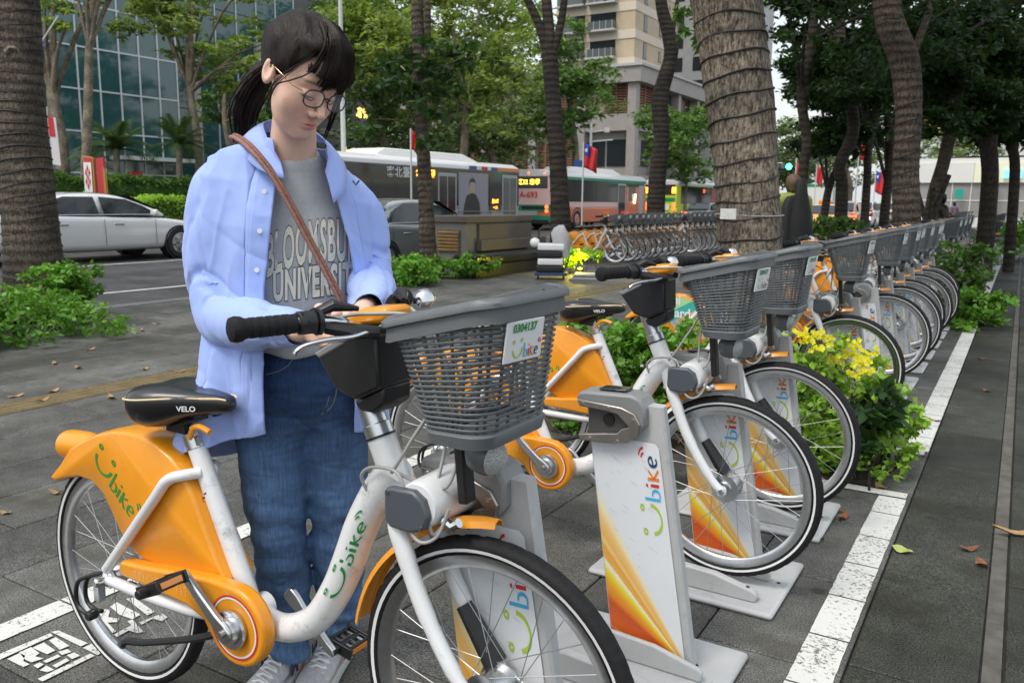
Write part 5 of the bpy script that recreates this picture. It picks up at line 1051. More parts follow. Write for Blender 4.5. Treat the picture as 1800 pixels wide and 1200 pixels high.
# ------------------------------------------------------------------ vehicles
M['tyre'] = mat('car_tyre', (.012, .012, .012), .7); M['alloy'] = mat('alloy_wheel', (.55, .56, .58), .25, .9); M['tail'] = mat('tail_light_lit', (.5, .02, .01), .3, emit=(1, .10, .03), estr=4.0); M['headlamp'] = mat('headlamp_lit', (.9, .85, .7), .2, emit=(1, .78, .5), estr=4); M['blinker'] = mat('indicator_lit', (.8, .35, .02), .3, emit=(1, .5, .05), estr=5)
M['led'] = mat('amber_led', (.3, .1, .0), .4, emit=(1, .26, .02), estr=7); M['ledg'] = mat('yellow_led', (.4, .3, .0), .4, emit=(1, .62, .06), estr=3.5)
def road_wheel(parent, loc, r, w, side, rim=.62, spokes=5):
    o = thing('wheel', None, None); o.parent = parent; o.location = loc
    b = MB(); b.lathe([(r*rim, -w/2), (r*.94, -w/2), (r, -w*.32), (r, w*.32), (r*.94, w/2), (r*rim, w/2)], (0, 0, 0), (1, 0, 0), 32, cap=False); b.build('tyre', M['tyre'], o, 40)
    b = MB(); s = side
    b.lathe([(r*rim, s*w*.48), (r*rim*.93, s*w*.50), (r*rim*.90, s*w*.34), (r*rim*.88, s*w*.10), (.01, s*w*.08)], (0, 0, 0), (1, 0, 0), 28, cap=False)
    for k in range(spokes*2):
        a = 2*pi*(k//2)/spokes+(.16 if k % 2 else -.16); c = Vector((s*w*.38, cos(a)*r*rim*.5, sin(a)*r*rim*.5)); b.box(c, (.03, r*.085, r*rim*.88), Matrix.Rotation(a-pi/2, 3, 'X'))
    b.lathe([(r*.13, s*w*.34), (r*.12, s*w*.46), (.01, s*w*.47)], (0, 0, 0), (1, 0, 0), 16); b.build('rim', M['alloy'], o, 40); return o
def sedan(label, x_right, y_rear, paint, L=4.85, W=1.84, H=1.46, lights=False, cat='car', group=None, name='parked_car', z0=-.10):
    root = thing(name, label, cat, (x_right-W/2, y_rear, z0), 0, group); w = W/2; k = L/4.85; hz = H/1.46
    st = [(0, .70, .42, .72, .60), (.08, .86, .30, .90, .78), (.35, .95, .24, .985, .90), (.9, 1, .20, 1.02, .96), (1.6, 1, .19, .985, .985), (2.6, 1, .19, .95, .99), (3.5, 1, .19, .925, .98), (4.0, .985, .20, .875, .95), (4.45, .93, .22, .79, .88), (4.75, .80, .26, .68, .74), (4.85, .60, .36, .56, .52)]
    b = MB(); rings = []
    for y, ww, zb, zt, wt in st:
        y *= k; zt *= hz; a = w*ww; r = [(.0, zb), (a*.86, zb), (a*.985, zb+.10), (a, zb+(zt-zb)*.42), (a*.985, zb+(zt-zb)*.70), (a*.975, zb+(zt-zb)*.76), (a*.955, zt-.05), (w*wt*.93, zt), (w*wt*.5, zt+.022), (0, zt+.028)]
        rings.append([(x, y, z) for x, z in r]+[(-x, y, z) for x, z in r[-2:0:-1]])
    b.loft(rings); b.build('body', paint, root, 50, subd=1)
    gs = [(.72, .00, .80, .70), (1.02, .17, .80, .66), (1.42, .385, .80, .615), (1.9, .455, .81, .60), (2.4, .465, .81, .60), (2.85, .435, .81, .61), (3.2, .30, .81, .65), (3.58, .10, .80, .71), (3.80, -.02, .80, .74)]
    b = MB(); rings = []
    for y, dz, wb, wt_ in gs:
        y *= k; zb = .93*hz; zt = (.985+dz)*hz; r = [(0, zb), (w*wb*1.12, zb), (w*(wb*1.10*.5+wt_*.5), zb+(zt-zb)*.55), (w*(wt_+.06), zt-.05*(dz > .2)), (w*wt_*.92, zt), (0, zt+.015)]
        rings.append([(x, y, z) for x, z in r]+[(-x, y, z) for x, z in r[-2:0:-1]])
    b.loft(rings); b.build('roof', paint, root, 50, subd=1)
    sidez = lambda t: (1.005*hz, (1.0+.385*t)*hz)
    for s in (1, -1):
        xa = lambda f: s*w*(.895*(1-f)+.665*f)+s*.012
        for nm, pts in (('window', [(1.15, .03), (2.28, .02), (2.28, .86), (1.72, .86), (1.38, .60)]), ('window', [(2.38, .02), (3.48, .02), (3.22, .44), (2.90, .76), (2.38, .87)])):
            b = MB(); b.add([(xa(f), y*k, (.99+.43*f)*hz) for y, f in pts], [tuple(range(len(pts)))]); b.build(nm, M['glass'], root, 0)
        b = MB(); b.tube([(xa(.02)+s*.004, 1.1*k, .992*hz), (xa(.02)+s*.004, 3.5*k, .988*hz)], .009, 5); b.build('window_trim', M['chrome'], root)
        b = MB(); b.box((s*(w+.085), 3.30*k, 1.04*hz), (.19, .10, .12), taper=(.85, .8)); b.build('wing_mirror', paint, root, 40, bevel=.03)
        for y in (1.55, 2.62):
            b = MB(); b.box((s*w*.985, y*k, .80*hz), (.03, .20, .03)); b.build('door_handle', M['chrome'], root, 30, bevel=.008)
        for y in (1.12, 2.33, 3.38):
            b = MB(); b.tube([(s*w*1.002, y*k, .32), (s*w*1.004, y*k, .60*hz), (s*w*.985, y*k, .90*hz)], .0045, 4); b.build('door_gap', M['black'], root)
        b = MB(); b.prism([(4.30*k, .62*hz), (4.66*k, .60*hz), (4.60*k, .72*hz), (4.32*k, .76*hz)], lambda u, v, q: (s*(w*(.93 if u < 4.5*k else .82)+.012*q-.0), u, v)); b.build('headlight', M['headlamp'], root, 30)
        b = MB(); b.prism([(.03*k, .66*hz), (.32*k, .70*hz), (.34*k, .88*hz), (.10*k, .88*hz)], lambda u, v, q: (s*(w*(.90 if u > .2*k else .80)+.02*q), u, v)); b.build('tail_light', M['tail'] if lights else mat('tail_light', (.35, .02, .02), .2), root, 30)
        b = MB(); b.box((s*w*.62, .02*k, .78*hz), (.36, .04, .14)); b.build('tail_light', M['tail'] if lights else mat('tail_light', (.35, .02, .02), .2), root, 30, bevel=.01)
        for y in (.95, 3.92):
            b = MB(); b.lathe([(.365, s*(w-.22)), (.365, s*(w+.003)), (.335, s*(w+.004))], (0, y*k, .33), (1, 0, 0), 28, cap=False); b.build('wheel_arch', M['black'], root, 40)
            road_wheel(root, (s*(w-.095), y*k, .325), .325, .22, s, .66)
    b = MB(); b.add([(x_, y_-.012, z_+.02) for x_, y_, z_ in ((-.66*w, 1.36*k, 1.36*hz), (.66*w, 1.36*k, 1.36*hz), (.76*w, .80*k, 1.04*hz), (-.76*w, .80*k, 1.04*hz))], [(0, 1, 2, 3)]); b.build('rear_window', M['glass'], root, 0)
    b = MB(); b.add([(x_, y_+.012, z_+.02) for x_, y_, z_ in ((-.62*w, 3.0*k, 1.385*hz), (.62*w, 3.0*k, 1.385*hz), (.76*w, 3.66*k, 1.04*hz), (-.76*w, 3.66*k, 1.04*hz))], [(3, 2, 1, 0)])
    b.build('windscreen', M['glass'], root, 0)
    b = MB(); b.box((0, -.012*k, .62*hz), (.42, .02, .14)); b.build('number_plate', M['whiteprint'], root, 0)
    return root
sedan('silver white sedan passing behind the thick left trunk', -17.2, 8.25, mat('silver_white_paint', (.70, .70, .69), .22, .1, coat=1), L=4.92, H=1.36).scale = (1.13, 1.18, 1.12)
sedan('grey sedan half hidden behind the woman and the slender trunk', -10.0, 11.1, mat('grey_metal_paint', (.30, .315, .32), .25, .5, coat=1))
sedan('dark car with red tail lights behind the far bicycle row', -16.3, 49.5, mat('dark_car_paint', (.02, .022, .026), .2, coat=1), lights=True)
def place_car(label, px, d, paint, **k):
    p = at(px, 370, d); return sedan(label, p.x+.9, p.y, paint, **k)
tx = place_car('yellow taxi seen beside the person with the black bag', 1432, 34, mat('taxi_yellow', (.75, .36, .01), .3, coat=.8), lights=True); b = MB(); b.box((0, 2.1, 1.52), (.5, .2, .14)); b.build('roof_sign', M['amber'], tx, 30, bevel=.02)
place_car('white car between the thin trunks in the far traffic', 1505, 46, mat('white_car_paint', (.7, .7, .7), .25, coat=1), H=1.65); place_car('red car with lit tail lights between the thin trunks', 1470, 38, mat('red_car_paint', (.32, .03, .02), .25, coat=1), lights=True, H=1.6); place_car('pale car furthest down the road', 1548, 60, mat('pale_car_paint', (.55, .56, .57), .25, coat=1), H=1.6)

def bus(label, xr, y0, L, cols, lamp, led_side=None, rear=None, H=3.02, pod='white', name='city_bus'):
    """right side at x = xr, rear at y0, driving along +y"""
    W = 2.5; root = thing(name, label, 'bus', (xr-W/2, y0, -.10), 0, 'city buses queued along the road'); w = W/2; cmat, dmat, wmat = cols
    b = MB(); rc = .22
    sec = [(-w, .32), (-w, 1.08)]
    b.loft([[(-w, y, .34), (w, y, .34), (w, y, 1.12), (-w, y, 1.12)] for y in (.03, L-.05)]); b.build('lower_body', dmat, root, 30, bevel=.06)
    b = MB(); b.loft([[(-w+.005, y, 1.10), (w-.005, y, 1.10), (w-.02, y, 2.62), (-w+.02, y, 2.62)] for y in (.0, L-.02)]); b.build('upper_body', cmat, root, 30, bevel=.05)
    b = MB(); b.loft([[(-w-.01, y, 2.60), (w+.01, y, 2.60), (w-.03, y, H-.22), (w-.35, y, H-.06), (-w+.35, y, H-.06), (-w+.03, y, H-.22)] for y in (-.02, L)]); b.build('roof', wmat, root, 50, bevel=.05)
    b = MB(); b.loft([[(-w*.72, y, H-.08), (w*.72, y, H-.08), (w*.62, y, z), (-w*.62, y, z)] for y, z in ((L*.22, H+.0), (L*.26, H+.20), (L*.68, H+.22), (L*.76, H+.0))]); b.build('roof_pod', M['pav'], root, 50, bevel=.06)
    xs = w+.004
    def side(name, y, y2, z, z2, m, off=0., bevel=0):
        b = MB(); b.box((xs+off, (y+y2)/2, (z+z2)/2), (.02, y2-y, z2-z)); return b.build(name, m, root, 0, bevel)
    lamp(root, side, w, L)
    for y in (L*.24, L*.76):
        b = MB(); b.lathe([(.62, w-.3), (.62, w+.012), (.56, w+.014)], (0, y, .50), (1, 0, 0), 30, cap=False); b.build('wheel_arch', M['black'], root, 40)
        road_wheel(root, (w-.13, y, .50), .50, .28, 1, .58, 8); road_wheel(root, (-w+.13, y, .50), .50, .28, -1, .58, 8)
    def back(name, x, x2, z, z2, m, off=0.):
        b = MB(); b.box(((x+x2)/2, -.012-off, (z+z2)/2), (x2-x, .02, z2-z)); return b.build(name, m, root, 0)
    if rear: rear(root, back, w)
    b = MB(); b.box((0, .0, .42), (2.3, .12, .22)); b.build('bumper', M['black'], root, 30, bevel=.03)
    return root
M['lav'] = mat('lavender_grey_bus', (.33, .32, .36), .35, coat=.4, dirt=.1); M['buswhite'] = mat('bus_white', (.72, .72, .72), .35, coat=.3); M['busglass'] = mat('bus_glass', (.018, .020, .022), .10, spec=.6); M['salmon'] = mat('salmon_bus', (.62, .19, .09), .35, coat=.4); M['pinkwhite'] = mat('pink_white_bus', (.78, .52, .48), .35, coat=.3); M['busgreen'] = mat('bus_green', (.01, .26, .13), .4); M['lime_bus'] = mat('lime_bus', (.55, .68, .03), .35, coat=.3); M['busblue'] = mat('bus_blue', (.03, .08, .30), .4); M['busorange'] = mat('bus_orange', (.72, .22, .04), .4); M['doorgrey'] = mat('door_frame_grey', (.40, .40, .40), .4)
def led_text(root, rows, x, y0, y1, z0, z1, m, axis='side', s='', flip=1):
    if axis == 'side': put_text('led_sign', s, (z1-z0)*.95, lambda u, v: (x, (y0+y1)/2+u*flip, (z0+z1)/2+v), m, root, 1.0, .004)
    else: put_text('led_sign', s, (z1-z0)*.95, lambda u, v: ((y0+y1)/2+u, x, (z0+z1)/2+v), m, root, 1.0, .004)
def bus1_side(root, side, w, L):
    side('window_band', .4, L-.08, 1.22, 2.62, M['busglass'], -.004)
    for y, y2 in ((.6, 1.7), (1.78, 2.9), (2.98, 4.0)): side('window', y, y2, 1.30, 2.1, M['win_dark'])
    side('route_window', 4.1, 5.35, .95, 2.55, M['busglass'], .002); side('door', 5.5, 6.7, .45, 2.45, M['doorgrey'], .002)
    for y in (5.58, 6.13): side('door_pane', y, y+.49, .62, 2.32, M['busglass'], .008)
    side('advert_panel', 6.85, 8.95, .85, 2.5, mat('advert_backing', (.30, .29, .33), .5), .003)
    for poly, m in (([(7.15, .86), (8.4, .86), (8.3, 1.35), (8.05, 1.66), (7.75, 1.72), (7.4, 1.62), (7.2, 1.2)], M['black']), ([(7.62, 1.70), (7.95, 1.70), (8.0, 2.0), (7.93, 2.16), (7.66, 2.16), (7.6, 1.95)], mat('advert_skin', (.45, .32, .26), .6)), ([(7.52, 2.0), (7.60, 2.22), (7.80, 2.32), (7.98, 2.22), (8.02, 2.02), (7.96, 2.14), (7.66, 2.14)], M['black'])):
        b = MB(); b.add([(w+.020+.002*(m is M['black']), y, z) for y, z in poly], [tuple(range(len(poly)))]); b.build('advert_figure', m, root, 0)
    side('front_window', 9.05, 9.95, 1.0, 2.45, M['busglass'], .003); side('door', 10.05, 11.25, .40, 2.5, M['doorgrey'], .002)
    for y in (10.13, 10.68): side('door_pane', y, y+.50, .55, 2.38, mat('door_glass', (.10, .12, .10), .1), .008)
    for y, y2, m in ((7.6, 8.1, 'busblue'), (8.1, 8.45, 'buswhite'), (8.45, 8.9, 'red'), (8.9, 9.15, 'buswhite'), (9.15, 9.65, 'busblue'), (9.65, 11.4, 'busorange')): side('colour_stripe', y, y2, 2.64, 2.78, M[m], .006)
    led_text(root, 1, w+.03, 4.15, 5.3, 2.22, 2.52, M['led'], s='紅景三園', flip=1); led_text(root, 1, w+.03, 9.1, 9.9, 1.30, 1.48, M['led'], s='藍15路'); led_text(root, 1, w+.03, 9.1, 9.9, 1.08, 1.2, M['led'], s='一二三')
    put_text('side_lettering', '客北臺', .40, lambda u, v: (w+.03, 3.15+u, 2.36+v), M['whiteprint'], root, 1.1, .004)
    b = MB(); b.lathe([(.09, 0), (.07, .03)], (w+.004, 9.0, .62), (1, 0, 0), 14); b.build('indicator_light', M['blinker'], root)
    b = MB(); b.tube([(w+.05, .4, 1.0), (w+.05, L-.5, 1.0)], .012, 5); b.build('side_rail', M['silver'], root)
bus('lavender grey bus with white roof and an advert of a dark haired figure', -18.9, 20.2, 11.5, (M['lav'], M['lav'], M['buswhite']), bus1_side)
def bus2_side(root, side, w, L):
    side('window_band', 1.0, L-.3, 1.42, 2.52, M['busglass'], -.004)
    for k in range(5): side('window', 1.2+1.3*k, 2.42+1.3*k, 1.48, 2.46, M['win_dark'])
    side('door', 7.9, 9.0, .45, 2.45, M['doorgrey'], .002); side('door_pane', 8.0, 8.9, .6, 2.35, M['busglass'], .006); side('salmon_panel', 9.05, 12.0, .5, 2.3, M['salmon'], .003); side('window', 9.4, 10.4, 1.48, 2.46, M['win_dark'], .008); side('door', 10.9, 11.6, .45, 2.4, M['doorgrey'], .006)
    side('roof_edge', 0, L, 2.52, 2.66, M['busgreen'], .003)
    b = MB(); b.tube([(w+.06, 10.2, 1.35), (w+.10, 10.2, 1.9)], .05, 8); b.build('painted_reflection', M['headlamp'], root)  # glowing tube stands in for a headlight reflection on the bus side
def bus2_rear(root, back, w):
    back('rear_window', -1.05, 1.05, 2.05, 2.62, M['busglass']); led_text(root, 1, -.03, -.85, .85, 2.18, 2.50, M['ledg'], 'back', '紅32 忠孝'); back('green_band', -1.22, 1.22, .95, 1.25, M['busgreen']); back('green_base', -1.22, 1.22, .42, .72, M['busgreen']); put_text('rear_lettering', 'A-693', .42, lambda u, v: (u, -.03, 1.72+v), M['red'], root, 1.0, .008)
    back('engine_grille', -.4, .9, 1.02, 1.18, M['black'], .01); back('grey_panel', -1.0, .5, .74, .94, M['doorgrey'])
    for s in (-1, 1):
        for z in (.95, 1.15): b = MB(); b.lathe([(.09, 0), (.07, .03)], (s*1.03, -.03, z), (0, -1, 0), 14); b.build('tail_light', M['tail'], root)
    for x in (-.9, 0, .9): b = MB(); b.lathe([(.05, 0), (.04, .02)], (x, -.03, 2.78), (0, -1, 0), 10); b.build('marker_light', M['tail'], root)
bus('pink and green bus seen from behind between the forked trunk and the nearest bus', -19.8, 36.2, 12.0, (M['pinkwhite'], M['salmon'], M['buswhite']), bus2_side, rear=bus2_rear)
def bus3_side(root, side, w, L):
    side('window_band', .8, L-.3, 1.35, 2.55, M['busglass'], -.004)
    for k in range(4): side('window', 1.0+1.5*k, 2.4+1.5*k, 1.42, 2.48, M['win_dark'])
    side('pink_panel', 7.4, L-.1, .5, 2.5, mat('pink_red_bus', (.50, .12, .13), .4), .003); led_text(root, 1, w+.03, 4.9, 6.2, 2.1, 2.4, M['tail'], s='紅7')
def bus3_rear(root, back, w):
    back('rear_window', -1.1, 1.1, 1.95, 2.62, M['busglass']); led_text(root, 1, -.03, -.9, .9, 2.05, 2.5, M['led'], 'back', '605'); back('pale_panel', -.9, .7, .9, 1.3, M['whiteprint']); back('dark_strip', -1.1, 1.1, 1.5, 1.75, M['busgreen'])
    for s in (-1, 1):
        b = MB(); b.box((s*1.05, -.03, 1.15), (.16, .04, .5)); b.build('tail_light', M['tail'], root, 30); b = MB(); b.box((s*1.0, -.035, 2.25), (.22, .05, .40)); b.build('warning_light', M['led'], root, 30)
bus('lime green bus with lit orange rear signs, rearmost of the buses', -20.3, 55, 11.5, (M['lime_bus'], M['lime_bus'], M['buswhite']), bus3_side, rear=bus3_rear)
p = at(1432, 360, 58); tk = thing('box_truck', 'white box truck beyond the person with the black bag', 'truck', (p.x, p.y, -.1))
part_box('cargo_box', (-1.15, 0, .8), (1.15, 4.4, 2.75), M['pav'], tk, .03); part_box('cab', (-1.0, 4.5, .5), (1.0, 6.2, 2.3), M['busgreen'], tk, .12); part_box('roof_strip', (-1.16, -.02, 2.6), (1.16, 4.42, 2.8), M['busgreen'], tk, .02); part_box('chassis', (-.9, .1, .45), (.9, 6.0, .8), M['black'], tk)
for y in (1.0, 5.2):
    for s in (-1, 1): road_wheel(tk, (s*.9, y, .42), .42, .25, s)
for s in (-1, 1): part_box('tail_light', (s*.9-.12, -.05, .9), (s*.9+.12, .0, 1.05), M['tail'], tk)
# ------------------------------------------------------------------ the woman (coordinates: a = to her right-hand picture side, d = towards the camera, z up)
WO = Vector((-1.60, 1.585, 0)); EA = Vector((.70377, .71043, 0)); ED = Vector((.71043, -.70377, 0))
def LOC(px, py, d):
    r = fw+rt*((px-900)/F_PX)-up*((py-600)/F_PX); t = ((WO-Vector((0, 0, CAM_H))).dot(ED)+d)/r.dot(ED); p = Vector((0, 0, CAM_H))+r*t-WO
    return (p.dot(EA), d, p.z)
L3_ = lambda q: (q[0], -q[1], q[2])
def toL(V): V = np.array(V, float); return np.stack([V[:, 0], -V[:, 1], V[:, 2]], 1)
woman = thing('person', 'young woman in open blue shirt, grey lettered tee and jeans, leaning over the bicycle console', 'person', WO, atan2(EA.y, EA.x))
def sm(a, b, k): h = np.clip(.5+.5*(b-a)/k, 0, 1); return b*(1-h)+a*h-k*h*(1-h)
def smax(a, b, k): return -sm(-a, -b, k)
def caps(P, a, b, ra, rb):
    a = np.array(a); b = np.array(b); ab = b-a; t = np.clip(((P-a)@ab)/(ab@ab), 0, 1); return np.linalg.norm(P-a-t[:, None]*ab, axis=1)-(ra+(rb-ra)*t)
def elli(P, c, r):
    q = P-np.array(c); r = np.array(r); k0 = np.linalg.norm(q/r, axis=1); k1 = np.linalg.norm(q/r**2, axis=1)+1e-9; return k0*(k0-1)/k1
def vnoise(P, s, seed=0):
    """smooth value noise in [-1, 1]"""
    Q = np.asarray(P)*s+seed*17.3; i = np.floor(Q).astype(int); f = Q-i; f = f*f*(3-2*f)
    def h(x, y, z):
        n = (x*374761393+y*668265263+z*1274126177+seed*97) & 0x7fffffff; n = ((n ^ (n >> 13))*1274126177) & 0x7fffffff; return ((n ^ (n >> 16)) & 0xffff)/32767.5-1
    o = 0
    for dx in (0, 1):
        for dy in (0, 1):
            for dz in (0, 1):
                w = (f[:, 0] if dx else 1-f[:, 0])*(f[:, 1] if dy else 1-f[:, 1])*(f[:, 2] if dz else 1-f[:, 2]); o = o+w*h(i[:, 0]+dx, i[:, 1]+dy, i[:, 2]+dz)
    return o
def nets(f, lo, hi, h, it=4):
    """surface nets: one vertex per sign-changing cell, pulled onto the surface"""
    lo = np.array(lo, float); n = np.ceil((np.array(hi)-lo)/h).astype(int)+1
    ax = [lo[k]+h*np.arange(n[k]) for k in range(3)]; G = np.stack(np.meshgrid(*ax, indexing='ij'), -1).reshape(-1, 3)
    F = np.concatenate([f(c) for c in np.array_split(G, max(1, len(G)//400000))]).reshape(n); S = F < 0
    c = np.zeros(n-1, int)
    for dx in (0, 1):
        for dy in (0, 1):
            for dz in (0, 1): c += S[dx:n[0]-1+dx, dy:n[1]-1+dy, dz:n[2]-1+dz]
    act = (c > 0) & (c < 8); idx = -np.ones(n-1, int); idx[act] = np.arange(act.sum()); V = lo+h*(np.argwhere(act)+.5); C0 = V.copy()
    for _ in range(it):
        v = f(V); e = h*.3; g = np.stack([f(V+np.eye(3)[k]*e)-f(V-np.eye(3)[k]*e) for k in range(3)], 1)/(2*e); V = V-(v/np.maximum((g*g).sum(1), .05))[:, None]*g*.8; V = np.clip(V, C0-h*.9, C0+h*.9)
    Q = []
    for k in range(3):
        u, w = [(1, 2), (2, 0), (0, 1)][k]; a = [slice(None)]*3; b_ = [slice(None)]*3; a[k] = slice(0, n[k]-1); b_[k] = slice(1, n[k])
        ch = S[tuple(a)] != S[tuple(b_)]; I = np.argwhere(ch); I = I[(I[:, u] > 0) & (I[:, w] > 0) & (I[:, u] < n[u]-1) & (I[:, w] < n[w]-1)]
        fl = S[tuple(a)][tuple(I.T)]; o = np.zeros((len(I), 4), int)
        for j, (du, dw) in enumerate(((-1, -1), (0, -1), (0, 0), (-1, 0))):
            J = I.copy(); J[:, u] += du; J[:, w] += dw; o[:, j] = idx[tuple(J.T)]
        o[~fl] = o[~fl][:, ::-1]; Q.append(o)
    Q = np.concatenate(Q); return V, Q[(Q >= 0).all(1)]
def vnormals(V, Q):
    n = np.cross(V[Q[:, 2]]-V[Q[:, 0]], V[Q[:, 3]]-V[Q[:, 1]]); N = np.zeros_like(V)
    for k in range(4): np.add.at(N, Q[:, k], n)
    return N/(np.linalg.norm(N, axis=1)[:, None]+1e-9)
# head frame
PSI, THE, RHO = radians(37), radians(31), radians(4); HC = np.array((.004, .225, 1.604))
f_ = np.array((sin(PSI)*cos(THE), cos(PSI)*cos(THE), -sin(THE))); r_ = np.array((cos(PSI), -sin(PSI), 0.)); u_ = np.array((sin(PSI)*sin(THE), cos(PSI)*sin(THE), cos(THE)))
r_, u_ = r_*cos(RHO)-u_*sin(RHO), r_*sin(RHO)+u_*cos(RHO); HM = np.stack([r_, f_, u_])
HS = .955
toH = lambda P: (P-HC)@HM.T/HS
fromH = lambda q: np.asarray(q, float)*HS@HM+HC
def sd_head(P):
    q = toH(P); ax = np.abs(q[:, 0]); m = np.stack([ax, q[:, 1], q[:, 2]], 1)
    s = elli(q, (0, -.014, .045), (.079, .103, .086)); s = sm(s, elli(q, (0, .026, -.030), (.066, .066, .090)), .035); s = sm(s, elli(q, (0, .036, -.082), (.044, .050, .046)), .03)
    s = sm(s, elli(q, (0, .068, -.112), (.019, .017, .015)), .02); s = sm(s, elli(m, (.036, .055, -.040), (.028, .026, .030)), .025); s = sm(s, elli(q, (0, .078, .020), (.046, .014, .012)), .02)
    s = smax(s, -elli(m, (.031, .101, -.004), (.017, .012, .011)), .014); s = sm(s, elli(m, (.031, .079, -.006), (.0165, .014, .0105)), .005)
    s = sm(s, caps(q, (0, .088, .004), (0, .115, -.041), .0065, .0100), .014); s = sm(s, elli(m, (.0125, .100, -.047), (.0092, .011, .0082)), .006); s = smax(s, -elli(m, (.006, .108, -.0535), (.0032, .005, .003)), .003)
    s = sm(s, elli(q, (0, .0885, -.0735), (.021, .010, .0058)), .006); s = sm(s, elli(q, (0, .0875, -.0835), (.018, .010, .0066)), .006); s = smax(s, -elli(q, (0, .099, -.0785), (.024, .008, .0019)), .0022); s = smax(s, -elli(q, (0, .102, -.0615), (.003, .006, .006)), .006)
    e = smax(elli(m, (.081, -.010, -.004), (.009, .021, .033)), -elli(m, (.089, -.006, -.002), (.006, .012, .021)), .004); s = sm(s, e, .008)
    s = sm(s, caps(P, (-.012, .150, 1.52), (-.022, .085, 1.40), .050, .060), .025); return s
def arm_sd(P):
    s = 9.
    for pts in ARMS:
        for i in range(len(pts)-1): s = np.minimum(s, caps(P, pts[i], pts[i+1], .036-.004*i, .036-.004*(i+1)))
    return s
ARMS = [[(-.16, .03, 1.37), (-.20, .04, 1.07), (-.10, .23, 1.04), (-.012, .395, 1.045)], [(.12, .02, 1.30), (.16, .06, 1.11), (.145, .24, 1.085), (.125, .40, 1.085)]]
def finger(pts, r): return [(pts[i], pts[i+1], r-.0007*i, r-.0007*(i+1)) for i in range(len(pts)-1)]
HANDS = []
def hand(w, kn, side, tip, thumb):
    """wrist w, knuckle centre kn; four unequal bent fingers along tip, thumb off the side of the palm"""
    w, kn, tip, side = (np.array(x, float) for x in (w, kn, tip, side)); ax = kn-w; ax /= np.linalg.norm(ax); dn = np.cross(ax, side); dn /= np.linalg.norm(dn); out = []
    for k, (o, l) in enumerate(((-.030, .078), (-.010, .088), (.011, .082), (.031, .066))):
        b0 = kn+side*o; t = tip/np.linalg.norm(tip); p1 = b0+ax*l*.48+dn*.004*k; p2 = p1+(ax*.55+t*.75)*l*.34; p3 = p2+(ax*.05+t)*l*.27; out += finger([w+side*o*.5+ax*.03, b0], .0125)+finger([b0, p1, p2, p3], .0095-.0006*(k == 3))
    th = np.array(thumb, float); q0 = w+ax*.028-side*.026; q1 = q0+(ax*.5-side*.5)*.045+th*.012; q2 = q1+(ax*.8)*.032+th*.014; out += finger([w+ax*.01-side*.012, q0], .0140)+finger([q0, q1, q2], .0115); HANDS.append((w, out))
hand((-.010, .392, 1.046), (.052, .442, 1.050), (.05, .06, -1.0), (.55, -.55, -.25), (.2, .5, .1))
hand((.125, .400, 1.085), (.118, .462, 1.088), (.98, .1, -.15), (-.2, .45, -.8), (-.3, .2, -.2))
def sd_hand(P, k):
    w, cs = HANDS[k]; s = 9.
    for a, b_, ra, rb in cs: s = sm(s, caps(P, a, b_, ra, rb), .0045) if not np.isscalar(s) else caps(P, a, b_, ra, rb)
    c = (np.array(ARMS[k][-2])*.35+np.array(w)*.65); return sm(s, caps(P, c, w, .029, .024), .016)
LEGS = [[(-.095, .03, .86), (-.088, .055, .47), (-.070, .01, .03)], [(.07, .02, .86), (.07, .05, .47), (.065, -.03, .03)]]
def sd_body(P):
    s = elli(P, (-.02, .035, 1.20), (.15, .095, .25)); s = sm(s, elli(P, (-.02, .02, .90), (.15, .10, .14)), .06); s = sm(s, caps(P, (-.14, .03, 1.355), (.10, .02, 1.30), .05, .05), .05); s = sm(s, arm_sd(P), .03)
    for L_ in LEGS: s = sm(s, np.minimum(caps(P, L_[0], L_[1], .08, .052), caps(P, L_[1], L_[2], .052, .034)), .02)
    return sm(s, caps(P, (-.012, .145, 1.50), (-.022, .085, 1.38), .044, .055), .03)
parts_ = [nets(sd_head, (-.125, .04, 1.385), (.145, .40, 1.78), .0034), nets(sd_body, (-.30, -.12, 0), (.26, .43, 1.50), .0115, 2)]
for k in (0, 1):
    c = HANDS[k][0]; parts_.append(nets(lambda P, k=k: sd_hand(P, k), c-np.array((.09, .09, .09)), c+np.array((.16, .19, .10)), .0032, 3))
V = []; Q = []; n0 = 0
for v, q in parts_: V.append(v); Q.append(q+n0); n0 += len(v)
V = np.concatenate(V); Q = np.concatenate(Q)
skin = mat('skin', (.80, .515, .385), .42, var=.06, vscale=40, sss=.10, bump=.08, bscale=500); t, b = ND(skin)
at_ = t.nodes.new('ShaderNodeAttribute'); at_.attribute_name = 'tint'; src = b.inputs['Base Color'].links[0].from_socket
x = t.nodes.new('ShaderNodeMix'); x.data_type = 'RGBA'; x.blend_type = 'MULTIPLY'; x.inputs[0].default_value = 1; t.links.new(src, x.inputs[6]); t.links.new(at_.outputs['Color'], x.inputs[7]); t.links.new(x.outputs[2], b.inputs['Base Color'])
me = raw_mesh('body', toL(V), Q[:, ::-1], skin); ca = me.color_attributes.new('tint', 'FLOAT_COLOR', 'POINT')
qh = toH(V); lip = np.exp(-((qh[:, 0]/.021)**4))*np.exp(-(((qh[:, 2]+.0785)/.0115)**4))*(qh[:, 1] > .078); blush = np.exp(-(((np.abs(qh[:, 0])-.042)/.02)**2+((qh[:, 2]+.045)/.02)**2))*(qh[:, 1] > .02)
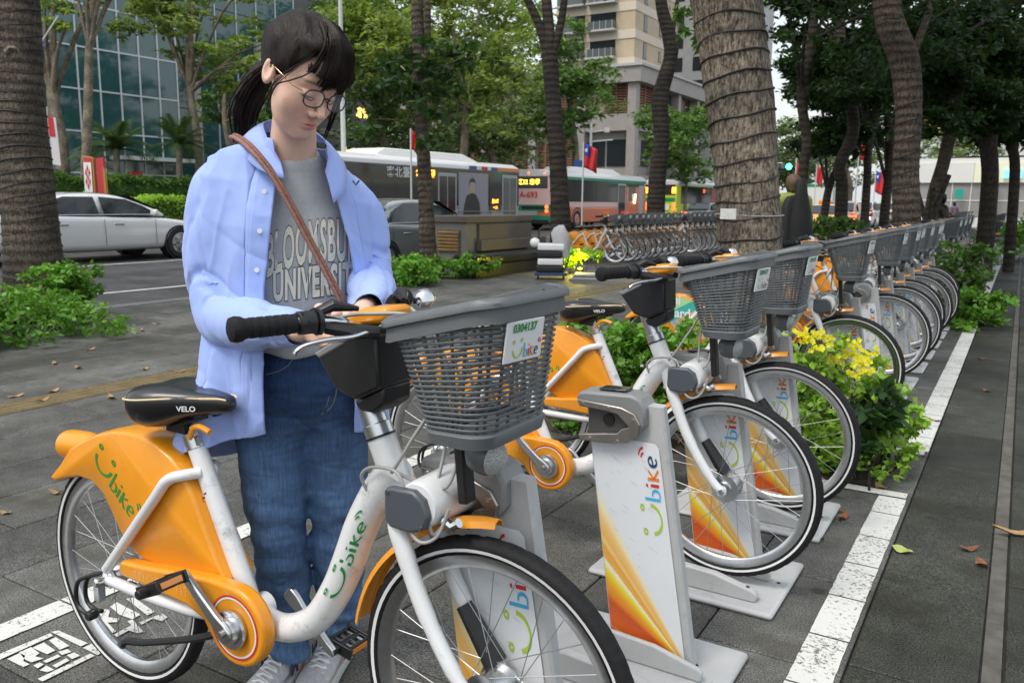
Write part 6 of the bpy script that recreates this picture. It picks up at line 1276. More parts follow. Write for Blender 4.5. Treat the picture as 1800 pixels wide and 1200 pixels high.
brow = np.exp(-(((np.abs(qh[:, 0])-.034)/.020)**4))*np.exp(-(((qh[:, 2]-.019-.004*np.cos((np.abs(qh[:, 0])-.034)*60))/.0042)**2))*(qh[:, 1] > .05); lid = np.exp(-(((np.abs(qh[:, 0])-.031)/.016)**4))*np.exp(-(((qh[:, 2]+.0120)/.0024)**2))*(qh[:, 1] > .06)
col = np.ones((len(V), 4)); col[:, :3] *= (1-lip[:, None]*np.array((.14, .46, .38)))*(1-blush[:, None]*np.array((.0, .10, .08)))*(1-.8*brow[:, None])*(1-.85*lid[:, None])
ca.data.foreach_set('color', col.ravel()); me['tint'] = 1; new_obj('body', me, woman)
HL = lambda p: tuple(toL([fromH(p)])[0])
# hair
hairm = mat('dark_brown_hair', (.012, .008, .006), .52, var=.5, vscale=30, spec=.22, bump=.5, bscale=110, stretch=(1, 1, .2))
def sd_hair(P):
    q = toH(P); s = elli(q, (0, -.014, .047), (.090, .114, .100)); face = q[:, 1]*.78-q[:, 2]*.63+.012*np.sin(np.abs(q[:, 0])*60)-.002; s = smax(s, face-.006-.25*np.maximum(0, np.abs(q[:, 0])-.05), .012); s = smax(s, -(q[:, 2]+.036+.2*(q[:, 1]+.05)), .018)
    s = sm(s, elli(q, (0, .062, .098), (.062, .034, .026)), .02)
    T = [(-.044, .140, 1.650), (-.082, .092, 1.622), (-.112, .058, 1.584), (-.132, .030, 1.540), (-.138, .008, 1.49)]; R = [.020, .026, .030, .027, .014]
    for i in range(4): s = sm(s, caps(P, T[i], T[i+1], R[i], R[i+1]), .018)
    return s+.0028*np.sin(q[:, 0]*170+q[:, 1]*60)*np.sin(q[:, 2]*40+2)
v, q = nets(sd_hair, (-.20, .01, 1.40), (.15, .42, 1.80), .0042, 3); hair = new_obj('hair', raw_mesh('hair', toL(v), q[:, ::-1], hairm), woman)
b = MB(); rh = random.Random(4)
def strand(pts, r): 
    P_ = smoothpath([HL(p) for p in pts], 4); b.tube(P_, [r*(.35+.65*sin(pi*min(1, .22+.78*(1-i/(len(P_)-1))))) for i in range(len(P_))], 4)
for i in range(150):                                     # swept-back strands from the parting to the tie
    s = rh.choice((-1, 1)); y0 = rh.uniform(-.06, .085); ang = rh.uniform(.0, 1.0); pts = []
    for k in range(6):
        t = k/5; th_ = (ang*1.25+.15)*sin(pi*min(t*1.1, 1)*.5); yy = y0*(1-t)+(-.118)*t; zz = cos(th_*1.15)*.101; yy_ = max(-.113, min(.100, yy)); w = sqrt(max(.02, 1-(yy_/.1145)**2)); pts.append((s*sin(th_*1.15)*.091*w+.004, yy-.012, .047+zz*w*(1-.35*t)))
    strand(pts, rh.uniform(.0012, .0026))
for i in range(150):                                     # bangs
    x = rh.gauss(0, .032); x = max(-.048, min(.070, x+.008)); g = rh.random(); sp = x*1.18+rh.uniform(-.006, .006); zl = .027+.010*sin(x*130)+rh.uniform(-.010, .016)-.2*max(0, abs(x)-.045)+.9*max(0, -x-.018); yl = .107-.9*max(0, abs(x)-.015)**1.25*1.5
    strand([(x*.35, .030+rh.uniform(-.03, .01), .149), (x*.72, .078, .133-.25*abs(x)), (x*.98, .107-.35*abs(x), .088-.2*abs(x)), (sp, yl+.006, .050), (sp*1.03, yl, zl)], rh.uniform(.0014, .0030))
for i in range(9):                                      # long loose locks at both temples
    j = rh.uniform(-.006, .006); k = rh.uniform(0, 1)
    strand([(-.040+j, .085, .10), (-.068+j, .072, .055), (-.086+j, .052, .018-.01*k), (-.094+j, .040, -.022-.01*k), (-.088+j*.6, .042, -.060-.035*k)], rh.uniform(.0007, .0013)) if i % 2 else strand([(-.030+j, .095, .09), (-.058+j, .096, .045), (-.080+j, .074, .012), (-.095+j, .052, -.014), (-.096+j*.7, .046, -.05-.02*k)], rh.uniform(.0007, .0012))
for i in range(16):
    j = rh.uniform(-.010, .008); k = rh.uniform(0, 1); strand([(.050+j, .078, .10), (.072+j, .070, .05), (.080+j, .062, .0), (.080+j, .066, -.05), (.076+j*.6, .074, -.085-.035*k)], rh.uniform(.0009, .0018))
for i in range(60):                                      # ponytail strands
    o = [rh.gauss(0, .009) for _ in range(3)]; b.tube(smoothpath([L3_((p[0]+o[0]*f, p[1]+.016+o[1]*f+.02*abs(o[0])*0, p[2]+o[2]*f*.5)) for p, f in (((-.044, .140, 1.650), .8), ((-.082, .094, 1.622), 1.5), ((-.114, .062, 1.584), 1.8), ((-.135, .034, 1.540), 1.6), ((-.141, .010, 1.484-rh.uniform(0, .02)), 1.0))], 3), [.0018]*7+[.0017]*4+[.001]*2, 4)
b.build('hair_strands', mat('hair_strand', (.013, .008, .006), .5, spec=.22), hair, 60)['kind'] = 'stuff'
b = MB()
for s in (-1, 1): b.tube(smoothpath([HL((s*.018, .0925, -.0135)), HL((s*.027, .0965, -.0165)), HL((s*.036, .094, -.0160)), HL((s*.046, .085, -.0115))], 4), .0012, 5)
b.build('eyelashes', M['black'], woman, 60)['kind'] = 'stuff'
# glasses
gl = thing('glasses', None, None); gl.parent = woman
for s in (-1, 1):
    P_ = []
    for k in range(28):
        a = 2*pi*k/28; P_.append(HL((s*.034+.027*math.copysign(abs(cos(a))**.75, cos(a)), .113-.10*abs(s*.034+.027*cos(a))**1.5*2.2, -.006+.0205*math.copysign(abs(sin(a))**.8, sin(a))-.05*abs(cos(a))*0)))
    b = MB(); b.tube(P_, .0017, 6, closed=True); b.build('rim', M['black'], gl, 60)
    b = MB(); b.add(P_, [tuple(range(28))]); b.build('lens', mat('spectacle_lens', (.80, .76, .84), .03, alpha=.16, spec=.9), gl, 0)
    b = MB(); b.tube([HL((s*.061, .100, .003)), HL((s*.078, .080, .004)), HL((s*.083, .01, .012)), HL((s*.084, -.012, .008))], .0012, 6); b.build('temple', mat('gold_wire', (.75, .52, .28), .2, 1), gl, 60)
b = MB(); b.tube(smoothpath([HL((-.009, .114, -.001)), HL((0, .118, .003)), HL((.009, .114, -.001))], 4), .0015, 6); b.build('bridge', M['black'], gl, 60)
# jeans
def sd_jeans(P):
    s = elli(P, (-.020, .022, .87), (.172, .112, .16))
    s = sm(s, caps(P, (-.015, .03, .95), (-.018, .025, .86), .118, .14)*.9, .05)
    l = np.minimum(caps(P, (-.098, .030, .83), (-.088, .060, .47), .103, .080), caps(P, (-.088, .060, .47), (-.070, .012, .0), .080, .056)); r = np.minimum(caps(P, (.068, .020, .83), (.070, .050, .47), .096, .078), caps(P, (.068, .050, .47), (.064, -.030, .0), .078, .057))
    s = sm(s, sm(l, r, .020), .025); s = smax(s, P[:, 2]-.975, .006); s = smax(s, .072+.05*np.maximum(0, P[:, 0]-.0)+.006*np.sin(P[:, 0]*60)-P[:, 2], .006)
    z = P[:, 2]; kn = np.exp(-((z-.44)/.12)**2); hm_ = np.exp(-((z-.14)/.10)**2); hp = np.exp(-((z-.76)/.07)**2)
    w1 = np.sin(z*95+vnoise(P, 7, 1)*3.2+P[:, 0]*18)*(.0028*kn+.0050*hm_+.0018*hp); cj = (1-np.abs(vnoise(P*np.array((.8, .8, 1.25))+.03*vnoise(P, 6, 21)[:, None], 11, 22)))**5; return s-w1+.0085*cj*(.35+kn+hm_+.6*hp)-.0055*vnoise(P*np.array((1, 1, .55)), 14, 2)*(.35+kn+hm_)-.0022*vnoise(P, 30, 3)
v, q = nets(sd_jeans, (-.27, -.17, .03), (.23, .22, 1.0), .0052, 3)
dn = mat('denim', (.022, .058, .145), .85, var=.25, vscale=9, bump=.25, bscale=900); t, b_ = ND(dn)
tc = t.nodes.new('ShaderNodeTexCoord'); nn_ = t.nodes.new('ShaderNodeTexNoise'); nn_.inputs['Scale'].default_value = 3.0; nn_.inputs['Detail'].default_value = 6; t.links.new(tc.outputs['Object'], nn_.inputs['Vector']); sxn = t.nodes.new('ShaderNodeSeparateXYZ'); t.links.new(tc.outputs['Object'], sxn.inputs[0])
mz = t.nodes.new('ShaderNodeMapRange'); mz.inputs[1].default_value = .85; mz.inputs[2].default_value = .45; mz.inputs[3].default_value = -.15; mz.inputs[4].default_value = .25; t.links.new(sxn.outputs[2], mz.inputs[0]); ad_ = t.nodes.new('ShaderNodeMath'); ad_.operation = 'ADD'; t.links.new(nn_.outputs[0], ad_.inputs[0]); t.links.new(mz.outputs[0], ad_.inputs[1])
mr = t.nodes.new('ShaderNodeMapRange'); mr.inputs[1].default_value = .38; mr.inputs[2].default_value = .82; t.links.new(ad_.outputs[0], mr.inputs[0]); mx = t.nodes.new('ShaderNodeMix'); mx.data_type = 'RGBA'; src = b_.inputs['Base Color'].links[0].from_socket; mx.inputs[7].default_value = (.105, .20, .36, 1); t.links.new(mr.outputs[0], mx.inputs[0]); t.links.new(src, mx.inputs[6])
mp_ = t.nodes.new('ShaderNodeMapping'); mp_.inputs['Scale'].default_value = (130, 130, 9); t.links.new(tc.outputs['Object'], mp_.inputs[0]); ns_ = t.nodes.new('ShaderNodeTexNoise'); ns_.inputs['Scale'].default_value = 1.6; ns_.inputs['Detail'].default_value = 4; t.links.new(mp_.outputs[0], ns_.inputs['Vector'])
mp2 = t.nodes.new('ShaderNodeMapping'); mp2.inputs['Scale'].default_value = (7, 7, 30); t.links.new(tc.outputs['Object'], mp2.inputs[0]); n2_ = t.nodes.new('ShaderNodeTexNoise'); n2_.inputs['Scale'].default_value = 1.2; n2_.inputs['Detail'].default_value = 5; n2_.inputs['Distortion'].default_value = .8; t.links.new(mp2.outputs[0], n2_.inputs['Vector'])
sm_ = t.nodes.new('ShaderNodeMath'); sm_.operation = 'MULTIPLY'; t.links.new(ns_.outputs[0], sm_.inputs[0]); t.links.new(n2_.outputs[0], sm_.inputs[1]); rg_ = t.nodes.new('ShaderNodeMapRange'); rg_.inputs[1].default_value = .13; rg_.inputs[2].default_value = .38; rg_.inputs[3].default_value = .68; rg_.inputs[4].default_value = 1.35; t.links.new(sm_.outputs[0], rg_.inputs[0])
m3 = t.nodes.new('ShaderNodeMix'); m3.data_type = 'RGBA'; m3.blend_type = 'MULTIPLY'; m3.inputs[0].default_value = 1; t.links.new(mx.outputs[2], m3.inputs[6]); t.links.new(rg_.outputs[0], m3.inputs[7]); t.links.new(m3.outputs[2], b_.inputs['Base Color'])
jo = new_obj('jeans', raw_mesh('jeans', toL(v), q[:, ::-1], dn), woman)
stm = mat('denim_stitch', (.22, .26, .32), .7)
def on_jeans(px, py, out=.0015):
    """walk from the camera to the cloth"""
    a0 = np.array(LOC(px, py, .30)); a1 = np.array(LOC(px, py, -.05)); T = np.linspace(0, 1, 240); P = a0+(a1-a0)*T[:, None]; k = int(np.argmax(sd_jeans(P) < out)); return L3_(P[k])
for px in ([(468, 658), (490, 652), (508, 640), (518, 622), (520, 606)], [(590, 612), (592, 650), (591, 690), (584, 712), (575, 722)], [(578, 610), (580, 650), (578, 700), (566, 728)]):
    b = MB(); b.tube(smoothpath([on_jeans(*p_) for p_ in px], 5), .0012, 4); b.build('seam', stm, jo, 60)
# tee
def sd_tee(P):
    q = P.copy(); z = P[:, 2]; q[:, 0] = (P[:, 0]+.022)/1.32; q[:, 1] = P[:, 1]-.035-.020*np.exp(-((z-1.24)/.10)**2); q[:, 2] = z
    s = caps(q, (0, 0, 1.33), (0, .012, .93), .108, .116); s = sm(s, caps(P, (-.15, .035, 1.385), (.11, .03, 1.325), .045, .045), .05); s = sm(s, caps(P, (-.016, .075, 1.36), (-.012, .095, 1.415), .075, .062), .04)
    s = smax(s, .945-z+.006*np.sin(P[:, 0]*50), .006); s = smax(s, -caps(P, (-.004, .175, 1.53), (-.008, .120, 1.462), .070, .050), .005)
    return s-.005*vnoise(P*np.array((1, 1, .6)), 11, 5)-.0018*np.sin(P[:, 2]*40+P[:, 0]*70)*np.exp(-((z-1.02)/.07)**2)
v, q = nets(sd_tee, (-.24, -.13, .92), (.20, .25, 1.46), .0066, 3); tee = new_obj('tee_shirt', raw_mesh('tee_shirt', toL(v), q[:, ::-1], mat('heather_grey_cotton', (.45, .465, .465), .85, var=.08, vscale=120, bump=.2, bscale=700)), woman)
def on_tee(px, py, out):
    a0 = np.array(LOC(px, py, .32)); a1 = np.array(LOC(px, py, .0)); T = np.linspace(0, 1, 160); P = a0+(a1-a0)*T[:, None]; s = sd_tee(P) < out; k = int(np.argmax(s)) if s.any() else int(np.argmin(sd_tee(P))); return L3_(P[k])
lc = mat('cream_lettering', (.76, .73, .60), .7); ld = mat('lettering_outline', (.10, .11, .11), .7)
for txt, sz, xs, cx_, y0_, arch, slope, wgt in (('BLOOMSBURY', 100, .255, 555, 428, .0022, -.13, 0), ('UNIVERSITY', 72, .375, 558, 497, .0, -.12, 0)):
    for off, mt, o_ in ((9.5, ld, .0020), (5.6, lc, .0034)):
        V2, F2 = text_mesh(txt, sz, xs, off*.55, sp=1.10); b = MB(); b.add([on_tee(cx_+u, y0_-w_+arch*(u)**2+slope*u, o_) for u, w_ in V2], F2); b.build('tee_lettering', mt, tee, 0)
# open shirt
shm = mat('blue_oxford_cotton', (.34, .46, .88), .75, var=.05, vscale=5, bump=.12, bscale=900); t, b_ = ND(shm); b_.inputs['Sheen Weight'].default_value = .25
LV_ = np.array([(1.462, -.020, .085, .085, .078, -.058, .048), (1.41, -.030, .066, .155, .100, -.056, .062), (1.35, -.035, .052, .203, .122, -.060, .078), (1.25, -.036, .048, .205, .146, -.073, .100), (1.12, -.036, .048, .196, .150, -.090, .118), (1.00, -.036, .050, .196, .150, -.096, .116), (.88, -.044, .050, .218, .150, -.100, .117), (.78, -.062, .046, .245, .148, -.100, .121), (.68, -.075, .034, .275, .142, -.098, .121), (.60, -.082, .03, .290, .138, -.098, .121)])
def shirt_sheet(n=260, m=190):
    V = np.zeros((n, m, 3)); zz = LV_[::-1, 0]
    for i in range(n):
        s = i/(n-1)
        for j in range(m):
            t = j/(m-1); ph = s
            zb = np.interp(s, [0, .10, .16, .25, .5, .72, .9, 1], [.742, .735, .72, .70, .63, .645, .735, .768]); z = 1.462+(zb-1.462)*t
            g = [np.interp(z, zz, LV_[::-1, k]) for k in range(1, 7)]; cl = lambda q: max(-.999, min(.999, q))
            fR = math.asin(cl((g[5]-g[0])/g[2])); fL = math.asin(cl((g[4]-g[0])/g[2])); f = fR+(2*pi+fL-fR)*s
            w = t*t; fold = .017*w*sin(f*6.5+1.2*sin(z*7))+.008*w*sin(f*13+z*9)-.012*w*math.exp(-(sin(f*4.5+z*2)/.25)**2)-.006*math.exp(-((z-1.05)/.18)**2)*math.exp(-(sin(z*26+f*2.2)/.3)**2)
            edge = .004 if (s > .955 or s < .045) else 0
            rr_ = 1+fold/g[2]*1.0; a = g[0]+(g[2]*rr_+edge)*sin(f); d = g[1]+(g[3]*rr_+edge)*cos(f); sh = min(1, max(0, (z-1.0)/.35))
            V[i, j] = (a, d, z-.17*(a+.035)*sh)
    P = V.reshape(-1, 3); F = np.array([(i*m+j, i*m+j+1, (i+1)*m+j+1, (i+1)*m+j) for i in range(n-1) for j in range(m-1)]); return P, F
v, F = shirt_sheet(); nv = vnormals(v, F); CR = lambda V, s, k: (1-np.abs(vnoise((V+.05*np.stack([vnoise(V, 5, 31), vnoise(V, 5, 32), vnoise(V, 5, 33)], 1))*np.array((1.5, 1.5, .38)), s, k)))**3
v = v+nv*(.008*vnoise(v*np.array((1, 1, .5)), 8, 7)-.014*CR(v, 6, 9)-.0035*CR(v, 15, 10)+.0006*vnoise(v, 50, 8))[:, None]
sh = new_obj('open_shirt', raw_mesh('open_shirt', toL(v), F, shm), woman); so_ = sh.modifiers.new('cloth', 'SOLIDIFY'); so_.thickness = .0022; so_.offset = 0
for k0, k1 in ((0, 11), (249, 260)):
    m_ = 190; sg = v.reshape(260, m_, 3)[k0:k1]; ng = nv.reshape(260, m_, 3)[k0:k1]; sgn = 1 if (ng[:, 60, 1].mean() > 0) else -1; Pk = (sg+ng*sgn*.0035).reshape(-1, 3); w_ = k1-k0
    Fk = np.array([(i*m_+j, i*m_+j+1, (i+1)*m_+j+1, (i+1)*m_+j) for i in range(w_-1) for j in range(m_-1)]); o = new_obj('placket', raw_mesh('placket', toL(Pk), Fk, shm), sh); mo = o.modifiers.new('cloth', 'SOLIDIFY'); mo.thickness = .002; mo.offset = 0
def crumple(V, s, seed):
    W = V+np.stack([.05*vnoise(V, 6, seed+11), .05*vnoise(V, 6, seed+12), .05*vnoise(V, 6, seed+13)], 1); return (1-np.abs(vnoise(W*np.array((1.3, 1.3, .55)), s, seed)))**3
def sleeve(name, pts, rad, seed):
    P = smoothpath([L3_(p) for p in pts], 18); m = len(P); n = 72; V = []
    T = [(P[min(i+1, m-1)]-P[max(i-1, 0)]).normalized() for i in range(m)]; nr = Vector((0, -1, 0))
    for i in range(m):
        t = i/(m-1); k = t*(len(rad)-1); a = min(int(k), len(rad)-2); r = rad[a]*(1-k+a)+rad[a+1]*(k-a); nr = (nr-T[i]*nr.dot(T[i])).normalized(); bi = T[i].cross(nr)
        el = math.exp(-((t-.50)/.17)**2); cf = math.exp(-((t-.90)/.13)**2); cr_ = lambda x, w_: math.exp(-(sin(x)/w_)**2)
        for j in range(n):
            q = 2*pi*j/n; w = -(.0095*el+.006*cf)*cr_(t*17+1.1*sin(q+seed)+.5*sin(2*q+1), .34)-.007*cr_(1.5*q+t*3.2+seed, .22)*(.35+.8*el)+.004*sin(2*q+t*5+seed); V.append(P[i]+(nr*cos(q)+bi*sin(q))*(r+w))
    V = np.array([tuple(p) for p in V]); F = np.array([(i*n+j, i*n+(j+1) % n, (i+1)*n+(j+1) % n, (i+1)*n+j) for i in range(m-1) for j in range(n)]); nv = vnormals(V, F); V = V+nv*(.0040*vnoise(V, 9, seed)-.0105*crumple(V, 6.5, seed)-.0028*crumple(V, 17, seed+3)+.0006*vnoise(V, 60, seed+2))[:, None]
    o = new_obj(name, raw_mesh(name, V, F, shm), sh); mo = o.modifiers.new('cloth', 'SOLIDIFY'); mo.thickness = .002; mo.offset = 0; return P, rad
sleeve('sleeve', [(-.075, .045, 1.425), (-.135, .040, 1.395), (-.185, .036, 1.345), (-.208, .034, 1.26), (-.214, .036, 1.16), (-.208, .048, 1.09), (-.180, .095, 1.045), (-.125, .19, 1.035), (-.065, .285, 1.040), (-.010, .378, 1.046)], [.045, .074, .088, .086, .082, .085, .082, .072, .058, .043], 1)
sleeve('sleeve', [(.030, .035, 1.385), (.090, .032, 1.345), (.132, .028, 1.285), (.150, .030, 1.22), (.158, .050, 1.15), (.165, .105, 1.105), (.160, .20, 1.092), (.148, .30, 1.088), (.130, .385, 1.086)], [.045, .066, .078, .076, .073, .072, .066, .056, .046], 5)
for pts in ([((-.075, .035, 1.522), (-.100, .018, 1.495)), ((-.086, .085, 1.508), (-.138, .070, 1.470)), ((-.077, .135, 1.476), (-.128, .138, 1.425)), ((-.060, .166, 1.442), (-.092, .188, 1.392)), ((-.047, .180, 1.415), (-.038, .204, 1.372))], [((.036, .03, 1.498), (.060, .015, 1.468)), ((.058, .080, 1.474), (.098, .062, 1.430)), ((.064, .128, 1.444), (.108, .126, 1.390)), ((.060, .160, 1.414), (.098, .180, 1.345)), ((.055, .172, 1.395), (.072, .194, 1.318))], [((-.075, .035, 1.522), (-.100, .018, 1.495)), ((-.025, -.002, 1.525), (-.025, -.030, 1.485)), ((.036, .03, 1.498), (.060, .015, 1.468))]):
    A = smoothpath([L3_(p) for p, q in pts], 6); B_ = smoothpath([L3_(q) for p, q in pts], 6); b = MB(); rows = 5; vs = []
    for k in range(rows):
        f = k/(rows-1)
        for i in range(len(A)): p_ = A[i]*(1-f)+B_[i]*f; vs.append(p_+Vector((0, -.004*sin(pi*f)-.007*f-.003, .004*sin(pi*f)+.003*f)))
    w = len(A); b.add(vs, [(k*w+i, k*w+i+1, (k+1)*w+i+1, (k+1)*w+i) for k in range(rows-1) for i in range(w-1)]); o = b.build('collar', shm, sh, 80); mo = o.modifiers.new('cloth', 'SOLIDIFY'); mo.thickness = .0022; mo.offset = 0
for k in range(5):
    p_ = v.reshape(260, 190, 3)[254, 34+24*k]; b = MB(); b.lathe([(.0058, 0), (.0058, .0022), (.001, .0024)], L3_((p_[0], p_[1]+.0045, p_[2])), (0, -1, .1), 12); b.build('button', M['whiteprint'], sh, 40)
b = MB(); q_ = Vector(L3_(LOC(626, 321, .185))); b.tube([q_+Vector((-.008, 0, .004)), q_+Vector((-.001, 0, -.006)), q_+Vector((.008, 0, .005))], .0022, 5); b.build('chest_mark', M['navy'], sh, 60)
# bag strap
sp_ = []
for px, py, d in ((424, 268, -.09), (414, 250, -.04), (408, 240, .02), (418, 242, .100), (442, 261, .178), (478, 305, .205), (512, 362, .212), (545, 425, .208), (575, 480, .205), (596, 520, .20), (606, 548, .195)): sp_.append(Vector(L3_(LOC(px, py, d))))
P_ = smoothpath(sp_, 6); strap_m = mat('braided_pink_brown_strap', (.33, .17, .135), .6, var=.3, vscale=160, bump=.5, bscale=250)
for o_, m_ in ((-.0042, strap_m), (.0042, mat('braided_rust_strap', (.26, .115, .075), .6, var=.3, vscale=160, bump=.5, bscale=250))):
    b = MB(); b.tube([p+Vector((o_*.9, 0, o_*.5)) for p in P_], .0052, 8); b.build('bag_strap', m_, woman, 60)
# shoes
def shoe(heel, ang, s):
    o = thing('shoe', None, None); o.parent = woman; o.location = L3_(heel); o.rotation_euler = (0, 0, -ang)
    sec = [(-.045, .020, .055, .030), (-.03, .034, .085, .0), (.0, .040, .105, .0), (.04, .041, .102, .0), (.085, .043, .080, .0), (.13, .048, .064, .0), (.175, .049, .054, .0), (.205, .042, .046, .0), (.225, .026, .036, .004), (.232, .010, .026, .010)]
    rings = []
    for y, hw, h, _ in sec:
        r = []
        for k in range(20):
            a = 2*pi*k/20; x = hw*math.copysign(abs(cos(a))**.7, cos(a)); z = .026+(h-.026)*.5*(1+sin(a)); r.append((x*(1-.25*max(0, sin(a))*(y > .0)), -y, z))
        rings.append(r)
    b = MB(); b.loft(rings); b.build('upper', mat('grey_white_mesh_shoe', (.50, .50, .51), .8, var=.2, vscale=90, bump=.4, bscale=500), o, 60, subd=1)
    b = MB(); pr = []
    for z, g in ((.0, -.003), (.004, .003), (.026, .004), (.031, .0)): pr.append([(s_*(hw+g), -y, z+(.012 if y > .2 and z < .01 else 0)) for s_, L_ in ((1, sec), (-1, sec[::-1])) for y, hw, h, _ in L_])
    b.loft(pr); b.build('sole', mat('shoe_sole', (.60, .60, .58), .6, dirt=.3), o, 50)
    b = MB()
    for k in range(6): y = .045+.020*k; zt = .108-.0075*k*1.0-.006; b.tube([(-.026, -y, zt-.010), (0, -y-.006, zt+.003), (.026, -y, zt-.010)], .0032, 5); b.tube([(-.026, -y, zt-.009), (.024, -y-.018, zt-.012)], .0028, 5)
    b.build('laces', M['whiteprint'], o, 60)
    for sd in (-1, 1): put_text('shoe_letter', 'N', .048, lambda u, v_: (sd*(.0475+.0), -.055-u, .058+v_), M['navy'], o, 1.0, .003)
shoe((-.070, -.01, 0), radians(32), 1); shoe((.062, -.06, 0), radians(24), 1)
# ------------------------------------------------------------------ street furniture and small things
def flat_box(b, lo, hi, mi=None): b.box([(lo[i]+hi[i])/2 for i in range(3)], [hi[i]-lo[i] for i in range(3)], None, mi)
M['st_brown'] = mat('brown_granite', (.115, .095, .080), .45, var=.25, vscale=40); M['st_grey'] = mat('weathered_concrete', (.19, .185, .17), .8, var=.2, vscale=4, bump=.2, bscale=40, dirt=.4)
pw = thing('vent_housing', 'square stone housing with brown granite panel and wooden louvers beside the slender trunk', 'stone housing', (-8.5, 12.4, 0))
part_box('block', (-.75, 0, 0), (0, 2.2, .93), M['st_grey'], pw, .01); part_box('cap_slab', (-.80, -.05, .932), (.06, 2.26, 1.05), M['st_brown'], pw, .012); part_box('granite_panel', (.0, .35, .42), (.06, 2.24, .90), M['st_brown'], pw, .01)
part_box('louver_frame', (-.62, -.02, .40), (-.12, .0, .80), M['st_brown'], pw)
for k in range(6): b = MB(); b.box((-.37, -.03, .44+.062*k), (.44, .045, .035), Matrix.Rotation(.5, 3, 'X')); b.build('louver_slat', mat('wood_slat', (.34, .21, .09), .6, var=.2, vscale=10), pw, 0)
bn = thing('bench', 'long low black stone bench in front of the stone housing', 'bench', (-8.05, 12.9, 0))
part_box('seat', (-.40, -1.0, .22), (.10, 2.2, .40), mat('black_polished_stone', (.016, .016, .018), .25, var=.3, vscale=60), bn, .05); part_box('base', (-.36, -.9, 0), (.04, 2.1, .21), M['black'], bn, .01); part_box('back_ledge', (-.44, -.2, .41), (-.30, 2.2, .62), M['st_brown'], bn, .02)
q = ground_at(968, 490); ty = thing('hand_trolley', 'small hand trolley with blue base at the foot of the forked trunk', 'trolley', q, .5)
part_box('base', (-.28, -.20, .07), (.28, .20, .12), mat('blue_trolley_base', (.03, .05, .14), .5), ty, .01)
for x in (-.22, .22):
    for y in (-.15, .15): b = MB(); b.lathe([(.04, -.015), (.04, .015)], (x, y, .04), (1, 0, 0), 12); b.build('wheel', M['black'], ty, 40)
b = MB(); b.tube(smoothpath([(-.22, .18, .1), (-.22, .2, .75), (-.17, .2, .86), (.17, .2, .86), (.22, .2, .75), (.22, .18, .1)], 4), .013, 7); b.build('handle', M['black'], ty, 60)
bu = thing('bundle', 'stacked bundles of black and white packages tied on the hand trolley', 'bundle', q+Vector((0, 0, .12)), .5)
for k in range(4): part_box('package', (-.25+.02*(k % 2), -.19, .125*k), (.23-.02*(k % 3), .15, .125*k+.118), M['black'] if k % 2 == 0 else M['whiteprint'], bu, .03)
rg = []
for z, s, x_ in ((-.25, .10, .20), (-.1, .15, .16), (.05, .17, .12), (.16, .15, .10), (.25, .10, .12), (.30, .04, .15)): rg.append([(x_+s*cos(a)*(1+.22*sin(3*a+z*12)), .02+s*.7*sin(a)*(1+.2*cos(4*a+z*8)), z) for a in [2*pi*k/26 for k in range(26)]])
b = MB(); b.loft(rg); o = b.build('plastic_sack', mat('grey_white_sack', (.42, .42, .43), .5, bump=.4, bscale=20), None, 60); o.location = q+Vector((.02, .03, .63)); tag(o, 'grey white plastic sack slumped on top of the trolley bundles', 'sack')
b = MB(); b.lathe([(.001, -.09), (.07, -.06), (.09, 0), (.07, .06), (.001, .09)], (0, 0, 0), (0, 0, 1), 14); o = b.build('white_bag', M['whiteprint'], None, 60); o.location = q+Vector((-.27, -.10, .62)); tag(o, 'small round white bag hanging at the left of the trolley', 'bag')
q = ground_at(1032, 492); pk = thing('flat_stack', 'low stack of pale boards on the paving right of the hand trolley', 'board stack', q, .4)
for k in range(4): part_box('board', (-.30+.03*k, -.2, .03*k), (.30-.01*k, .2, .03*k+.024), M['dockgrey'] if k % 2 else M['st_grey'], pk)
q = at(1020, 466, 15.4); lp = thing('ground_lamp', 'small lit yellow ground lamp in the plant by the far bicycle row', 'lamp', (q.x, q.y, 0)); part_box('housing', (-.05, -.05, 0), (.05, .05, .10), M['black'], lp, .01)
b = MB(); b.lathe([(.04, 0), (.04, .012)], (0, -.01, .10), (0, -.3, 1), 12); b.build('lens', mat('lamp_yellow_lit', (.9, .8, .1), .3, emit=(1, .85, .05), estr=6), lp)
pl_ = bpy.data.lights.new('ground_lamp_light', 'POINT'); pl_.energy = 26; pl_.color = (1, .82, .03); pl_.shadow_soft_size = .05; po = bpy.data.objects.new('ground_lamp_light', pl_); COL.objects.link(po); po.location = (q.x+.10, q.y-.28, .30)

# far row of bicycles: each one mesh
def joined(root, name, skip=()):
    dg = bpy.context.evaluated_depsgraph_get(); V = []; F = []; Mi = []; mats = []
    def walk(o):
        if o.type == 'MESH' and not any(o.name.startswith(s) for s in skip):
            me = o.data if not o.modifiers else o.evaluated_get(dg).to_mesh(); n0 = len(V); W_ = root.matrix_world.inverted() @ o.matrix_world; V.extend([tuple(W_ @ v.co) for v in me.vertices])
            for p in me.polygons:
                m = me.materials[p.material_index]; 
                if m not in mats: mats.append(m)
                F.append([n0+i for i in p.vertices]); Mi.append(mats.index(m))
        for c in o.children: walk(c)
    walk(root); me = bpy.data.meshes.new(name); me.from_pydata(V, [], F)
    for m in mats: me.materials.append(m)
    me.polygons.foreach_set('material_index', Mi); me.polygons.foreach_set('use_smooth', [True]*len(F)); me.set_sharp_from_angle(angle=radians(35)); me.update(); return me
bpy.context.view_layer.update()
fm = joined(bike0, 'rental_bicycle', ('plate_', 'basket_ribs', 'chain_guard_lettering', 'cable', 'saddle_lettering')); fd = joined(dock0, 'docking_post')
def y_for(px, X): k = (px-900)/F_PX; return -X*(.8553+.5182*k)/(.5182-.8553*k)
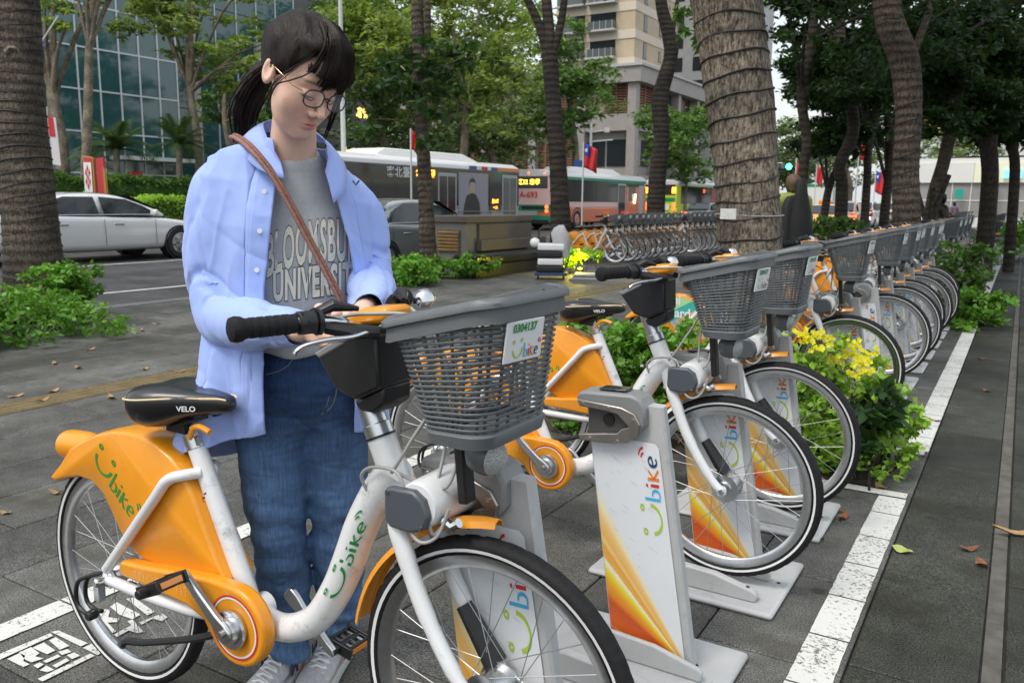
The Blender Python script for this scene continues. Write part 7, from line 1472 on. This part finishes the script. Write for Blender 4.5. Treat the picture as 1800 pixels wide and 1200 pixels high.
fpx = [1103, 1122, 1133, 1144, 1153, 1164, 1175, 1186, 1198, 1210, 1231, 1239, 1249, 1257, 1266, 1275]
for i, px in enumerate(fpx):
    y = y_for(px, -7.05); o = new_obj('rental_bicycle', fm); o.location = (-7.36, y, 0); o.scale = (.93,)*3; o.rotation_euler = (0, 0, radians(rr.uniform(-3, 3)))
    tag(o, 'rental bicycle at the near end of the far row, its whole front wheel in view' if i == 0 else 'rental bicycle after the gap in the far row, its white fork in view' if i == 10 else ORD[i]+' rental bicycle counted from the near end of the far kerbside row', 'bicycle', 'rental bicycles docked in the far row')
for i in range(2):
    o = new_obj('rental_bicycle', fm); o.location = (-.42, 21.3+.75*i, 0); tag(o, ('nearer','farther')[i]+' rental bicycle beside the lone docking post at the far right', 'bicycle', 'rental bicycles at the far right')
o = new_obj('docking_post', fd); o.location = (-.62, 20.6, 0); tag(o, 'lone docking post with orange strip at the far right edge', 'dock')
for i in range(6):
    o = new_obj('rental_bicycle', fm); o.location = (-1.4-.2*(i % 2), 26+.75*i, 0); tag(o, ORD[i]+' tiny rental bicycle beyond the lone docking post', 'bicycle', 'tiny rental bicycles at the far end')

# people further off
def figure(label, px, d, hgt, hair, top, legs, face, seed, lean=0., arms=(0, 0)):
    """standing figure, feet on the ground; face = heading in degrees"""
    c = at(px, 380, d); g = thing('person', label, 'person', (c.x, c.y, 0), radians(face)); k = hgt/1.68
    def S(pts):
        def f(P):
            s = None
            for a, b_, ra, rb in pts: q = caps(P/k, a, b_, ra, rb); s = q if s is None else sm(s, q, .03)
            return s*k
        return f
    lo, hi = (-.36*k, -.26*k, -.02), (.36*k, .30*k, hgt+.08)
    A = [(-.20, 0, 1.36), (-.25, .03, 1.10), (-.20, .16+arms[0], .95)]; B_ = [(.20, 0, 1.36), (.25, .03, 1.10), (.20, .16+arms[1], .95)]
    sk = S([((0, .01, 1.40), (0, .02, 1.52), .052, .052), ((0, .03, 1.56), (0, .02, 1.62), .078, .085), (A[1], A[2], .04, .032), (B_[1], B_[2], .04, .032), (A[2], (-.19, .24+arms[0], .93), .038, .02), (B_[2], (.19, .24+arms[1], .93), .038, .02), ((-.085, 0, .85), (-.09, 0, .10), .05, .04), ((.085, 0, .85), (.09, .0, .10), .05, .04), ((0, 0, .9), (0, 0, 1.35), .10, .12)])
    tp = S([((-.12, 0, 1.36), (.12, 0, 1.36), .105, .105), ((0, 0, 1.32), (0, 0, .95), .15, .155), (A[0], A[1], .075, .062), (A[1], A[2], .06, .05), (B_[0], B_[1], .075, .062), (B_[1], B_[2], .06, .05)])
    lg = S([((-.085, 0, .88), (-.09, .02, .48), .10, .075), ((-.09, .02, .48), (-.09, -.01, .08), .072, .055), ((.085, 0, .88), (.09, .02, .48), .10, .075), ((.09, .02, .48), (.09, -.01, .08), .072, .055), ((-.09, -.02, .045), (-.10, .15, .035), .05, .038), ((.09, -.02, .045), (.10, .15, .035), .05, .038)])
    hr = S([((0, .0, 1.60), (0, -.02, 1.625), .092, .098), ((0, -.045, 1.58), (0, -.05, 1.52), .075, .055)])
    for nm, f, m in (('body', sk, skin), ('jacket', tp, top), ('trousers', lg, legs), ('hair', hr, hair)):
        v, q = nets(f, lo, hi, .030*k, 2)
        new_obj(nm, raw_mesh(nm, np.stack([v[:, 0], -v[:, 1], v[:, 2]], 1), q[:, ::-1], m), g)
    return g
pg = figure('person with light brown hair and lime hooded jacket walking away behind the docked bicycles', 1390, 11.6, 1.70, mat('light_brown_hair', (.13, .085, .05), .6), mat('lime_jacket', (.30, .34, .07), .7, var=.1), M['black'], 208, 1)
b = MB(); b.loft([[(x*w, -.10*h-.02+y*h, z) for x, y in ((-.17, .0), (-.19, .10), (-.14, .20), (.14, .20), (.19, .10), (.17, 0))] for z, w, h in ((.62, .6, .5), (.70, 1, 1), (1.1, 1.05, 1.1), (1.35, .95, .9), (1.46, .6, .5))]); o = b.build('backpack', mat('black_nylon', (.012, .013, .016), .7, bump=.3, bscale=60), None, 50, subd=1)
c = at(1388, 380, 11.6); o.location = (c.x+.09, c.y-.17, 0); o.rotation_euler = (0, 0, radians(28)); tag(o, 'large dark backpack on the back of the lime jacketed person', 'backpack')
b = MB(); b.loft([[(.17*w*cos(a), .11*w*sin(a), z) for a in [2*pi*k/16 for k in range(16)]] for z, w in ((.0, .3), (.06, .85), (.45, 1.0), (.8, .82), (1.05, .5), (1.22, .42), (1.26, .2))]); o = b.build('instrument_bag', mat('black_bag', (.008, .008, .009), .6), None, 50)
c = at(1413, 380, 11.3); o.location = (c.x, c.y, .42); o.rotation_euler = (radians(4), radians(-4), .5); tag(o, 'tall black shoulder bag right of the lime jacketed person', 'bag')
figure('dark clothed person by the stakes under the pale leaning trunk', 1652, 16.5, 1.55, M['black'], M['black'], M['black'], 120, 2); figure('small distant person in mauve top before the white pavilion', 1676, 44, 1.5, M['black'], mat('mauve_top', (.16, .09, .13), .8), M['black'], 40, 3)

# flags, poles, signals, signs
M['pole'] = mat('white_pole', (.55, .56, .56), .4); M['flagred'] = mat('flag_red', (.55, .025, .03), .7); M['flagblue'] = mat('flag_blue', (.03, .05, .30), .7)
def flag(label, px, py, d, w, h, base_z=0, canton=False, droop=.5):
    p = at(px, py, d); r = thing('flag', label, 'flag', (p.x, p.y, 0), YAW, 'flags along the road'); b = MB(); b.tube([(0, 0, -.05), (0, 0, p.z+h*.06)], .03, 7); b.build('pole', M['pole'], r, 60)
    n, m = 14, 8; P = [[(w*i/n*(1-.25*droop), .09*sin(i*.9+j*.35)*(i/n), p.z-h*j/m-droop*h*.35*(i/n)**1.3) for i in range(n+1)] for j in range(m+1)]; b = MB(); b.add([q for r_ in P for q in r_], [(j*(n+1)+i, j*(n+1)+i+1, (j+1)*(n+1)+i+1, (j+1)*(n+1)+i) for j in range(m) for i in range(n)])
    if canton: b.m = [1 if (f[0]//(n+1) < m/2 and f[0] % (n+1) < n/2) else 0 for f in b.f]
    o = b.build('cloth', [M['flagred'], M['flagblue']], r, 80); mo = o.modifiers.new('t', 'SOLIDIFY'); mo.thickness = .004
    if canton:
        b = MB(); c = Vector(P[m//4][n//4]); b.add([c+Vector((.0, -.02, 0))+Vector((cos(2*pi*k/24)*w*.13*(1 if k % 2 == 0 else .68), .0, sin(2*pi*k/24)*w*.13*(1 if k % 2 == 0 else .68))) for k in range(24)], [tuple(range(24))]); b.build('emblem', M['whiteprint'], r, 0)
    return r
flag('red flag with blue canton and white sun above the pink and green bus', 1026, 252, 30, .62, .85, canton=True, droop=.75)
flag('drooping red flag behind the white roof of the nearest bus', 722, 228, 27, .26, .6, droop=.9); flag('narrow red flag left of the thin dark trunk', 1400, 284, 40, .36, .85, droop=.9); flag('red flag right of the thin dark trunk', 1436, 291, 44, .50, .9, droop=.95); flag('red flag hanging high between the thin trunks', 1512, 240, 36, .75, .95, droop=.7); flag('red flag with blue canton far behind the thin trunks', 1540, 300, 52, .8, 1.3, canton=True, droop=.8); flag('narrow red flag just below the high red flag', 1517, 312, 50, .3, .8, droop=.9)
def signal(label, px, py, d):
    p = at(px, py, d); r = thing('traffic_light', label, 'traffic light', (p.x, p.y, 0), YAW, 'traffic lights over the road'); b = MB(); b.tube([(-1.6, .1, -.05), (-1.6, .1, p.z+.1), (0, .1, p.z+.15)], .06, 8); b.build('pole', M['pole'], r, 40)
    b = MB(); b.box((0, .06, p.z), (1.0, .14, .34)); b.build('housing', M['black'], r, 30, bevel=.05)
    b = MB(); b.lathe([(.15, 0), (.12, .02)], (.30, -.02, p.z), (0, -1, 0), 16); b.build('green_lens', mat('green_signal_lit', (.02, .5, .3), .3, emit=(.04, 1, .5), estr=9), r)
    for x in (-.3, 0): b = MB(); b.lathe([(.13, 0), (.11, .02)], (x, -.02, p.z), (0, -1, 0), 16); b.build('dark_lens', M['grey'], r)
signal('green traffic light left of the thin dark trunk', 1376, 293, 42); signal('green traffic light higher up in front of the dark leaning trunk', 1480, 265, 38)
p = at(606, 360, 31); r = thing('lamp_post', 'pale lamp post rising just behind the face of the woman', 'lamp post', (p.x, p.y, -.05)); b = MB(); b.lathe([(.13, 0), (.10, .8), (.085, 5), (.07, 9)], (0, 0, 0), (0, 0, 1), 14); b.build('pole', M['pole'], r, 60); b = MB(); b.tube([(0, 0, 8.9), (.5, .3, 9.2), (1.6, .9, 9.3)], .05, 8); b.build('lamp_arm', M['pole'], r, 60)
p = at(1036, 345, 46); r = thing('camera_mast', 'white mast with cross arms behind the big red flag', 'mast', (p.x, p.y, -.05), YAW); b = MB(); b.lathe([(.09, 0), (.07, 5.6)], (0, 0, 0), (0, 0, 1), 12); b.build('pole', M['pole'], r, 60)
for z, l in ((4.6, 1.2), (5.1, .8)): b = MB(); b.tube([(-.1, 0, z), (l, 0, z+.12)], .04, 7); b.build('cross_arm', M['pole'], r, 60)
part_box('camera_box', (.7, -.1, 5.1), (1.0, .1, 5.35), M['pole'], r, .02); part_box('route_sign', (-.9, -.05, 3.2), (-.1, 0, 3.6), M['busblue'], r)
# red entrance sign with the knot emblem
p = at(165, 343, 28.0); sg_ = thing('entrance_sign', 'red two panel sign with a red knot emblem on white before the hedge', 'sign', (p.x, p.y, -.05), YAW-.25); sg_.scale = (.72, 1, 1.64)
M['signred'] = mat('sign_red', (.50, .04, .05), .5); M['signgold'] = mat('sign_gold', (.45, .22, .06), .5)
b = MB(); b.prism([(-.52, 0), (.10, 0), (.14, 1.62), (-.40, 1.66)], lambda u, v, q: (u-.05*v/1.6, .10*q, v)); b.build('left_panel', M['signgold'], sg_, 0); b = MB(); b.prism([(-.40, 0), (.02, 0), (.05, 1.60), (-.34, 1.62)], lambda u, v, q: (u-.05*v/1.6, -.02+.02*q, v)); b.build('red_face', M['signred'], sg_, 0); b = MB(); b.prism([(-.40, .92), (.04, .92), (.05, 1.52), (-.37, 1.52)], lambda u, v, q: (u-.05, -.03+.008*q, v)); b.build('white_square', M['whiteprint'], sg_, 0)
b = MB(); b.prism([(.20, 0), (.62, 0), (.58, 1.62), (.16, 1.60)], lambda u, v, q: (u, .05+.1*q, v)); b.build('right_panel', M['signred'], sg_, 0); b = MB(); b.prism([(.60, 0), (.70, 0), (.66, 1.3), (.56, 1.45)], lambda u, v, q: (u, .02+.1*q, v)); b.build('gold_edge', M['signgold'], sg_, 0)
b = MB()
for x, z in ((0, 0), (.09, .09), (-.09, .09), (.09, -.09), (-.09, -.09), (0, .18), (0, -.18)): b.add([(-.215+x, -.034, 1.22+z+.085), (-.215+x+.06, -.034, 1.22+z), (-.215+x, -.034, 1.22+z-.085), (-.215+x-.06, -.034, 1.22+z)], [(0, 1, 2, 3)])
b.build('knot_emblem', M['signred'], sg_, 0); put_text('sign_lettering', '百\n年', .34, lambda u, v: (-.20+u, -.03, .46+v), mat('pale_red_lettering', (.65, .35, .33), .5), sg_, 1.0, .005)
p = at(240, 308, 38); part_ = thing('small_red_sign', 'tiny red sign between the two palms', 'sign', (p.x, p.y, 0)); b = MB(); b.box((0, 0, p.z), (.05, .6, .35)); b.build('panel', M['signred'], part_, 0); b = MB(); b.tube([(-.04, 0, -.05), (-.04, 0, p.z)], .03, 6); b.build('post', M['pole'], part_, 40)
p = at(92, 205, 26); r = thing('banner', 'white and red vertical banner hanging right of the thick left trunk', 'banner', (p.x, p.y, 0), YAW); b = MB(); b.tube([(-.18, .03, -.05), (-.18, .03, p.z+.3)], .04, 8); b.build('pole', M['pole'], r, 60); b = MB(); b.quad((-.14, 0, p.z), (.10, 0, p.z-.03), (.14, .02, p.z-1.5), (-.12, .03, p.z-1.46)); o = b.build('cloth', mat('banner_cloth', (.66, .62, .66), .7), r, 0); b = MB(); b.quad((-.14, -.01, p.z), (.02, -.01, p.z-.02), (.05, -.005, p.z-.62), (-.13, -.005, p.z-.6)); b.build('red_print', M['flagred'], r, 0)
p = at(66, 78, 20); r = thing('pennant', 'purple and white pennant beside the top of the thick left trunk', 'pennant', (p.x, p.y, 0), YAW); b = MB(); b.tube([(-.25, .05, -.05), (-.25, .05, p.z-.3), (.1, .0, p.z+.05), (.55, .0, p.z+.65)], .02, 7); b.build('pole', M['pole'], r, 60); b = MB(); b.add([(-.10, 0, p.z-.05), (.16, .02, p.z+.05), (.17, 0, p.z-.02), (.0, -.02, p.z-.18)], [(0, 1, 2, 3)]); b.build('cloth', mat('purple_cloth', (.10, .06, .32), .7), r, 0)
